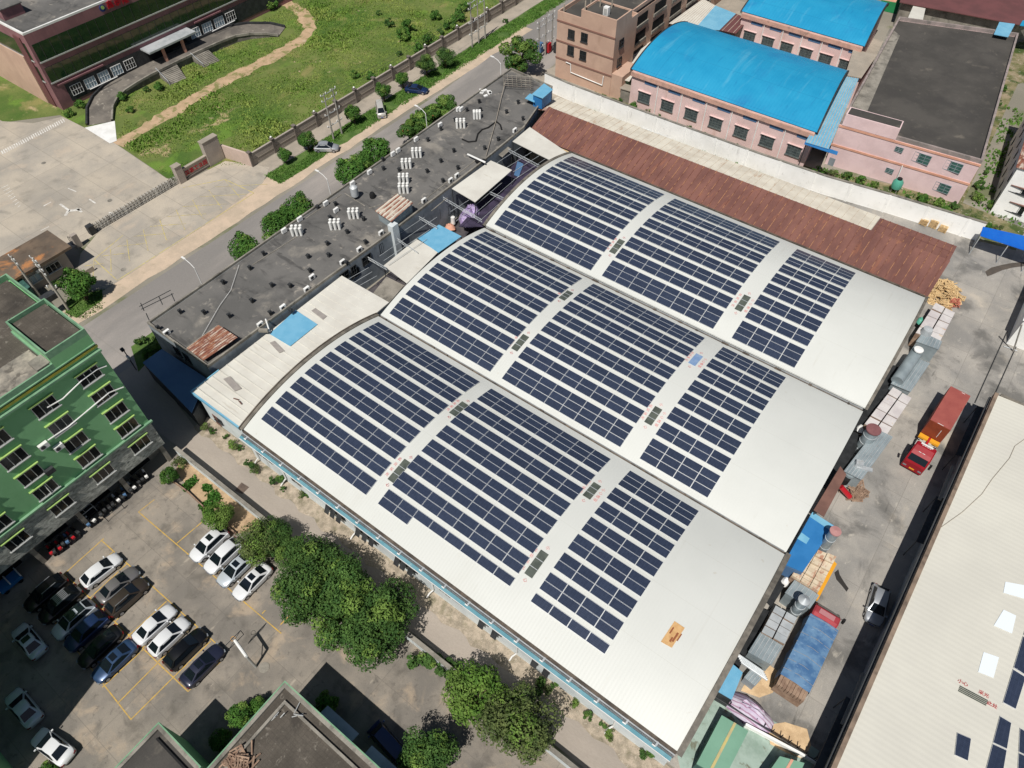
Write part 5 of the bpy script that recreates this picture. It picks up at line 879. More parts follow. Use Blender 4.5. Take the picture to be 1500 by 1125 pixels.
# pallets
def board_pile(name, lab, c, n, rx, ry, h, seed, m, group=None, cat='timber pile'):
    k_ = random.Random(seed); r_ = thing(name, lab, cat, G(*c), group); ce = G(*c)
    for _ in range(n):
        a = k_.uniform(0, 6.28); d = k_.random() ** .6; x, y = ce.x + rx * d * math.cos(a), ce.y + ry * d * math.sin(a); z = h * max(0.05, 1 - d) * k_.uniform(.5, 1) + .1
        mb = MB(); M_ = Matrix.Translation((x, y, z)) @ Matrix.Rotation(k_.uniform(0, 3.14), 4, 'Z') @ Matrix.Rotation(k_.uniform(-.5, .5), 4, 'X') @ Matrix.Rotation(k_.uniform(-.4, .4), 4, 'Y')
        if k_.random() < .45:
            for s_ in range(5): mb.box((0, (s_ - 2) * .24, 0), (1.1, .13, .04), 0, 0, M_)
            for s_ in (-.5, 0, .5): mb.box((s_, 0, -.07), (.1, 1.1, .1), 0, 0, M_)
            mb.build('pallet', m, r_)
        else: mb.box((0, 0, 0), (k_.uniform(.9, 1.8), .14, .08), 0, 0, M_); mb.build('plank', m, r_)
    return r_
board_pile('broken_pallet_heap', 'big heap of broken pale pallets at the end of the rust-red roof', (1383, 432), 95, 2.3, 3.2, 1.8, 5, WOOD)
board_pile('red_pallet_heap', 'few reddish pallets beside the pale pallet heap', (1397, 446), 9, .8, .8, 1.0, 6, mat('red_timber', S(196, 120, 100), S(176, 104, 86), 1.5))
board_pile('scrap_timber_heap', 'scrap timber and sacks beside the brown canopy', (1252, 722), 26, 1.3, 1.6, .9, 9, OLDWOOD)
board_pile('plank_litter', 'loose planks on the lid of the horizontal duct shed', (1330, 545), 10, .8, .8, 2.4, 11, WOOD)
for (px, py, lab) in ((1352, 328, 'stack of pale pallets nearest the rust-red annex by the white wall'), (1366, 332, 'tallest stack of pale pallets, middle one by the white wall'), (1380, 338, 'stack of pale pallets nearest the white pump boxes')):
    p = G(px, py); r_ = thing('pallet_stack', lab, 'pallets', p, 'pallet stacks by the white wall'); n = 8 if 'tallest' in lab else 6
    for k in range(n):
        mb = MB(); M_ = Matrix.Translation((p.x, p.y, .1 + k * .17)) @ Matrix.Rotation(rng.uniform(-.1, .1), 4, 'Z')
        for s_ in range(5): mb.box((0, (s_ - 2) * .24, .05), (1.2, .14, .03), 0, 0, M_)
        for s_ in (-.5, 0, .5): mb.box((s_, 0, 0), (.1, 1.15, .09), 0, 0, M_)
        mb.build('pallet', WOOD, r_)
for (px, py, lab) in ((1402, 338, 'white machine box nearest the pallets by the white wall'), (1414, 342, 'middle white machine box by the white wall'), (1424, 345, 'white machine box nearest the blue canopy')):
    p = G(px, py); r_ = thing('machine_box', lab, 'machine', p, 'white machine boxes by the wall'); mb = MB(); mb.box((p.x, p.y, .75), (1.2, 1.8, 1.3)); mb.build('casing', WHITE, r_)
    for s_ in (-.4, .4): mb = MB(); mb.lathe([(.001, .1), (.2, .1), (.2, 0)], 10, (p.x + s_, p.y - .3, 1.4)); mb.build('fan', GALV, r_)
    mb = MB(); mb.box((p.x, p.y - .92, .5), (1.1, .06, .3)); mb.build('grille', DGREY, r_)
# small dark things, loader, puddle of tar
r_ = thing('conveyor_loader', 'red belt loader leaning over the scrap by the brown canopy', 'loader', G(1238, 716)); mb = MB(); mb.tube(G(1232, 713, 1.6), G(1245, 728, .6), .32, n=10); mb.build('belt', REDM, r_); mb = MB(); mb.lathe([(.001, 1.2), (.6, 1.2), (.6, .2)], 12, G(1234, 706, .8)); mb.build('drum', BLACK, r_); mb = MB(); mb.lathe([(.001, 1.6), (.7, 1.5), (.8, .2)], 12, G(1240, 702, .8)); mb.build('hopper', GALVD, r_)
sheet('tar_stain', [tuple(G(*a)[:2]) for a in ((1443, 398), (1452, 392), (1468, 388), (1484, 385), (1500, 384), (1500, 390), (1484, 392), (1468, 396), (1452, 403), (1446, 405))], 0.02, mat('tar', S(92, 84, 76), S(80, 74, 68), 1.0))
sheet('oil_stain', [tuple(G(*a)[:2]) for a in ((1222, 839), (1228, 834), (1230, 842), (1236, 852), (1243, 862), (1240, 867), (1233, 858), (1225, 849))], 0.02, mat('oil', S(52, 50, 48)))
# wire / rail tracks and poles on the right road
mb = MB()
for a, b_ in (((1475, 486), (1428, 590)), ((1492, 500), (1456, 580))): mb.tube(G(*a, .06), G(*b_, .06), .07, n=6)
single('cable_covers', mb, DGREY, 'two dark cable strips laid along the road by the white shed', 'cables', G(1460, 530))
t_ = thing('leaning_pole', 'thin utility pole with a cross arm in front of the white shed', 'utility pole', G(1488, 518)); mb = MB(); mb.tube(G(1484, 515), G(1498, 474, 6.0) - Vector((0, 0, .2)), .1, n=8); mb.build('shaft', CPIPE, t_); mb = MB(); mb.tube(G(1470, 507, .1), G(1490, 514, .1), .07); mb.build('arm', GALV, t_)
# ---------------------------------------------------------------- green sheds and fence at the bottom right
sheet('green_court_floor', [tuple(G(*a)[:2]) for a in ((992, 1108), (1050, 1010), (1140, 1060), (1200, 1100), (1180, 1140), (1000, 1140))], 0.03, mat('washed_green_concrete', S(160, 178, 168), S(134, 154, 142), .5, stains=[(S(104, 100, 80), .7, .56, .66, .8), (S(96, 110, 70), 1.0, .62, .7, .6)]))
for pts, lab in ((((1020, 1119), (1060, 1142), (1096, 1071), (1057, 1048)), 'sage green container with a long ridge strip at the bottom edge'), (((1118, 1142), (1160, 1160), (1178, 1118), (1142, 1108)), 'second sage green container cut off by the bottom edge')):
    q = [G(*a, 2.6) for a in pts]; r_ = thing('green_container', lab, 'container', (q[0].x, q[0].y, 0), 'sage green containers'); mb = MB(); mb.prism([(p.x, p.y) for p in q], .1, 2.5); mb.build('body', MESHG, r_); mb = MB(); mb.slab([p + Vector((0, 0, .1)) for p in q], .15); mb.build('roof', SHEDG, r_)
    m0, m1 = (q[0] + q[1]) / 2, (q[2] + q[3]) / 2; d = (q[1] - q[0]).normalized() * .12; mb = MB(); mb.slab([v + Vector((0, 0, .16)) for v in (m0 - d, m0 + d, m1 + d, m1 - d)], .1); mb.build('ridge_strip', ORANGEB if 'second' in lab else PALEY, r_)
t_ = thing('yard_railing', 'dark double railing running down beside the striped sheet heap', 'railing', G(1120, 1075))
for dz in (.1, .6, 1.1): mb = MB(); mb.tube(G(1043, 1018, dz), G(1204, 1120, dz), .05, n=5); mb.build('rail', DGREY, t_)
for k in range(14): f_ = k / 13; a = G(1043 + 161 * f_, 1018 + 102 * f_); mb = MB(); mb.tube(a, a + Vector((0, 0, 1.15)), .05, n=5); mb.build('post', DGREY, t_)
mb = MB(); A, B = G(1088, 1064), G(1200, 1124)
mb.prism([(A.x, A.y), (B.x, B.y), (B.x + .1, B.y + .25), (A.x + .1, A.y + .25)], 0, .7); single('low_white_kerb_wall', mb, WHITEW, 'low white kerb wall below the dark double railing', 'kerb wall', A)
mb = heap_mb(G(1096, 1042), 2.6, 1.3, 1.5, 16, 8, .15); ob = mb.build('striped_heap', STRIPE); ob.rotation_euler = (0, 0, 0); tag(ob, 'heap under a pink and white striped woven sheet beside the dark railing', 'heap')

# black sheets added as painted shade and clutter, with oddments, between hall and stacks
GAPSHADE = mat('gap_shade_sheet', S(34, 36, 38), S(48, 50, 52), 1.0, r=.95)
for (y0, y1, z, lab) in ((46.8, 60.5, 1.2, 'black sheet painting the shade in the gap beside the farthest arch end'), (36.5, 46.5, 1.3, 'black sheet painting the shade in the gap beside the upper middle arch end'), (19.5, 24.5, 1.4, 'short black sheet painting the shade beside the corner of the nearest arch'), (9.5, 19.0, 1.1, 'black sheet painting the shade in the gap beside the nearest arch end')):
    r_ = thing('gap_shade_sheet', lab, 'shade sheet', (58.6, y0, 0), 'shade sheets in the gap'); mb = MB(); k_ = random.Random(int(y0)); n = int((y1 - y0) / .9); xs = (57.75, 58.2, 58.7, 59.25); V = []
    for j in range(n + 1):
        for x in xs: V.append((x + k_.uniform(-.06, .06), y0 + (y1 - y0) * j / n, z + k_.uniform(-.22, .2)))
    mb.add(V, [(j * 4 + i, j * 4 + i + 1, j * 4 + i + 5, j * 4 + i + 4) for j in range(n) for i in range(3)], 0, True); mb.build('shade_sheet', GAPSHADE, r_)
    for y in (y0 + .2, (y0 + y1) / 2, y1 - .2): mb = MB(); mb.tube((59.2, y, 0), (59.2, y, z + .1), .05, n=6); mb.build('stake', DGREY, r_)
for (px, py, m_, lab) in ((1349, 468, TANKG, 'small bright green sack in the gap below the pallet heap'), (1152, 850, WHITE, 'pale bag on the black shade sheet at the corner of the nearest arch'), (1262, 626, WHITE, 'pale box in the gap beside the maroon-capped silo')):
    p = G(px, py, 1.6); single('goods_sack', heap_mb((p.x, p.y, 1.2), .55, .7, .6, 9, px), m_, lab, 'sack', p, 'sacks in the gap')
# ---------------------------------------------------------------- maroon office block with green glass bands (top left)
OX, OY0, OY1, OZ = -93.0, 31.0, 92.0, 14.8
ob = thing('maroon_office_block', 'maroon tiled office block with green glass bands and a flat grey roof', 'office building', (OX, OY0, 0))
mb = MB(); mb.bb(-135, OX, OY0, OY1, 0, OZ - .3); mb.build('wall', MAROON, ob)
mb = MB(); mb.bb(-134.6, OX - .4, OY0 + .4, OY1 - .4, OZ - .3, OZ - .27); mb.build('roof', FLATR, ob)
mb = MB(); parapet(mb, [(-135, OY0), (OX, OY0), (OX, OY1), (-135, OY1)], OZ - .31, OZ + .05, .35); mb.build('parapet', WHITE, ob)
for (z0, z1) in ((9.4, 12.6), (5.4, 8.2)):
    mb = MB(); mb.bb(OX - .1, OX + .06, OY0 + .5, OY1 - 3, z0, z1); f_ = mb.build('glass_band', GLASSG, ob)
    mb = MB(); mb.bb(-120, OX - 1.5, OY0 - .06, OY0 + .1, z0, z1); mb.build('glass_band', GLASSG, ob)
    mb = MB(); mb.bb(OX, OX + .18, OY0 + .3, OY1 - 2.8, z0 - .2, z0 + .02); mb.bb(-120, OX - 1.2, OY0 - .15, OY0, z0 - .2, z0 + .02); mb.build('sill_strip', ALU, ob)
    mb = MB(); y = OY0 + 1.8
    while y < OY1 - 3: mb.bb(OX + .06, OX + .10, y, y + .07, z0, z1); y += 1.9
    mb.build('mullions', DGREY, ob)
mb = MB(); mb.bb(-97.5, -95.2, OY0 - .2, OY0 + .05, 0, 13.5); mb.build('corner_pilaster', MAROOND, ob)
mb = MB(); mb.bb(-118, -97.6, OY0 - .35, OY0 - .02, 0, 9.4); mb.build('side_render', TAN, ob)
mb = MB(); mb.bb(OX - .05, OX + .05, OY0 + 2.4, OY1 - 4, .9, 4.2); mb.build('ground_floor_recess', DGREY, ob)
for k in range(5): window(ob, (OX + .06, OY0 + 4.2 + k * 3.0, 2.6), '+x', 2.3, 1.9, 4, 2, WHITE, GLASSB if k not in (0, 4) else GLASSD, sill=False)
for k in range(4): window(ob, (OX + .06, OY0 + 32.5 + k * 3.2, 2.7), '+x', 2.5, 1.9, 4, 2, WHITE, GLASSB if k < 3 else GLASSD, sill=False)
for (a, b_) in ((1.2, 11), (33, 40)): mb = MB(); mb.bb(OX, OX + .35, OY0 + a, OY0 + b_, 4.5, 4.75); mb.build('ledge', MAROON, ob)
mb = MB(); mb.bb(OX, OX + 3.2, OY0 + 19.5, OY0 + 31, 4.1, 4.45); mb.build('entrance_canopy', GALV, ob)
mb = MB(); mb.bb(OX + .04, OX + .12, OY0 + 20.5, OY0 + 30, .6, 4.0); mb.build('entrance', DARK, ob)
for y in (22.5, 27.2): mb = MB(); mb.bb(OX + 2.4, OX + 2.9, OY0 + y, OY0 + y + .5, 1.2, 4.1); mb.build('column', ORANGEB, ob)
r_ = thing('roof_plant_room', 'low maroon plant room on the flat roof of the office block', 'plant room', (-103, 31, 0)); q = G(4, 18, OZ + 1); mb = MB(); mb.bb(q.x - 8, q.x + .5, q.y - .5, q.y + 3.5, OZ - .3, OZ + 1.6); mb.build('wall', MAROON, r_); mb = MB(); mb.bb(q.x - 8.2, q.x + .7, q.y - .7, q.y + 3.7, OZ + 1.6, OZ + 1.75); mb.build('roof', FLATR, r_)
# wall emblem and the first red letters
r_ = thing('wall_emblem', 'round blue and yellow-green emblem on the office facade left of the red letters', 'emblem', GX(150, 12, OX + .1)); p = GX(150, 12, OX + .06)
mb = MB(); mb.tube((OX, p.y, p.z), (OX + .15, p.y, p.z), .62, n=20); mb.build('disc', mat('emblem_blue', S(36, 52, 110)), r_); mb = MB(); mb.tube((OX + .15, p.y + .05, p.z + .12), (OX + .2, p.y + .05, p.z + .12), .34, n=16); mb.build('inner_mark', LIME, r_)
for k, (px, py, ch) in enumerate(((161, 7, '鑫'), (172, 3.5, '泰'), (183, 0, '隆'))):
    p = GX(px, py, OX + .05); text_mb(ch, 1.5, (OX + .04, p.y, p.z), (0, 1, 0), (0, 0, 1), .06).build('wall_letter', REDSIGN); o = bpy.data.objects[-1] if False else [x for x in bpy.data.objects if x.name.startswith('wall_letter')][-1]
    tag(o, ('first red letter on the office facade beside the round emblem', 'second red letter on the office facade from the round emblem', 'red letter of the office facade cut by the top edge')[k], 'letter', 'red letters on the office facade')
# curved ramp with retaining wall and two stair flights
def ramp_strip(px, z0s):
    return [G(a, b_, z) for (a, b_), z in zip(px, z0s)]
outer = ramp_strip(((128, 184), (128, 160), (136, 143), (152, 127), (173, 112), (200, 98), (235, 82), (270, 67), (304, 52), (335, 39), (362, 35), (396, 35), (418, 40)), (.05, .25, .55, .85, 1.1, 1.25, 1.3, 1.3, 1.3, 1.2, 1.0, .6, .15))
innr = ramp_strip(((165, 178), (166, 158), (172, 146), (184, 134), (201, 123), (222, 111), (252, 96), (285, 80), (318, 65), (346, 54), (366, 51), (392, 51), (408, 53)), (.05, .25, .55, .85, 1.1, 1.25, 1.3, 1.3, 1.3, 1.2, 1.0, .6, .15))
r_ = thing('entrance_ramp', 'curved grey concrete drive ramp in front of the office entrance', 'ramp', G(200, 110))
mb = MB(); n = len(outer)
for k in range(n - 1):
    a, b_, c, d = outer[k], innr[k], innr[k + 1], outer[k + 1]; mb.add([a, b_, c, d], [(0, 1, 2, 3)]); mb.add([b_, c, Vector((c.x, c.y, 0)), Vector((b_.x, b_.y, 0))], [(0, 3, 2, 1)]); mb.add([a, d, Vector((d.x, d.y, 0)), Vector((a.x, a.y, 0))], [(0, 1, 2, 3)])
mb.build('deck', mat('ramp_concrete', S(122, 116, 108), S(96, 92, 87), .35, stains=[(S(176, 168, 156), .9, .58, .7, .6)], fine=.1), r_)
for nm, e_, off in (('outer_kerb', outer, .16), ('inner_kerb', innr, .16)):
    mb = MB()
    for k in range(n - 1): a, c = e_[k], e_[k + 1]; d = (c - a); d.z = 0; d.normalize(); nn = Vector((-d.y, d.x, 0)) * .18; up = Vector((0, 0, .45)); mb.add([a - nn, a + nn, c + nn, c - nn, a - nn + up, a + nn + up, c + nn + up, c - nn + up], [(4, 5, 6, 7), (0, 4, 7, 3), (1, 2, 6, 5)])
    mb.build(nm, DGREY if nm[0] == 'o' else OLDC, r_)
mb = MB(); mb.quad([G(*a, .06) for a in ((124, 187), (168, 177), (171, 206), (161, 210))]); structure('ramp_landing', mb, WHITE)
for k, (a, b_, c, d) in enumerate((((230, 105), (258, 93), (273, 115), (249, 125)), ((281, 83), (303, 71), (322, 89), (299, 99)))):
    r_ = thing('stair_flight', ('left stair flight below the curved office ramp', 'right stair flight below the curved office ramp')[k], 'stairs', G(*d), 'stairs below the ramp'); T0, T1, B0, B1 = G(*a, 1.2), G(*b_, 1.2), G(*d, 0.05), G(*c, 0.05); mb = MB(); n = 10
    for s_ in range(n):
        f0, f1 = s_ / n, (s_ + 1) / n; A, B, Cc, D = T0.lerp(B0, f0), T1.lerp(B1, f0), T1.lerp(B1, f1), T0.lerp(B0, f1); z = 1.2 - 1.15 * f0; mb.prism([tuple(v[:2]) for v in (A, B, Cc, D)], 0, z)
    mb.build('steps', OLDC, r_); mb = MB(); mb.tube(T0 + Vector((0, 0, .8)), B0 + Vector((0, 0, .8)), .06); mb.tube(B0, B0 + Vector((0, 0, .8)), .05); mb.tube(T0, T0 + Vector((0, 0, .8)), .05); mb.build('handrail', GALV, r_)
mb = MB(); mb.tube(G(132, 131, 1.8), G(172, 112, 2.0), .1); mb.tube(G(311, 46, 2.0), G(344, 30, 2.2), .1)
single('white_ramp_rails', mb, WHITE, 'two white guard rails along the office side of the curved ramp', 'rails', G(160, 118))

# ---------------------------------------------------------------- gate: sign wall, pillars, sliding gate, guardhouse
sg = thing('gate_sign_wall', 'low grey sign wall with red characters between two gate pillars', 'sign', (-54.6, 33, 0))
mb = MB(); mb.bb(-55.0, -54.6, 30.9, 36.0, 0, 2.1); mb.build('panel_wall', PAVE, sg); mb = MB(); mb.bb(-55.05, -54.5, 30.9, 36.0, 2.1, 2.25); mb.build('coping', PAVE, sg); mb = MB(); mb.bb(-54.6, -54.4, 30.9, 36.0, 0, .45); mb.build('plinth', WALLD, sg)
for k, ch in enumerate('国基工业园'): text_mb(ch, .92, (-54.58, 31.6 + k * .95, 1.15), (0, 1, 0), (0, 0, 1), .02).build('letter', REDSIGN, sg)
for (y0, y1, z, lab) in ((29.6, 30.9, 3.2, 'shorter grey gate pillar at the end of the sliding gate'), (36.0, 39.2, 4.6, 'tall grey gate pillar between the sign wall and the pale corner wall')):
    r_ = thing('gate_pillar', lab, 'pillar', (-54.8, y0, 0), 'gate pillars'); mb = MB(); mb.bb(-55.4, -54.3, y0, y1, 0, z); mb.build('shaft', WALLP, r_); mb = MB(); mb.bb(-55.48, -54.22, y0 - .08, y1 + .08, z, z + .12); mb.build('cap', PAVE, r_)
gt = thing('sliding_gate', 'long folding steel gate drawn out across the entrance', 'gate', (-54.8, 14, 0))
y = 13.6
while y < 29.4:
    mb = MB()
    for s_ in (-.22, .22): mb.tube((-55.0 + s_, y, .05), (-55.0 + s_, y, 1.45), .035, n=5)
    mb.tube((-55.22, y, 1.45), (-54.78, y, 1.45), .035, n=5); mb.tube((-55.22, y, .12), (-54.78, y, .5), .03, n=5)
    for s_ in (-.22, .22): mb.tube((-55.0 + s_, y, .3), (-55.0 + s_, y + .3, 1.2), .025, n=5); mb.tube((-55.0 + s_, y, 1.2), (-55.0 + s_, y + .3, .3), .025, n=5)
    mb.build('lattice', ALU if int(y * 3) % 2 else DGREY, gt); y += .3
mb = MB(); mb.bb(-55.5, -54.5, 12.4, 13.4, 0, 1.6); mb.build('drive_unit', DGREY, gt)
gh = thing('guardhouse', 'small grey guardhouse with a flat roof grown over with orange moss', 'guardhouse', (-52.5, 4, 0))
mb = MB(); mb.bb(-54.6, -49.9, -4.6, 6.3, 0, 3.6); mb.build('wall', WALLP, gh); mb = MB(); mb.bb(-55.6, -49.2, -6.0, 7.4, 3.6, 4.0)
mb.build('roof', mat('mossy_roof', S(116, 100, 84), S(92, 82, 72), .3, stains=[(S(180, 124, 78), .18, .53, .62, .9), (S(84, 70, 58), .6, .56, .68, .6), (S(206, 200, 190), .4, .68, .74, .7)]), gh)
for y in (-3.0, .6, 3.8): window(gh, (-49.88, y, 2.0), '+x', 2.2, 1.3, 3, 1, ALU, GLASSB if y != 3.8 else GLASSD, sill=True)
mb = MB(); mb.bb(-49.88, -49.6, 1.4, 2.2, 2.6, 3.1); mb.build('wall_box', WHITE, gh)
mb = MB(); mb.bb(-47.0, -46.75, 3.4, 7.9, 0, .9); single('low_kerb_wall', mb, PAVE, 'low pale kerb wall beside the tree and guardhouse', 'wall', (-47, 5, 0))
r_ = thing('gate_end_post', 'grey gate post with a lattice panel right of the guardhouse', 'post', G(118, 361)); p = G(117, 361); mb = MB(); mb.box((p.x, p.y, 1.2), (.7, .9, 2.4)); mb.build('shaft', WALLP, r_); mb = MB(); q = G(106, 359)
for k in range(6): mb.tube((q.x + (p.x - q.x) * k / 5, q.y + (p.y - q.y) * k / 5, .1), (q.x + (p.x - q.x) * k / 5, q.y + (p.y - q.y) * k / 5, 1.7), .04, n=5)
mb.tube((q.x, q.y, 1.7), (p.x, p.y, 1.7), .05); mb.tube((q.x, q.y, .2), (p.x, p.y, .2), .05); mb.build('lattice', DGREY, r_)
r_ = thing('green_netting_shed', 'shed covered in dark green netting beside the guardhouse', 'shed', G(20, 430)); q = [G(*a, 3.2) for a in ((-12, 436), (8, 450), (44, 420), (20, 396))]; mb = MB(); mb.slab(q, .1); mb.build('roof', MESHG, r_); mb = MB(); mb.prism([(a.x, a.y) for a in q], 0, 3); mb.build('wall', MESHG, r_)
# ---------------------------------------------------------------- perimeter wall with posts and ball lamps
pw = thing('perimeter_wall', 'long taupe perimeter wall with dark posts along the green field', 'wall', (-48.4, 40, 0))
yy = 40.4; posts = []
while yy < 150: posts.append((-48.45 - .004 * (yy - 40), yy)); yy += 5.25
for (x0, y0), (x1, y1) in zip(posts, posts[1:]):
    mb = MB(); mb.prism([(x0 - .12, y0 + .5), (x1 - .12, y1), (x1 + .12, y1), (x0 + .12, y0 + .5)], 0, 2.3); mb.bb(x0 - .18, x0 + .18, y0 + .5, y1, 2.3, 2.42); mb.build('panel', WALLP, pw); mb = MB(); mb.bb(x0 + .12, x0 + .16, y0 + .5, y1, 1.0, 1.12); mb.build('string_course', PAVE, pw)
for (x, y) in posts: mb = MB(); mb.bb(x - .28, x + .34, y, y + .5, 0, 2.75); mb.bb(x - .36, x + .42, y - .08, y + .58, 2.75, 2.9); mb.build('post', WALLD, pw)
mb = MB(); mb.prism([(-54.6, 39.3), (-48.4, 40.4), (-48.5, 40.75), (-54.7, 39.65)], 0, 2.6); mb.build('splayed_wing', mat('pale_pink_render', S(196, 176, 164), S(184, 166, 154), .5), pw)
lampm = WHITE
for k, (x, y) in enumerate(posts):
    if k % 2 == 1 and k < 17: t_ = thing('ball_lamp', f'{ORD[k // 2]} white ball lamp from the gate on top of the perimeter wall posts', 'lamp', (x, y + .25, 2.9), 'ball lamps on the perimeter wall', 0, True); mb = MB(); mb.lathe([(.001, .42), (.14, .36), (.2, .24), (.14, .1), (.06, .05)], 12); mb.build('globe', PORC, t_); mb = MB(); mb.tube((0, 0, 0), (0, 0, .08), .1); mb.build('base', DGREY, t_)
# ---------------------------------------------------------------- utility poles, transformer, street lamps
def pole(base, top, zt, arms, lab, name='utility_pole', group=None):
    p = G(*base); r_ = thing(name, lab, 'utility pole', p, group); mb = MB(); mb.tube((p.x, p.y, 0), (p.x, p.y, zt), .2, .12, 10); mb.build('shaft', CPIPE, r_)
    for (z, L_) in arms:
        mb = MB(); mb.box((p.x, p.y, z), (L_, .1, .1), R(0)); mb.build('cross_arm', GALV, r_)
        for s_ in (-.45, 0, .45): mb = MB(); mb.lathe([(.001, .35), (.07, .32), (.1, .16), (.05, 0)], 8, (p.x + s_ * L_, p.y, z + .05)); mb.build('insulator', PORC, r_)
    return r_
pole((101, 454), None, 10.0, ((9.7, 1.8), (8.9, 1.8), (8.1, 1.8), (7.2, 1.6)), 'tall concrete power pole leaning over the guardhouse roof with white insulators')
pole((63, 440), None, 8.6, ((8.2, 1.6), (7.4, 1.6)), 'shorter power pole in front of the guardhouse wall', group='pole pair at the guardhouse')
r_ = thing('pole_transformer', 'grey transformer and fuse rack on the poles by the guardhouse', 'transformer', G(66, 428)); p = G(70, 436, 3.0)
for k in range(3): mb = MB(); mb.lathe([(.001, .5), (.1, .46), (.12, .2), (.06, 0)], 8, (p.x - 1 + k * .5, p.y + 1.0 + .4 * k, p.z + .6)); mb.build('bushing', PORC, r_)
mb = MB(); mb.box(p, (1.2, 2.2, .9)); mb.build('tank', DGREY, r_); mb = MB(); mb.box((p.x, p.y, 1.3), (.2, .2, 2.6)); mb.build('support', CPIPE, r_)
def hframe(b0, b1, H, lab, extra=0):
    r_ = thing('twin_pole_frame', lab, 'utility pole', G(*b0), 'twin pole frames'); P0, P1 = G(*b0), G(*b1)
    for P in ([P0, P1] + ([P0.lerp(P1, .5)] if extra else [])): mb = MB(); mb.tube((P.x, P.y, 0), (P.x, P.y, H), .17, .11, 8); mb.build('shaft', CPIPE, r_)
    d = (P1 - P0).normalized()
    for z in (H - .3, H - 1.4, H * .55, H * .3):
        mb = MB(); A, B = P0 - d * .7, P1 + d * .7; mb.tube((A.x, A.y, z), (B.x, B.y, z), .06, n=6); mb.build('cross_arm', GALV, r_)
        for k in range(4): q = A.lerp(B, k / 3); mb = MB(); mb.lathe([(.001, .4), (.09, .36), (.12, .16), (.05, 0)], 8, (q.x, q.y, z)); mb.build('insulator', PORC, r_)
    return r_
hframe((489, 204), (501, 196), 9.0, 'twin concrete pole frame on the verge between the parked silver car and van'); hframe((692, 70), (711, 57), 9.5, 'triple pole frame on the verge near the end of the perimeter wall', 1)
r_ = hframe((789, 88), (808, 74), 8.0, 'pole frame with transformers beside the big red-flowering tree and tan building', 1)
p = G(799, 80); t_ = thing('street_transformer', 'dark blue and red transformer boxes under the pole frame by the tan building', 'transformer', p)
for k, m_ in enumerate((NBLUE, REDM, DGREY)): mb = MB(); mb.box((p.x - 1.4 + 1.4 * k, p.y + 1.0 * k, 1.2), (.9, 1.0, 1.9)); mb.build('cabinet', m_, t_)
LP = [((278, 425), (259, 401), 'street lamp nearest the green building behind the grey block'), ((455, 297), (440, 280), 'street lamp between the two hedge trees behind the grey block'), ((603, 208), (591, 180), 'street lamp in front of the red-flowering hedge'), ((703, 133), (692, 105), 'street lamp right of the red-flowering hedge'), ((651, 92 - 10), (648, 40), 'short lamp post with a white head beside the perimeter wall')]
for (b_, t0, lab) in LP[:4]:
    p = G(*b_); p.x = -26.2; H = 7.2; r_ = thing('street_lamp', lab, 'street lamp', (p.x, p.y, 0), 'street lamps along the road'); mb = MB(); mb.tube((p.x, p.y, 0), (p.x, p.y, H), .1, .06, 8); mb.build('shaft', WHITE, r_)
    mb = MB(); mb.path([(p.x, p.y, H), (p.x - .7, p.y, H + .5), (p.x - 1.7, p.y, H + .75)], .05); mb.build('arm', WHITE, r_); mb = MB(); mb.box((p.x - 2.0, p.y, H + .78), (.8, .26, .12)); mb.build('lamp_head', WHITE, r_)
# power lines
mb = MB()
for a, b_ in (((489, 204), (692, 70)),):
    A, B = G(*a), G(*b_)
    for s_ in (-.8, .2, 1.1):
        pts = [Vector((A.x + s_ + (B.x - A.x) * t / 12, A.y + (B.y - A.y) * t / 12, 8.8 - 1.1 * (1 - (2 * t / 12 - 1) ** 2))) for t in range(13)]; mb.path(pts, .02, 4)
single('power_lines', mb, DGREY, 'three thin power lines sagging between the two pole frames on the verge', 'wires', G(590, 140))
# ---------------------------------------------------------------- green office block (left)
FX, GY1 = -8.0, -6.2
PZ, TZG, CZ, SZ, BZ = 22.2, 23.6, 20.5, 7.9, 3.4
gr = thing('green_office_block', 'tall green rendered block with lime window hoods and a stone-clad lower storey', 'office building', (FX, GY1, 0))
mb = MB(); mb.bb(-24, FX, -58, GY1, SZ, PZ - .8); mb.bb(-15.2, FX, -10.4, GY1, PZ - .8, TZG - .8); mb.build('wall', GREENW, gr)
mb = MB(); mb.bb(-24, FX + .05, -58, GY1 + .04, BZ, SZ); mb.build('stone_cladding', STONE, gr)
mb = MB(); mb.bb(-24, FX - 2.2, -58, GY1, 0, BZ); mb.build('arcade_wall', OLDC, gr)
for k in range(9): y = GY1 - .5 - k * 5.6; mb = MB(); mb.bb(FX - .6, FX - .15, y - .25, y + .25, 0, BZ); mb.build('column', OLDC, gr)
for k in range(7): y = GY1 - 3.2 - k * 5.6; mb = MB(); mb.bb(FX - 2.2, FX - 2.1, y - 1.5, y + 1.2, .2, 2.6); mb.build('shopfront', DARK, gr)
mb = MB(); mb.quad([(-23.6, -57.6, PZ - .5), (FX - .4, -57.6, PZ - .5), (FX - .4, GY1 - .4, PZ - .5), (-23.6, GY1 - .4, PZ - .5)]); mb.build('roof', TILER, gr)
mb = MB(); mb.quad([(FX - 4.2, -57.6, PZ - .485), (FX - .4, -57.6, PZ - .485), (FX - .4, -10.7, PZ - .485), (FX - 4.2, -10.7, PZ - .485)]); mb.build('bare_roof_strip', mat('mouldy_roof', S(170, 162, 148), S(120, 116, 108), .6, stains=[(S(86, 82, 76), .8, .5, .64, .8)], fine=.1), gr)
mb = MB(); mb.quad([(-14.9, -10.1, TZG - .4), (FX - .3, -10.1, TZG - .4), (FX - .3, GY1 - .3, TZG - .4), (-14.9, GY1 - .3, TZG - .4)]); mb.build('tower_roof', TILER, gr)
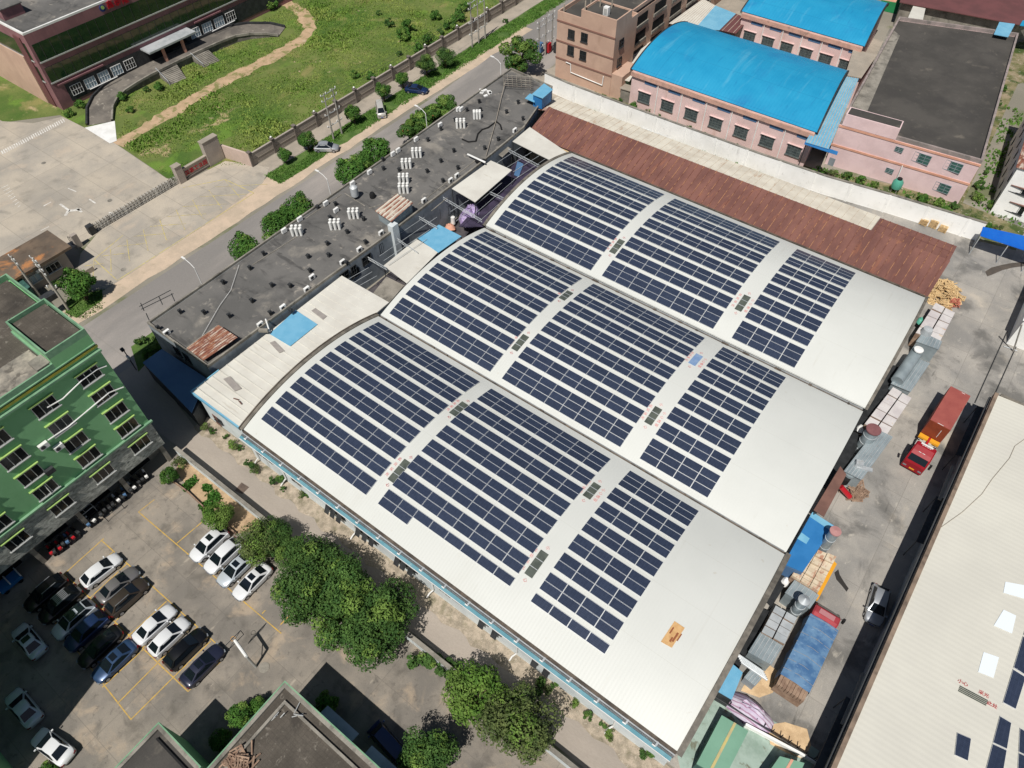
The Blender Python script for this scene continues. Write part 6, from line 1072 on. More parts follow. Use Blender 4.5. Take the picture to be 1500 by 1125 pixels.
mb = MB(); parapet(mb, [(-24, -58), (FX, -58), (FX, -10.4), (-15.2, -10.4), (-15.2, GY1), (-24, GY1)], PZ - .8, PZ, .16); parapet(mb, [(-15.2, -10.4), (FX, -10.4), (FX, GY1), (-15.2, GY1)], TZG - .8, TZG, .16); mb.build('parapet', PGREEN, gr)
mb = MB(); mb.bb(FX - 2.0, FX - .3, -11.8, -10.42, PZ - .5, PZ + .1); mb.build('roof_hatch_box', OLDC, gr)
mb = MB(); mb.bb(FX, FX + .35, -58, GY1 + .1, CZ - .12, CZ + .12, 0); mb.bb(FX, FX + .12, -58, GY1 + .1, CZ + .45, CZ + .75, 1); mb.bb(FX, FX + .14, -58, GY1, CZ + .9, CZ + 1.02, 0); mb.build('cornice', [PGREEN, YELLB], gr)
mb = MB(); mb.bb(FX, FX + .3, -58, GY1 + .3, SZ - .1, SZ + .12); mb.build('string_course', PGREEN, gr)
ycols = [GX(133, 543, FX).y - .1, GX(78, 580, FX).y, GX(19, 615, FX).y, -22.6 - 1.0, -28.6]
zrows = [18.4, 15.3, 12.2, 9.3]
ycols = [-8.4, -13.3, -18.4, -23.6, -28.8]
for j, y in enumerate(ycols):
    for i, z in enumerate(zrows): window(gr, (FX + .02, y, z), '+x', 2.3, 1.7, 3, 1, ALU, GLASSD, hood=.24, hood_m=LIME, openp=((0,), (2,), (0, 2), ())[(i + j * 2) % 4], depth=.08)
    window(gr, (FX + .08, y, 5.9), '+x', 2.3, 1.6, 3, 1, ALU, GLASSD, hood=.24, hood_m=LIME, openp=((0,), (), (2,))[j % 3], depth=.08)
mb = MB(); mb.path([GX(*a, FX + .12) for a in ((69, 597), (92, 584), (120, 557), (142, 541), (156, 536))], .07); mb.build('conduit', WHITE, gr)
mb = MB(); mb.path([GX(*a, FX + .12) for a in ((70, 645), (100, 625), (130, 600), (160, 575), (181, 567))], .07); mb.build('conduit', WHITE, gr)
mb = MB(); mb.path([GX(*a, FX + .12) for a in ((65, 711), (77, 724))], .06); mb.build('conduit', WHITE, gr)
for (px, py, lab) in ((64, 653, 'white air conditioner box under a window of the green facade'), (86, 655, 'pale grey air conditioner hung right of the white one on the green facade'), (73, 690, 'dark air conditioner tucked beside a lower window of the green facade')):
    p = GX(px, py, FX + .3); t_ = thing('wall_air_conditioner', lab, 'air conditioner', p, 'air conditioners on the green facade'); mb = MB(); mb.box(p, (.4, .95, .65)); mb.build('casing', DGREY if 'dark' in lab else WHITE, t_); mb = MB(); mb.tube((p.x + .2, p.y - .15, p.z), (p.x + .22, p.y - .15, p.z), .24, n=14); mb.build('fan', DGREY, t_)
for k, (px, py) in enumerate(((8, 483), (60, 490), (50, 476))):
    p = G(px, py, PZ - .7); mb = MB()
    for a in range(8): mb.box((p.x + rng.uniform(-1.2, 1.2), p.y + rng.uniform(-1.2, 1.2), p.z + .1), (rng.uniform(.3, .8), .25, .18), rng.uniform(0, 3))
    single('roof_debris', mb, OLDC, ('ring of debris at the picture edge on the green block roof', 'white scraps on the paved tower roof of the green block', 'broken pale scraps in the middle of the tower roof')[k], 'debris', p, 'debris on the green block roofs')
# off-camera wing whose shadow lies over the lower-left cars
wg = thing('shading_tower_block', 'tall neighbouring block left of the picture that shades the lower-left cars', 'office building', (0, -40, 0)); mb = MB(); mb.bb(-9.0, 9.9, -60, -36.8, 0, 22); mb.build('wall', GREENW, wg); mb = MB(); mb.bb(-9.2, 10.1, -60.2, -36.6, 22, 22.2); mb.build('roof', FLATR2, wg)

# ---------------------------------------------------------------- green-edged low buildings at the bottom
def low_block(lab, poly, h, roofm, seed):
    r_ = thing('green_edged_building', lab, 'building', (poly[0][0], poly[0][1], 0), 'green-edged flat roofs'); mb = MB(); mb.prism(poly, 0, h - .35); mb.build('wall', GREENW, r_); mb = MB(); q = inset(poly, .012); a = sum(q[i][0] * q[(i + 1) % len(q)][1] - q[(i + 1) % len(q)][0] * q[i][1] for i in range(len(q)))
    mb.quad([(p[0], p[1], h - .33) for p in (q if a > 0 else q[::-1])]); mb.build('roof', roofm, r_); mb = MB(); parapet(mb, poly, h - .36, h - .04, .4); mb.build('upstand', OLDC, r_); mb = MB(); parapet(mb, [(p[0], p[1]) for p in inset(poly, -.004)], h - .42, h, .12); mb.build('green_edge', PGREEN, r_); return r_
c0 = G(417, 998, 7.0); b1 = low_block('low building with a mottled paver roof and green edge at the bottom centre', [(c0.x, c0.y), (c0.x + .3, -46), (48, -46), (48, c0.y)], 7.0, TILER, 1)
mb = MB(); mb.bb(c0.x + 5.0, c0.x + 5.3, c0.y - 14, c0.y - 1.5, 6.68, 6.75)
mb = MB(); mb.bb(c0.x + 1.2, 47, c0.y - 1.35, c0.y - 1.1, 6.67, 6.95); mb.bb(c0.x + 1.2, c0.x + 1.45, -45, c0.y - 1.35, 6.67, 6.95); mb.build('inner_kerb', OLDC, b1)
for k in range(4): x = c0.x + 4 + k * 5.6; mb = MB(); mb.slab([(x, c0.y + .1, 5.3), (x, c0.y + 1.0, 5.1), (x + 4.0, c0.y + 1.0, 5.1), (x + 4.0, c0.y + .1, 5.3)][::-1], .06); mb.build('glass_awning', GALVD, b1)
c1 = G(232, 1058, 7.0); b2 = low_block('narrow low building with a plain grey roof and green edge at the bottom left', [(c1.x, c1.y), (c1.x + .2, -46), (c1.x + 5.9, -46), (c1.x + 5.9, c1.y)], 7.0, FLATR2, 2)
mb = MB(); mb.bb(c1.x + .9, c1.x + 5.6, c1.y - 1.0, c1.y - .82, 6.68, 6.9); mb.build('black_seam', BLACK, b2)
board_pile('roof_scrap_heap', 'heap of scrap wood and wire on the mottled paver roof', (350, 1122), 26, 1.6, 1.3, .5, 21, OLDWOOD)
for o in [x for x in bpy.data.objects if x.name.startswith('roof_scrap_heap')]: o.location.z = 6.7; p = G(352, 1118, 6.9); o.location.x = p.x; o.location.y = p.y
r_ = thing('white_chair_frame', 'tangled white metal chair frame on the mottled paver roof', 'chair frame', G(421, 1050, 6.7)); p = G(421, 1050, 6.7)
for k in range(7): a = p + Vector((rng.uniform(-.8, .8), rng.uniform(-.8, .8), rng.uniform(.05, .6))); mb = MB(); mb.tube(a, a + Vector((rng.uniform(-1, 1), rng.uniform(-1, 1), rng.uniform(-.2, .3))), .05, n=6); mb.build('tube', ALU, r_)
# ---------------------------------------------------------------- garden wall along the lane, beds, fence, hoop
gw = thing('lane_garden_wall', 'grey rendered wall between the lane and the parking lot', 'wall', (-8, -5.2, 0))
for k in range(19):
    x0 = -8 + k * 5.6; mb = MB(); mb.bb(x0, x0 + 5.55, -5.62, -5.30, 0, 1.55); mb.build('panel', CWALL, gw)
mb = MB(); mb.bb(-8, 98, -5.68, -5.24, 1.55, 1.65); mb.build('coping', OLDC, gw)
fe = thing('garden_fence', 'low weathered plank edging in front of the vegetable beds', 'fence', G(275, 715))
PT = [G(*a) for a in ((255, 708), (275, 722), (300, 746), (324, 766), (345, 783))]
for a, b_ in zip(PT, PT[1:]): d = (b_ - a); mb = MB(); mb.prism([(a.x, a.y), (b_.x, b_.y), (b_.x + .12, b_.y + .12), (a.x + .12, a.y + .12)], 0, .5); mb.build('plank', OLDWOOD, fe)
for a in PT: mb = MB(); mb.tube(a, a + Vector((0, 0, .8)), .06); mb.build('post', OLDWOOD, fe)
hp = thing('basketball_hoop', 'old white and blue basketball hoop stand with a broken backboard frame', 'basketball hoop', G(374, 976)); B = G(375, 977)
E1 = B + Vector((0, 0, 3.3)); A1 = E1 + Vector((-2.1, .35, .15)); mb = MB(); mb.tube(B, E1, .13); mb.build('post', ALU, hp); mb = MB(); mb.tube(E1, A1, .16); mb.build('arm', WHITE, hp); mb = MB(); mb.tube(B + Vector((0, 0, 1.6)), E1 + Vector((-1.0, .17, .1)), .05); mb.build('brace', DGREY, hp)
mb = MB(); q = A1; fr = [q + Vector((0, -.95, -.5)), q + Vector((0, .95, -.5)), q + Vector((0, .95, .6)), q + Vector((0, -.95, .6))]
for a, b_ in zip(fr, fr[1:] + fr[:1]): mb.tube(a, b_, .04, n=6)
mb.tube(fr[0], fr[2], .03); mb.build('backboard_frame', DGREY, hp)
mb = MB(); n = 14; c = A1 + Vector((-.45, 0, -.35))
for k in range(n): a0, a1 = 6.283 * k / n, 6.283 * (k + 1) / n; mb.tube(c + Vector((.23 * math.cos(a0), .23 * math.sin(a0), 0)), c + Vector((.23 * math.cos(a1), .23 * math.sin(a1), 0)), .02, n=5, caps=False)
mb.build('rim', ORANGE, hp)
for a, b_, lab in (((128, 777 - 12), (160, 748), ''),): pass
r_ = thing('folding_rail', 'thin dark folding rail standing on the lot behind the motorbikes', 'rail', G(170, 757)); A, B = G(159, 764), G(183, 745)
mb = MB(); mb.tube(A + Vector((0, 0, .9)), B + Vector((0, 0, .9)), .04); mb.build('bar', DGREY, r_)
for q in (A, B): mb = MB(); mb.tube(q, q + Vector((0, 0, .9)), .04); mb.build('leg', DGREY, r_)
# ---------------------------------------------------------------- cars (nose towards local +Y)
def paint(name, c, r=0.25, metal=0.0): return mat(name, c, r=r + .05, metal=metal, spec=.45, coat=.45)
PAINT = {'white': paint('car_white', S(216, 218, 220)), 'silver': paint('car_silver', S(186, 190, 194), .3, .5), 'pearl': paint('car_pearl', S(194, 202, 208), .25, .2), 'grey': paint('car_grey', S(116, 114, 114), .3, .3), 'brown': paint('car_brown', S(66, 58, 52), .3, .3), 'black': paint('car_black', S(16, 17, 19)), 'navy': paint('car_navy', S(38, 42, 62), .3, .2), 'blue': paint('car_blue', S(50, 74, 108), .3, .3), 'dblue': paint('car_dark_blue', S(34, 54, 92), .3, .3), 'vanw': paint('van_silver', S(196, 194, 188), .35, .2)}
CGL = glassy('car_glass', S(20, 26, 32), .05, .7); LAMPM = glassy('headlamp', S(120, 126, 132), .15, .6); TAILM = glassy('tail_lamp', S(104, 16, 18), .25, .5); TYRE = mat('tyre', S(24, 24, 25), r=.9); RIMM = mat('alloy_rim', S(170, 172, 176), r=.3, metal=.6); PLATE = mat('blue_plate', S(40, 80, 160), r=.5)
SPEC = {  # half length, width, belt height, roof height, [windscreen base, windscreen top, rear top, rear base], hood height, tail height
 'sedan': (2.36, 1.82, .92, 1.46, (1.16, .22, -.86, -1.74), .86, 1.00), 'suv': (2.33, 1.86, 1.02, 1.66, (1.22, .36, -1.46, -2.12), .98, 1.06), 'hatch': (2.25, 1.8, .96, 1.54, (1.20, .32, -1.22, -2.0), .92, 1.02), 'van': (2.2, 1.68, 1.05, 1.86, (1.75, 1.10, -1.95, -2.12), 1.0, 1.12)}
def car_proto(kind, sunroof=False, rails=False, roofblack=False, rack=False):
    hl, wd, zb, zr, (wb, wt, rt, rb), zh, zt = SPEC[kind]; hw = wd / 2; root = thing('parked_car', 'x', 'car', (0, 0, 0), 'cars', 0, True)
    ST_ = [(-hl, .60, .42, zt * .60), (-hl + .07, .80, .32, zt * .84), (-hl + .2, .92, .26, zt * .96), (-hl + .42, .98, .22, zt), (rb, 1.0, .2, zt), (-.5, 1.0, .2, zb + .02), (.5, 1.0, .2, zb), (wb, .99, .2, zb), (wb + .35, .97, .2, zh), (hl - .55, .95, .22, zh * .95), (hl - .28, .87, .25, zh * .88), (hl - .09, .70, .30, zh * .76), (hl, .46, .38, zh * .58)]
    ST_.sort(key=lambda s_: s_[0]); mb = MB(); sec = 11
    for (y, wf, z0, z1) in ST_:
        w_ = hw * wf; zm = z0 + (z1 - z0) * .55
        for (x, z) in ((-w_ * .85, z0), (-w_, z0 + .14), (-w_, zm), (-w_ * .965, z1 - .07), (-w_ * .86, z1), (0, z1 + .035), (w_ * .86, z1), (w_ * .965, z1 - .07), (w_, zm), (w_, z0 + .14), (w_ * .85, z0)): mb.v.append((x, y, z))
    n = len(ST_)
    for k in range(n - 1):
        for j in range(sec): a, b_ = k * sec + j, k * sec + (j + 1) % sec; mb.f.append([a, b_, b_ + sec, a + sec]); mb.m.append(0); mb.sm.append(j != sec - 1)
    mb.f.append(list(range(sec))); mb.m.append(0); mb.sm.append(False); mb.f.append(list(range((n - 1) * sec, n * sec))[::-1]); mb.m.append(0); mb.sm.append(False)
    # cabin shell: pillars and roof in paint, glass a little proud
    bw, tw = hw * .90, hw * .66; ym = (wt + rt) / 2
    C_ = [(wb, bw, zb), (wt, tw, zr - .05), (ym, tw * 1.03, zr), (rt, tw * .97, zr - .04), (rb, bw * .95, zt)]
    o_ = len(mb.v)
    for (y, w_, z) in C_: mb.v += [(-w_, y, z), (-w_ * .5, y, z + .03), (w_ * .5, y, z + .03), (w_, y, z)]
    for k in range(4):
        for j in range(3): a = o_ + k * 4 + j; mb.f.append([a, a + 1, a + 5, a + 4]); mb.m.append(0); mb.sm.append(True)
    def side(sg):
        L_ = [(sg * bw, wb, zb), (sg * tw, wt, zr - .05), (sg * tw * 1.03, ym, zr), (sg * tw * .97, rt, zr - .04), (sg * bw * .95, rb, zt), (sg * hw * .93, ym, zb - .02)]; mb.add(L_, [tuple(range(6)) if sg < 0 else tuple(range(5, -1, -1))])
        return L_
    side(-1); side(1); body = mb.build('body', PAINT['white'], root)
    def gl(name, pts, m=CGL): q = MB(); q.add(pts, [tuple(range(len(pts)))]); return q.build(name, m, root)
    def lerp(a, b_, f_): return tuple(a[i] + (b_[i] - a[i]) * f_ for i in range(3))
    def inq(P, u, v, off):
        a, b_, c, d = P; q = [lerp(lerp(a, b_, uu), lerp(d, c, uu), vv) for uu, vv in ((u, v), (1 - u, v), (1 - u, 1 - v), (u, 1 - v))]; return [tuple(Vector(p) + Vector(off)) for p in q]
    gl('windscreen', inq([(-bw, wb, zb), (bw, wb, zb), (tw, wt, zr - .05), (-tw, wt, zr - .05)], .05, .04, (0, .035, .05)))
    gl('rear_window', inq([(bw * .95, rb, zt), (-bw * .95, rb, zt), (-tw * .97, rt, zr - .04), (tw * .97, rt, zr - .04)], .09, .10, (0, -.035, .05)))
    for sg in (-1, 1):
        a, b_, c, d = (sg * bw, wb - .28, zb + .07), (sg * tw * 1.0, wt - .02, zr - .1), (sg * tw * .98, rt + .04, zr - .1), (sg * bw * .96, rb + .34, zt + .06); P = [a, b_, c, d] if sg > 0 else [d, c, b_, a]
        gl('side_window', [tuple(Vector(p) + Vector((sg * .035, 0, .02))) for p in P])
        q = MB(); q.box((sg * (hw + .08), wb - .18, zb + .04), (.2, .13, .14)); q.build('mirror', PAINT['white'], root)
        q = MB(); q.box((sg * hw * .66, hl - .12, zh * .70), (.30, .2, .10), -sg * .35); q.build('headlight', LAMPM, root)
        q = MB(); q.box((sg * hw * .74, -hl + .07, zt * .74), (.30, .12, .13), sg * .25); q.build('tail_light', TAILM, root)
        for y in (hl - .86, -hl + .88):
            q = MB(); x = sg * (hw - .10); q.tube((x - .11, y, .33), (x + .11, y, .33), .33, n=16); wh = q.build('wheel', TYRE, root); q = MB(); q.tube((x + sg * .085, y, .33), (x + sg * .125, y, .33), .21, n=14); q.build('rim', RIMM, wh)
    q = MB(); q.box((0, hl - .01, .42), (.46, .03, .14)); q.build('number_plate', PLATE, root)
    q = MB(); q.box((0, hl - .05, zh * .62), (.9, .08, .14)); q.build('grille', BLACK, root)
    if sunroof: q = MB(); q.slab([(-.40, ym - .18, zr + .05), (.40, ym - .18, zr + .05), (.40, ym + .42, zr + .045), (-.40, ym + .42, zr + .045)], .03); q.build('sunroof', CGL, root)
    if roofblack: q = MB(); q.slab([(-tw * .96, rt + .02, zr + .02), (tw * .96, rt + .02, zr + .02), (tw * .98, wt, zr + .02), (-tw * .98, wt, zr + .02)], .04); q.quad([(-tw * .5, ym, zr + .06), (tw * .5, ym, zr + .06), (tw * .5, wt, zr + .03), (-tw * .5, wt, zr + .03)]); q.build('black_roof', CGL, root)
    if rails or rack:
        for sg in (-1, 1): q = MB(); q.tube((sg * tw * .95, wt - .1, zr + .06), (sg * tw * .95, rt + .1, zr + .07), .035, n=6); q.build('roof_rail', RIMM, root)
    if rack: q = MB(); [q.box((-.5 + k * .2, ym, zr + .12), (.09, 1.3, .05)) for k in range(6)]; q.build('roof_rack', RIMM, root)
    return root
PROTO = {}
def car(kind, colour, centre, nose, label, group, opts='', sc=1.0):
    key = (kind, opts); c = G(*centre, .75); d = nose if isinstance(nose, tuple) else None
    rz = math.atan2(-(d[0]), d[1]) if d else R(nose)
    if key not in PROTO: PROTO[key] = o = car_proto(kind, **{k: True for k in opts.split()}); o.location = (c.x, c.y, 0); o.rotation_euler = (0, 0, rz); o.scale = (sc, sc, sc)
    else: o = dup(PROTO[key], (c.x, c.y, 0), rz, sc)
    tag(o, label, 'car', group)
    for ch in kids(o):
        if ch.name.split('.')[0] in ('body', 'mirror'):
            ch.material_slots[0].link = 'OBJECT'; ch.material_slots[0].material = PAINT[colour]
    return o
PK = 'cars parked in the lined lot'
car('suv', 'white', (306, 797), (0, -1), 'white car with a dark sunroof nosed out, leftmost of the four under the trees', PK, 'sunroof')
car('suv', 'white', (327, 814), (0, -1), 'white car with a plain roof, second of the four under the trees', PK)
car('sedan', 'pearl', (346, 832), (0, -1), 'pale silver car with a sunroof, third of the four under the trees', PK, 'sunroof')
car('sedan', 'white', (369, 851), (0, -1), 'white saloon with a sunroof, rightmost of the four under the trees', PK, 'sunroof')
car('hatch', 'white', (148, 835), (.05, 1), 'white hatchback in the sun at the upper end of the middle row', PK)
car('sedan', 'grey', (172.5, 856), (.03, 1), 'mid grey saloon in the sun between white hatchback and brown car', PK)
car('suv', 'brown', (186, 874), (0, 1), 'dark brown car with bright roof rails in the middle row', PK, 'rails')
car('sedan', 'white', (226.5, 914), (0, 1), 'white saloon right of the empty bay in the middle row', PK)
car('hatch', 'white', (247.5, 932), (0, 1), 'white hatchback between a white saloon and a black car', PK)
car('suv', 'black', (272, 950), (0, 1), 'glossy black car in the middle row beside the white hatchback', PK)
car('sedan', 'navy', (296.5, 974), (0, 1), 'dark navy saloon with a sunroof at the lower end of the middle row', PK, 'sunroof')
car('suv', 'black', (66.5, 868), (0, -1), 'black car with roof rails at the top of the shaded row', PK, 'rails')
car('suv', 'black', (88, 885), (0, -1), 'black car with a slatted silver roof rack in the shaded row', PK, 'rack')
car('suv', 'pearl', (108, 907), (0, -1), 'white car with an all black glass roof in the shaded row', PK, 'roofblack')
car('suv', 'dblue', (126.5, 924), (0, -1), 'dark blue car in the shaded row beside the black-roofed white car', PK)
car('sedan', 'black', (146, 947), (0, -1), 'black saloon in the shaded row with its tail in the sun', PK)
car('sedan', 'blue', (167, 968), (0, -1), 'blue saloon with a dark sunroof at the lower end of the shaded row', PK, 'sunroof')
car('sedan', 'pearl', (41.5, 938), (-1, .02), 'pale car with a sunroof standing across in the shade at the left edge', PK, 'sunroof')
car('sedan', 'pearl', (33.5, 1036), (-1, 0), 'pale car with a plain roof in deep shade at the lower left edge', PK)
car('sedan', 'white', (76, 1093), (-1, -.15), 'white car half in the sun in the bottom left corner', PK)
car('suv', 'silver', (1285.5, 886), (.12, -1), 'silver car parked alone on the work yard beside the long shadow', 'lone cars')
car('sedan', 'dblue', (610, 130), (.95, .45), 'dark blue car nosed onto the verge grass under the round trees', 'cars on the road verge')
car('van', 'vanw', (557.5, 161), (.83, -.7), 'boxy silver van standing on the verge between two round trees', 'cars on the road verge')
car('hatch', 'silver', (478, 215), (.75, .55), 'silver estate car on the verge in front of the twin pole frame', 'cars on the road verge', 'rails')
# ---------------------------------------------------------------- motorbikes under the green block
def scooter_proto(colm):
    r_ = thing('motorbike', 'x', 'motorbike', (0, 0, 0), None, 0, True)
    for y in (.62, -.62): mb = MB(); mb.tube((-.05, y, .28), (.05, y, .28), .28, n=14); wh = mb.build('wheel', TYRE, r_); mb = MB(); mb.tube((-.06, y, .28), (.06, y, .28), .15, n=10); mb.build('rim', RIMM, wh)
    mb = MB(); mb.tube((0, -.7, .6), (0, -.1, .55), .17, .15, 10); mb.tube((0, -.1, .38), (0, .35, .36), .15, .14, 8); mb.tube((0, .4, .35), (0, .52, .95), .16, .1, 8); mb.build('body', colm, r_)
    mb = MB(); mb.box((0, -.38, .78), (.30, .78, .12)); mb.build('seat', BLACK, r_); mb = MB(); mb.tube((-.36, .46, 1.05), (.36, .46, 1.05), .03, n=6); mb.build('handlebar', DGREY, r_)
    mb = MB(); mb.lathe([(.001, .12), (.11, .08), (.11, -.05), (.001, -.08)], 10, (0, .6, .93)); mb.build('headlight', LAMPM, r_)
    mb = MB(); mb.box((0, -.85, .92), (.34, .3, .28)); mb.build('top_box', colm if colm is not BLACK else DGREY, r_)
    return r_
SC = [scooter_proto(m_) for m_ in (BLACK, REDM, WHITE, NBLUE)]; CN = ['black', 'red', 'white', 'blue']; used = set()
SCP = [(219, 700), (214, 707), (205, 711), (198, 717), (193, 721), (187, 726), (180, 731), (175, 735), (168, 739), (162, 744), (156, 749), (150, 754), (141, 769), (134, 772), (120, 787), (112, 793), (106, 797), (99, 801), (93, 806), (87, 811), (83, 815)]
seq = [2, 0, 0, 2, 0, 3, 0, 2, 0, 0, 0, 0, 2, 3, 0, 1, 3, 0, 1, 0, 1]; tot = {}
for k, ((px, py), ci) in enumerate(zip(SCP, seq)):
    p = G(px, py, .3); tot[ci] = tot.get(ci, 0) + 1
    o = SC[ci] if ci not in used else dup(SC[ci], (0, 0, 0)); used.add(ci); o.location = (-8.55 + rng.uniform(-.2, .15), p.y, 0); o.rotation_euler = (0, 0, R(90) + rng.uniform(-.25, .25))
    where = 'right of the white frame cart' if k < 12 else 'left of the white frame cart'
    tag(o, f'{ORD[tot[ci] - 1]} {CN[ci]} motorbike from the garden end, {where}', 'motorbike', 'motorbikes along the green block')
r_ = thing('frame_cart', 'three-wheeled cart with a white tubular canopy frame among the motorbikes', 'cart', G(131, 757)); p = G(131, 757); ce = Vector((p.x, p.y, 0))
mb = MB(); mb.box((p.x, p.y, .6), (1.1, 1.9, .35)); mb.build('tub', BLACK, r_); mb = MB(); cs = [ce + Vector((a, b_, 1.7)) for a, b_ in ((-.6, -1.0), (.6, -1.0), (.6, 1.0), (-.6, 1.0))]
for a, b_ in zip(cs, cs[1:] + cs[:1]): mb.tube(a, b_, .05, n=6)
for a in cs: mb.tube(a, Vector((a.x, a.y, .5)), .04, n=6)
mb.tube((cs[0] + cs[1]) / 2, (cs[2] + cs[3]) / 2, .05, n=6); mb.tube((cs[0] + cs[3]) / 2, (cs[1] + cs[2]) / 2, .05, n=6); mb.build('canopy_frame', ALU, r_)
mb = MB(); mb.slab([a + Vector((0, 0, .02)) for a in cs], .03); mb.build('canopy', GLASSD, r_)
for a, b_ in ((-.5, -.7), (.5, -.7), (0, .9)): mb = MB(); mb.tube((p.x + a - .05, p.y + b_, .28), (p.x + a + .05, p.y + b_, .28), .28, n=12); mb.build('wheel', TYRE, r_)
r_ = thing('blue_cart', 'blue handcart with white rails in the shade at the left edge', 'cart', G(18, 856)); p = G(18, 856); mb = MB(); mb.box((p.x, p.y, .7), (1.3, 2.4, .5)); mb.build('tub', MBLUE, r_)
for dy in (-1.2, 0, 1.2): mb = MB(); mb.box((p.x, p.y + dy, 1.1), (1.4, .12, .3)); mb.build('rail', WHITE, r_)
for a, b_ in ((-.6, -.8), (.6, -.8), (-.6, .8), (.6, .8)): mb = MB(); mb.tube((p.x + a - .06, p.y + b_, .25), (p.x + a + .06, p.y + b_, .25), .25, n=10); mb.build('wheel', TYRE, r_)
# ---------------------------------------------------------------- container truck and tarpaulin truck
def wheelset(par, ys, xs, r_=.5):
    for y in ys:
        for x in xs: mb = MB(); mb.tube((x - .16, y, r_), (x + .16, y, r_), r_, n=16); wh = mb.build('wheel', TYRE, par); mb = MB(); mb.tube((x - .17, y, r_), (x + .17, y, r_), r_ * .55, n=12); mb.build('rim', RIMM, wh)
tr = thing('container_truck', 'red lorry cab with a red-brown container on an orange trailer, facing down the yard', 'lorry', (0, 0, 0), None, 0, True)
f0 = G(1337, 684, 1.2); r0_ = G(1403, 580, 4.0); ang = math.atan2(r0_.x - f0.x, r0_.y - f0.y)       # nose points along local -Y here
mb = MB(); mb.bb(-1.22, 1.22, 5.6, 12.4, 1.25, 3.95); 
for k in range(22): mb.bb(-1.25, -1.22, 5.75 + k * .3, 5.9 + k * .3, 1.4, 3.8); mb.bb(1.22, 1.25, 5.75 + k * .3, 5.9 + k * .3, 1.4, 3.8)
cb = mb.build('container', CONT, tr); mb = MB(); mb.bb(-1.18, 1.18, 5.55, 5.6, 1.3, 3.9); mb.build('front_panel', CONTE, cb)
mb = MB()
for (x0, x1, y0, y1) in ((-.35, .35, 5.62, 5.68), (.2, .6, 12.2, 12.26)): mb.bb(x0, x1, y0, y1, 3.951, 3.956)
mb.bb(.45, .5, 5.52, 5.56, 1.8, 3.2); mb.build('white_marking', WHITE, cb)
mb = MB(); mb.bb(-1.22, 1.22, 4.9, 5.5, 1.0, 1.3); mb.bb(-1.2, -.9, 5.5, 12.4, .95, 1.22); mb.bb(.9, 1.2, 5.5, 12.4, .95, 1.22); mb.build('trailer_frame', ORANGE, tr)
mb = MB(); mb.bb(-.5, .5, 2.2, 7.0, .75, 1.0); mb.bb(-1.1, 1.1, 2.5, 4.8, .85, .98); mb.build('chassis', ALU, tr); mb = MB(); mb.lathe([(.001, 1.2), (.55, 1.18), (.6, 1.0)], 14, (0, 3.9, 0)); mb.build('fifth_wheel', BLACK, tr); mb = MB(); mb.bb(-.12, .12, 4.0, 5.4, 1.25, 1.4); mb.build('air_line', REDM, tr)
mb = MB(); V = []
for (y, z0, z1, w_) in ((0, .5, 1.65, 1.16), (.12, .45, 1.9, 1.22), (.55, .45, 2.75, 1.22), (1.0, .45, 3.05, 1.2), (1.6, .45, 3.35, 1.16), (2.15, .6, 3.4, 1.15)):
    V += [(-w_, y, z0), (-w_, y, z1 - .12), (-w_ + .14, y, z1), (w_ - .14, y, z1), (w_, y, z1 - .12), (w_, y, z0)]
mb.add(V, [(k * 6 + j, k * 6 + 6 + j, k * 6 + 6 + (j + 1) % 6, k * 6 + (j + 1) % 6) for k in range(5) for j in range(6)] + [(5, 4, 3, 2, 1, 0), (30, 31, 32, 33, 34, 35)], 0, False); mb.build('cab', mat('truck_red', S(150, 24, 36), S(140, 22, 34), 1.0, r=.5), tr)
mb = MB(); mb.quad([(-1.05, .12, 1.98), (1.05, .12, 1.98), (1.0, .53, 2.76), (-1.0, .53, 2.76)]); mb.build('windscreen', CGL, tr)
mb = MB(); mb.bb(-.7, .7, 1.9, 2.1, 3.42, 3.5); [mb.bb(-.5 + k * .28, -.3 + k * .28, 1.75, 1.8, 3.43, 3.46) for k in range(4)]; mb.bb(-.45, -.15, .9, .96, 3.06, 3.09); mb.bb(0, .3, .9, .96, 3.06, 3.09); mb.build('roof_lettering', WHITE, tr)
mb = MB(); mb.bb(-.3, .3, -.04, .0, .75, .92); mb.build('number_plate', ORANGE, tr)
for s_ in (-1, 1):
    mb = MB(); mb.bb(min(s_ * .7, s_ * 1.1), max(s_ * .7, s_ * 1.1), -.05, .05, .85, 1.05); mb.build('headlight', LAMPM, tr); mb = MB(); mb.box((s_ * 1.5, .35, 2.2), (.22, .28, .75)); mb.tube((s_ * 1.2, .45, 2.6), (s_ * 1.5, .35, 2.5), .03); mb.build('mirror', BLACK, tr)
    mb = MB(); mb.slab([(s_ * 1.232, .65, 1.95), (s_ * 1.232, 1.3, 1.95), (s_ * 1.2, 1.3, 2.7), (s_ * 1.225, .75, 2.65)], .02); mb.build('side_window', CGL, tr)
wheelset(tr, (.95, 3.5, 4.6, 9.8, 11.0), (-1.0, 1.0))
tr.location = (f0.x, f0.y, 0); tr.rotation_euler = (0, 0, -ang)
tt = thing('tarpaulin_truck', 'lorry with a faded red cab and a load under a blue tarpaulin', 'lorry', (0, 0, 0), None, 0, True)
a_, b_ = G(1215, 893, 2.6), G(1165, 1005, 3.0); ang = math.atan2(a_.x - b_.x, a_.y - b_.y); L_ = (a_ - b_).length
mb = MB(); k_ = random.Random(3); nx, ny = 7, 12; W_, L2 = 1.3, 6.6; V = []
for j in range(ny + 1):
    for i in range(nx + 1): x = -W_ + 2 * W_ * i / nx; y = .9 + L2 * j / ny; V.append((x, y, 3.05 + .18 * math.cos(x * .9) + k_.uniform(-.05, .05)))
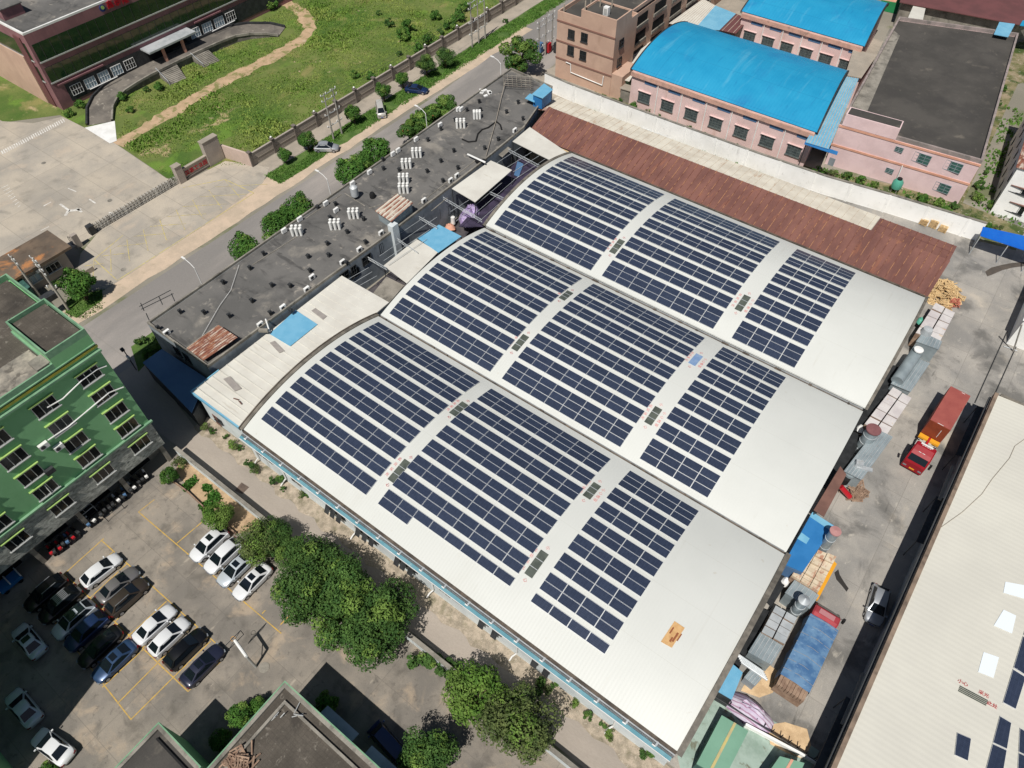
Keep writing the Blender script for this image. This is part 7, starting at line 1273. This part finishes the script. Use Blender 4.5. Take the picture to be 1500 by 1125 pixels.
o2 = len(V); mb.add(V, [(j * (nx + 1) + i, j * (nx + 1) + i + 1, (j + 1) * (nx + 1) + i + 1, (j + 1) * (nx + 1) + i) for j in range(ny) for i in range(nx)], 0, True)
for (x, s_) in ((-W_, -1), (W_, 1)): mb.add([(x, .9 + L2 * j / ny, 3.1) for j in range(ny + 1)] + [(x + s_ * .08 * (1 + math.sin(j * 1.7)), .9 + L2 * j / ny, 1.5) for j in range(ny + 1)], [(j, j + 1, ny + 2 + j, ny + 1 + j) for j in range(ny)], 0, True)
mb.quad([(-W_, .9 + L2, 3.1), (W_, .9 + L2, 3.1), (W_, .9 + L2 + .05, 1.5), (-W_, .9 + L2 + .05, 1.5)]); mb.build('tarpaulin', TARP, tt)
mb = MB()
for k in range(7): y = 1.6 + k * .95; mb.path([(-W_ - .03, y, 2.0), (-W_ - .02, y, 3.13), (0, y + .1, 3.28), (W_ + .02, y, 3.13), (W_ + .03, y, 2.0)], .016, 5)
mb.build('rope', PAVE, tt)
mb = MB(); mb.bb(-1.22, 1.22, .1, 7.6, 1.0, 2.9); mb.build('load_bed', OLDWOOD, tt)
for k in range(9): mb = MB(); mb.bb(-1.22 + k * .275, -1.0 + k * .275, .02, .95, 2.2 + .12 * (k % 3), 2.95 + .06 * (k % 2)); mb.build('timber_end', OLDWOOD, tt)
mb = MB(); V = []
for (y, z1, w_) in ((7.75, 2.45, 1.12), (8.2, 2.7, 1.18), (8.9, 2.6, 1.18), (9.5, 1.95, 1.15), (9.65, 1.5, 1.1)): V += [(-w_, y, .5), (-w_, y, z1 - .12), (-w_ + .15, y, z1), (w_ - .15, y, z1), (w_, y, z1 - .12), (w_, y, .5)]
mb.add(V, [(k * 6 + (j + 1) % 6, k * 6 + 6 + (j + 1) % 6, k * 6 + 6 + j, k * 6 + j) for k in range(4) for j in range(6)] + [(0, 1, 2, 3, 4, 5), (29, 28, 27, 26, 25, 24)]); mb.build('cab', mat('faded_truck_red', S(170, 66, 74), S(156, 58, 66), 1.0, r=.65), tt)
mb = MB(); mb.quad([(1.0, 9.5, 1.98), (-1.0, 9.5, 1.98), (-1.0, 8.98, 2.58), (1.0, 8.98, 2.58)]); mb.build('windscreen', CGL, tt); mb = MB(); mb.bb(-.7, .7, 8.25, 8.75, 2.66, 2.73); mb.build('roof_panel', mat('cab_roof_panel', S(176, 120, 124)), tt)
for s_ in (-1, 1): mb = MB(); mb.box((s_ * 1.5, 9.2, 2.0), (.22, .3, .6)); mb.tube((s_ * 1.2, 9.1, 2.3), (s_ * 1.5, 9.2, 2.25), .03); mb.build('mirror', BLACK, tt); mb = MB(); mb.bb(min(s_ * .7, s_ * 1.05), max(s_ * .7, s_ * 1.05), 9.62, 9.7, .8, 1.0); mb.build('headlight', LAMPM, tt)
wheelset(tt, (1.4, 2.6, 8.9), (-1.0, 1.0)); bb_ = G(1154, 1018, 2.6); cb_ = G(1216, 890, 2.6); ang = math.atan2(cb_.x - bb_.x, cb_.y - bb_.y); tt.location = (bb_.x, bb_.y, 0); tt.rotation_euler = (0, 0, -ang)
s_ = (cb_ - bb_).length / 9.0; tt.scale = (min(1.12, max(.9, s_)),) * 3
# parked trike / cart in the deep shade at the bottom
r_ = thing('dark_car', 'dark car barely visible in the deep shade at the bottom centre', 'car', (0, 0, 0)); bpy.data.objects.remove(r_)
car('van', 'dblue', (568, 1087), (-1, .1), 'dark van barely visible in the deep shade beside the mottled paver roof', 'lone cars')
# ---------------------------------------------------------------- trees, shrubs and grass
def leaf_cloud(mb, blobs, nleaf, size, q, mi=0, flat=.75, inner=.25):
    """small leaf faces spread through the outer part of each clump"""
    tot = sum(b_[3] ** 2 for b_ in blobs)
    for (bx, by, bz, br) in blobs:
        for _ in range(max(6, int(nleaf * br * br / tot))):
            u = q.uniform(-1, 1); a = q.uniform(0, 6.2832); s_ = math.sqrt(1 - u * u); d = Vector((s_ * math.cos(a), s_ * math.sin(a), u)); rad = br * (q.random() ** .33 if q.random() < inner else q.uniform(.78, 1.08))
            p = Vector((bx, by, bz)) + Vector((d.x * rad, d.y * rad, d.z * rad * flat)); n = (d + Vector((q.uniform(-.7, .7), q.uniform(-.7, .7), q.uniform(-.3, .9)))).normalized()
            t = n.cross(Vector((q.uniform(-1, 1), q.uniform(-1, 1), q.uniform(-1, 1)))).normalized(); b2 = n.cross(t); k = size * q.uniform(.6, 1.35)
            mb.add([p - t * k, p - b2 * k * .55 + n * .02, p + t * k, p + b2 * k * .55 + n * .02], [(0, 1, 2, 3)], mi if not isinstance(mi, tuple) else q.choice(mi))
def tree_proto(name, lab, cat, h, rad, nblob, nleaf, size, leafm, seed, trunk=True, low=.35, round_=False):
    q = random.Random(seed); root = thing(name, lab, cat, (0, 0, 0), None, 0, True); blobs = []
    zc = h * (1 + low) / 2; rz_ = h * (1 - low) / 2
    if round_: blobs.append((0, 0, zc, rad * .82))
    for k in range(nblob):
        a = q.uniform(0, 6.2832); u = q.uniform(-.8, 1); s_ = math.sqrt(max(0, 1 - u * u)); f_ = q.uniform(.45, .85); br = rad * q.uniform(.17, .47) * (.8 if round_ else 1)
        blobs.append((rad * f_ * s_ * math.cos(a), rad * f_ * s_ * math.sin(a), zc + rz_ * f_ * u, br))
    mb = MB(); tot = sum(b_[3] ** 2 for b_ in blobs)
    for b_ in blobs: leaf_cloud(mb, [b_], max(8, nleaf * b_[3] ** 2 / tot), size, q, 1 if q.random() < .3 else 0)
    mb.build('crown', [leafm, LEAFL if leafm is not LEAFL else leafm], root)
    if trunk:
        mb = MB(); mb.tube((0, 0, 0), (0, 0, h * .42), rad * .09 + .05, rad * .06 + .03, 8); mb.build('trunk', BARK, root)
        mb = MB()
        for k in range(6): b_ = blobs[(k * 3) % len(blobs)]; mb.tube((0, 0, h * q.uniform(.25, .42)), (b_[0], b_[1], b_[2]), rad * .045 + .02, rad * .015 + .01, 6)
        mb.build('limbs', BARK, root)
    return root
PT_ = {}
TYPES = {'round': ('street_tree', 4.2, 1.9, 18, 4200, .13, LEAF4, True, .22, True), 'spread': ('broadleaf_tree', 7.0, 3.4, 30, 9500, .15, LEAF1, True, .25, False), 'bright': ('broadleaf_tree', 6.0, 3.0, 24, 6500, .17, LEAF2, True, .25, False), 'olive': ('broadleaf_tree', 7.0, 3.4, 30, 8500, .15, LEAF3, True, .22, False), 'red': ('flowering_tree', 4.6, 2.2, 18, 4800, .14, LEAFR, True, .2, False), 'shrub': ('shrub', 1.2, .9, 9, 620, .11, LEAF1, False, .1, False), 'dry': ('shrub', 1.2, 1.0, 9, 520, .11, LEAF3, False, .1, False), 'bush': ('shrub', 2.0, 1.6, 12, 1300, .15, LEAF4, False, .05, False)}
def plant(kind, px, py, sc, lab, group=None, zc=None, catg=None, loc=None):
    nm, h, rad, nb, nl, sz, lm, tk, low, rd = TYPES[kind]
    if loc is None: p = G(px, py, h * sc * .55 if zc is None else zc)
    else: p = Vector(loc)
    catd = {'shrub': 'shrub', 'street_tree': 'tree', 'broadleaf_tree': 'tree', 'flowering_tree': 'tree'}[nm]; variant = (kind, rng.randint(0, 1))
    if variant not in PT_: o = PT_[variant] = tree_proto(nm, 'x', catd, h, rad, nb, nl, sz, lm, 40 + len(PT_), tk, low, rd); o.location = (p.x, p.y, 0); o.scale = (sc, sc, sc)
    else: o = dup(PT_[variant], (p.x, p.y, 0), rng.uniform(0, 6.28), sc)
    return tag(o, lab, catd, group)
VT = 'clipped trees on the road verge'
plant('round', 416, 227, .72, 'smallest clipped tree on the verge, nearest the gate', VT); plant('round', 449, 205, .95, 'clipped tree on the verge just left of the silver estate car', VT); plant('round', 517, 166, .92, 'clipped tree on the verge left of the boxy silver van', VT)
plant('round', 561, 134, .92, 'clipped tree on the verge between van and dark blue car', VT); plant('round', 589, 116, .8, 'small clipped tree touching the dark blue car on the verge', VT); plant('spread', 624, 95, .62, 'dark broad tree shading the verge beyond the dark blue car', VT); plant('spread', 652, 84, .58, 'second dark broad tree beyond the dark blue car, nearer the pole frame', VT)
HG = 'trees behind the grey block'
for (px, py, s_, lab) in ((358, 365, .95, 'bushy tree nearest the lane behind the grey block'), (404, 332, .95, 'bushy tree behind the grey block, left half of the joined pair by the cable'), (438, 307, 1.0, 'bushy tree behind the grey block, right half of the joined pair by the cable'), (421, 318, .75, 'small bushy tree filling the middle of the joined pair by the cable'), (531, 238, .8, 'small bushy tree bridging the two left of the flowering hedge'), (512, 254, 1.0, 'bushy tree behind the grey block left of the flowering hedge'), (551, 222, 1.0, 'bushy tree behind the grey block touching the flowering hedge gap')): plant('round', px, py, s_ * 1.5, lab, HG)
for (px, py, lab) in ((604, 191, 'red-flowering tree at the left end of the flowering hedge'), (620, 178, 'red-flowering tree, second from the left in the flowering hedge'), (636, 168, 'red-flowering tree, second from the right in the flowering hedge'), (652, 158, 'red-flowering tree at the right end of the flowering hedge')): plant('red', px, py, 1.2, lab, 'red-flowering hedge trees')
plant('red', 764, 80, 1.75, 'big red-flowering tree at the far end of the grey block')
plant('round', 113, 416, 1.35, 'round tree beside the guardhouse kerb wall')
plant('shrub', 88, 412, 1.2, 'low shrub between the guardhouse and the round tree')
GT = 'trees between lot and lane'
plant('olive', 376, 796, .72, 'olive tree leaning over the roof of the second white car', GT); plant('spread', 402, 786, .6, 'mid green tree right of the olive tree by the garden wall', GT); plant('spread', 424, 812, .55, 'small mid green tree beside the garden wall above the large grove', GT)
plant('spread', 462, 832, .95, 'large tree at the upper left of the dark green grove', GT); plant('spread', 448, 872, 1.0, 'large tree on the car park side of the dark green grove', GT); plant('spread', 512, 858, .9, 'large tree in the middle of the dark green grove', GT); plant('spread', 505, 905, 1.0, 'large tree on the lower side of the dark green grove', GT); plant('spread', 560, 893, 1.0, 'large tree on the lane side of the dark green grove', GT); plant('spread', 548, 930, .95, 'large tree at the bottom tip of the dark green grove', GT); plant('bright', 506, 862, .8, 'yellow-green young tree poking through the dark green grove', GT)
plant('shrub', 612, 969, 1.6, 'small bright shrub in the shade by the garden wall', GT); plant('shrub', 655, 985, 1.7, 'leafy climber on the garden wall left of the bright tree', GT); plant('shrub', 638, 968, 1.2, 'small climber sprig on the garden wall coping', GT)
plant('bright', 697, 1018, .95, 'bright yellow-green tree at the bottom beside the lane', GT); plant('olive', 760, 1062, 1.05, 'dull olive tree at the bottom beside the bright tree', GT); plant('olive', 735, 1050, .7, 'small olive tree between bright and dull olive trees', GT); plant('spread', 628, 1112, .8, 'dark tree in deep shade at the bottom edge', GT)
plant('round', 247, 697, .62, 'round bush at the end of the garden under the green block'); plant('bright', 320, 755, .58, 'spiky bright tree above the first white car'); plant('dry', 263, 680, 1.0, 'dry grey shrub against the garden wall end')
plant('round', 322, 1083, .6, 'bushy tree at the lower end behind the mottled paver roof', 'trees along the mottled roof'); plant('round', 352, 1048, .7, 'bushy tree in the middle behind the mottled paver roof', 'trees along the mottled roof'); plant('round', 378, 1034, .5, 'small bushy tree near the corner of the mottled paver roof', 'trees along the mottled roof'); plant('bush', 480, 1022, .9, 'yellow-green bush in the shade beside the mottled paver roof')
plant('bush', 70, 1122, .7, 'low bush below the white car in the bottom left corner')
# shrubs on the rubble strip along the hall
SS = [(302, 625, .7), (311, 631, .6), (343, 650, .9), (352, 655, .6), (364, 680, .9), (373, 688, .7), (404, 704, 1.1), (447, 757 - 32, .6), (446, 724, .7), (790, 1008, 1.1), (800, 1013, .6), (812, 1004, .6), (840, 1030, .6), (863, 1048, .7), (895, 1075, .7), (947, 1105, 1.0), (822, 1000, .5), (882, 1062, .5), (330, 640, .5), (415, 716, .5)]
SS.sort()
for k, (px, py, s_) in enumerate(SS): plant('shrub' if k % 3 else 'dry', px, py, s_, f"{ORD[k % 12]} shrub from the {'green block' if k < 12 else 'olive tree'} along the rubble strip, {'green' if k % 3 else 'dry'}", 'shrubs on the rubble strip')
for (px, py, s_, lab) in ((1145, 192 - 8, .8, ''),): pass
WS = [(826, 126, 1.1), (845, 133, .6), (884, 140, .6), (909, 146, .7), (928, 152, 1.0), (950, 159, 1.1), (968, 168, .8), (985, 172, .6), (1010, 186, .7), (1035, 198, .8), (1058, 206, .6), (1080, 212, .6), (1140, 236, .7), (1200, 250, .9), (1222, 254, 1.0), (1243, 257, 1.1), (1262, 264, .9), (1282, 270, .9), (1330, 289, .8), (1352, 288, 1.0), (1372, 296, 1.2), (1398, 300, 1.0), (1385, 310, .8), (1420, 318, .9), (1410, 330, .7), (1446, 330, .8), (1462, 333, .8), (1436, 270, 1.2), (1424, 240, 1.3), (1440, 210, 1.2), (1446, 250, .9), (1455, 300, .8), (1432, 290, 1.2), (1464, 150, .8), (1470, 128, .8)]
for k, (px, py, s_) in enumerate(WS):
    seg = ['by the tan building', 'along the foot of the pink barrel-roofed factory', 'by the pink flat-roofed factory front', 'on the waste ground beside the white house']; si = 0 if px < 900 else (1 if px < 1195 else (2 if px < 1400 else 3)); kk = sum(1 for (a, b_, c) in WS[:k] if (0 if a < 900 else (1 if a < 1195 else (2 if a < 1400 else 3))) == si)
    plant(('shrub', 'bush', 'dry')[k % 3] if s_ > .75 else 'shrub', px, py, s_ * (.75 if k % 3 == 1 and s_ > .75 else 1.0), f"{ORD[kk]} {'dry' if (k % 3 == 2 and s_ > .75) else 'green'} shrub behind the white wall {seg[si]}", 'shrubs behind the white wall')
plant('bush', 827, 124, .8, 'dark climber hanging over the road end of the white wall'); plant('round', 1111 + 0, 48 + 2, .5, 'small tree between the two blue barrel-roofed factories, left one', 'trees between the blue roofs'); plant('round', 1228, 84, .5, 'small tree between the two blue barrel-roofed factories, right one', 'trees between the blue roofs')
FS = [(570, 32, 1.5), (590, 50, 1.1), (600, 38, 1.3), (630, 58, 1.4), (645, 46, 1.2), (660, 34, 1.2), (668, 20, 1.3), (610, 70, 1.0), (585, 78, .9), (540, 110, .8), (520, 108, .7), (680, 8, 1.0), (555, 18, .9), (640, 20, 1.0), (120, 150, .8), (175, 140, .8), (215, 130, .9), (230, 125, .8), (100, 165, .7), (190, 160, .6), (380, 8, 1.4), (395, 3, 1.3), (262, 66, .5), (231, 82, .5)]
for k, (px, py, s_) in enumerate(FS):
    zone = 'among the tall weeds by the perimeter wall' if px > 500 else ('below the curved office ramp' if px < 235 else 'at the foot of the office block'); kk = sum(1 for (a, b_, c) in FS[:k] if (a > 500) == (px > 500) and (a < 235) == (px < 235)); plant('bush' if k % 4 else 'shrub', px, py, s_, f"{ORD[kk]} shrub from the {'right' if px > 500 else 'left'} {zone}", 'shrubs in the green field')
plant('shrub', 722, 14, 1.0, 'weed clump on the verge beside the triple pole frame', 'verge weeds'); plant('shrub', 740, 30, .9, 'weed clump on the verge nearest the dirt edge', 'verge weeds'); plant('bush', 232, 502, .8, 'bush at the corner of the lane in front of the navy shed'); plant('shrub', 207, 498, 1.0, 'pale bush beside the lane corner signpost'); plant('bush', 216, 520, .7, 'dark bush against the wall of the navy shed')
sheet('lane_corner_lawn', [tuple(G(*a)[:2]) for a in ((192, 508), (224, 486), (240, 506), (215, 532), (203, 545))], .036, VERGE)
r_ = thing('lane_signpost', 'thin post with a small white box at the corner of the lane', 'post', G(200, 540)); p = G(200, 542); mb = MB(); mb.tube(p, p + Vector((0, 0, 4.4)), .07); mb.build('shaft', DGREY, r_); mb = MB(); mb.box(p + Vector((0, 0, 2.6)), (.5, .3, .6)); mb.build('box', WHITE, r_); mb = MB(); mb.tube(p + Vector((0, -.3, 4.3)), p + Vector((0, .1, 4.3)), .28, n=14); mb.build('lamp', DGREY, r_)
# scattered blades: field, verge, waste ground
def blades(name, spots, size, m, seed):
    q = random.Random(seed); mb = MB()
    for (x, y, s_) in spots:
        for _ in range(2):
            a = q.uniform(0, 6.28); k = size * s_ * q.uniform(.5, 1.3); hgt = k * q.uniform(.6, 1.2); d = Vector((math.cos(a), math.sin(a), 0)); c = Vector((x + q.uniform(-.3, .3), y + q.uniform(-.3, .3), 0)); ln = Vector((q.uniform(-.5, .5), q.uniform(-.5, .5), 1)) * hgt
            mb.add([c - d * k * .5, c + d * k * .5, c + d * k * .3 + ln, c - d * k * .3 + ln], [(0, 1, 2, 3)])
    return tag(mb.build(name, m), kind='stuff')
def inpoly(x, y, P):
    r_ = False; j = len(P) - 1
    for i in range(len(P)):
        if (P[i][1] > y) != (P[j][1] > y) and x < (P[j][0] - P[i][0]) * (y - P[i][1]) / (P[j][1] - P[i][1]) + P[i][0]: r_ = not r_
        j = i
    return r_
from mathutils import noise as mnoise
FP = [(-48.9, 41), (-55, 36), (-57.9, 30), (-75, 31), (-80, 36), (-90.5, 38), (-91, 95), (-130, 130), (-120, 190), (-50, 190), (-49.2, 120)]; q = random.Random(12); sp = []
TR = [G(*p) for p in ((172, 212), (205, 192), (250, 165), (300, 135), (350, 108), (400, 84), (440, 60), (455, 42), (445, 20))]
def dtrack(x, y):
    m_ = 99
    for a, b_ in zip(TR, TR[1:]):
        d = b_ - a; t = max(0, min(1, ((x - a.x) * d.x + (y - a.y) * d.y) / (d.x ** 2 + d.y ** 2))); m_ = min(m_, math.hypot(x - a.x - d.x * t, y - a.y - d.y * t))
    return m_
for _ in range(90000):
    x = q.uniform(-130, -48.9); y = q.uniform(30, 190) if q.random() < .35 else q.uniform(30, 105)
    if inpoly(x, y, FP):
        v = mnoise.noise(Vector((x * .09, y * .09, 3.1))) + .5 * mnoise.noise(Vector((x * .3, y * .3, 7)))
        dt = dtrack(x, y)
        if v > -.42 and dt > 1.3 + .6 * q.random(): sp.append((x, y, .5 + max(0, v) * 1.1))
blades('field_grass', sp, .30, GRASSB, 2)
sp = []
for _ in range(15000):
    y = q.uniform(40, 140); x = q.uniform(-44.4, -40.4)
    if mnoise.noise(Vector((x * .4, y * .25, 1))) > -.25: sp.append((x, y, .7))
for _ in range(900): p = G(q.uniform(96, 150), q.uniform(424, 466)); sp.append((p.x, p.y, .6)) if p.x < -38.6 and p.y < 9 else None
blades('verge_grass', sp, .26, GRASSV, 3)
sp = []
WG = [(-12, 91.8), (24, 91.8), (47, 95.2), (61, 96), (60, 103), (57, 104.5), (54, 140), (57, 140), (62, 112), (66, 103), (55, 102.8), (33, 99.5), (31, 96.6), (-12, 96.6)]
for _ in range(14000):
    x, y = q.uniform(-12, 66), q.uniform(91.8, 140)
    if inpoly(x, y, WG) and mnoise.noise(Vector((x * .3, y * .3, 1))) > -.1: sp.append((x, y, .9))
blades('waste_ground_weeds', sp, .42, GRASSV, 4)
# vegetable beds
for (pts, lab) in ((((268, 714), (284, 700), (289, 705), (273, 719)), 'vegetable row nearest the green block in the garden'), (((304, 726), (314, 721), (325, 731), (315, 738)), 'dense dark vegetable patch in the middle of the garden'), (((294, 742), (304, 735), (312, 741), (300, 748)), 'vegetable patch beside the plank edging and spiky tree'), (((301, 712), (308, 716), (306, 719), (300, 716)), 'tiny vegetable tuft at the garden wall foot')):
    P4 = [G(*a) for a in pts]; c = sum(P4, Vector()) / 4; sp = []
    for _ in range(260): u, v = q.random(), q.random(); p = P4[0].lerp(P4[1], u).lerp(P4[3].lerp(P4[2], u), v); sp.append((p.x, p.y, 1))
    o = blades('vegetable_patch', sp, .26, CROPS, 9); del o['kind']; tag(o, lab, 'vegetable bed', 'vegetable beds in the garden')
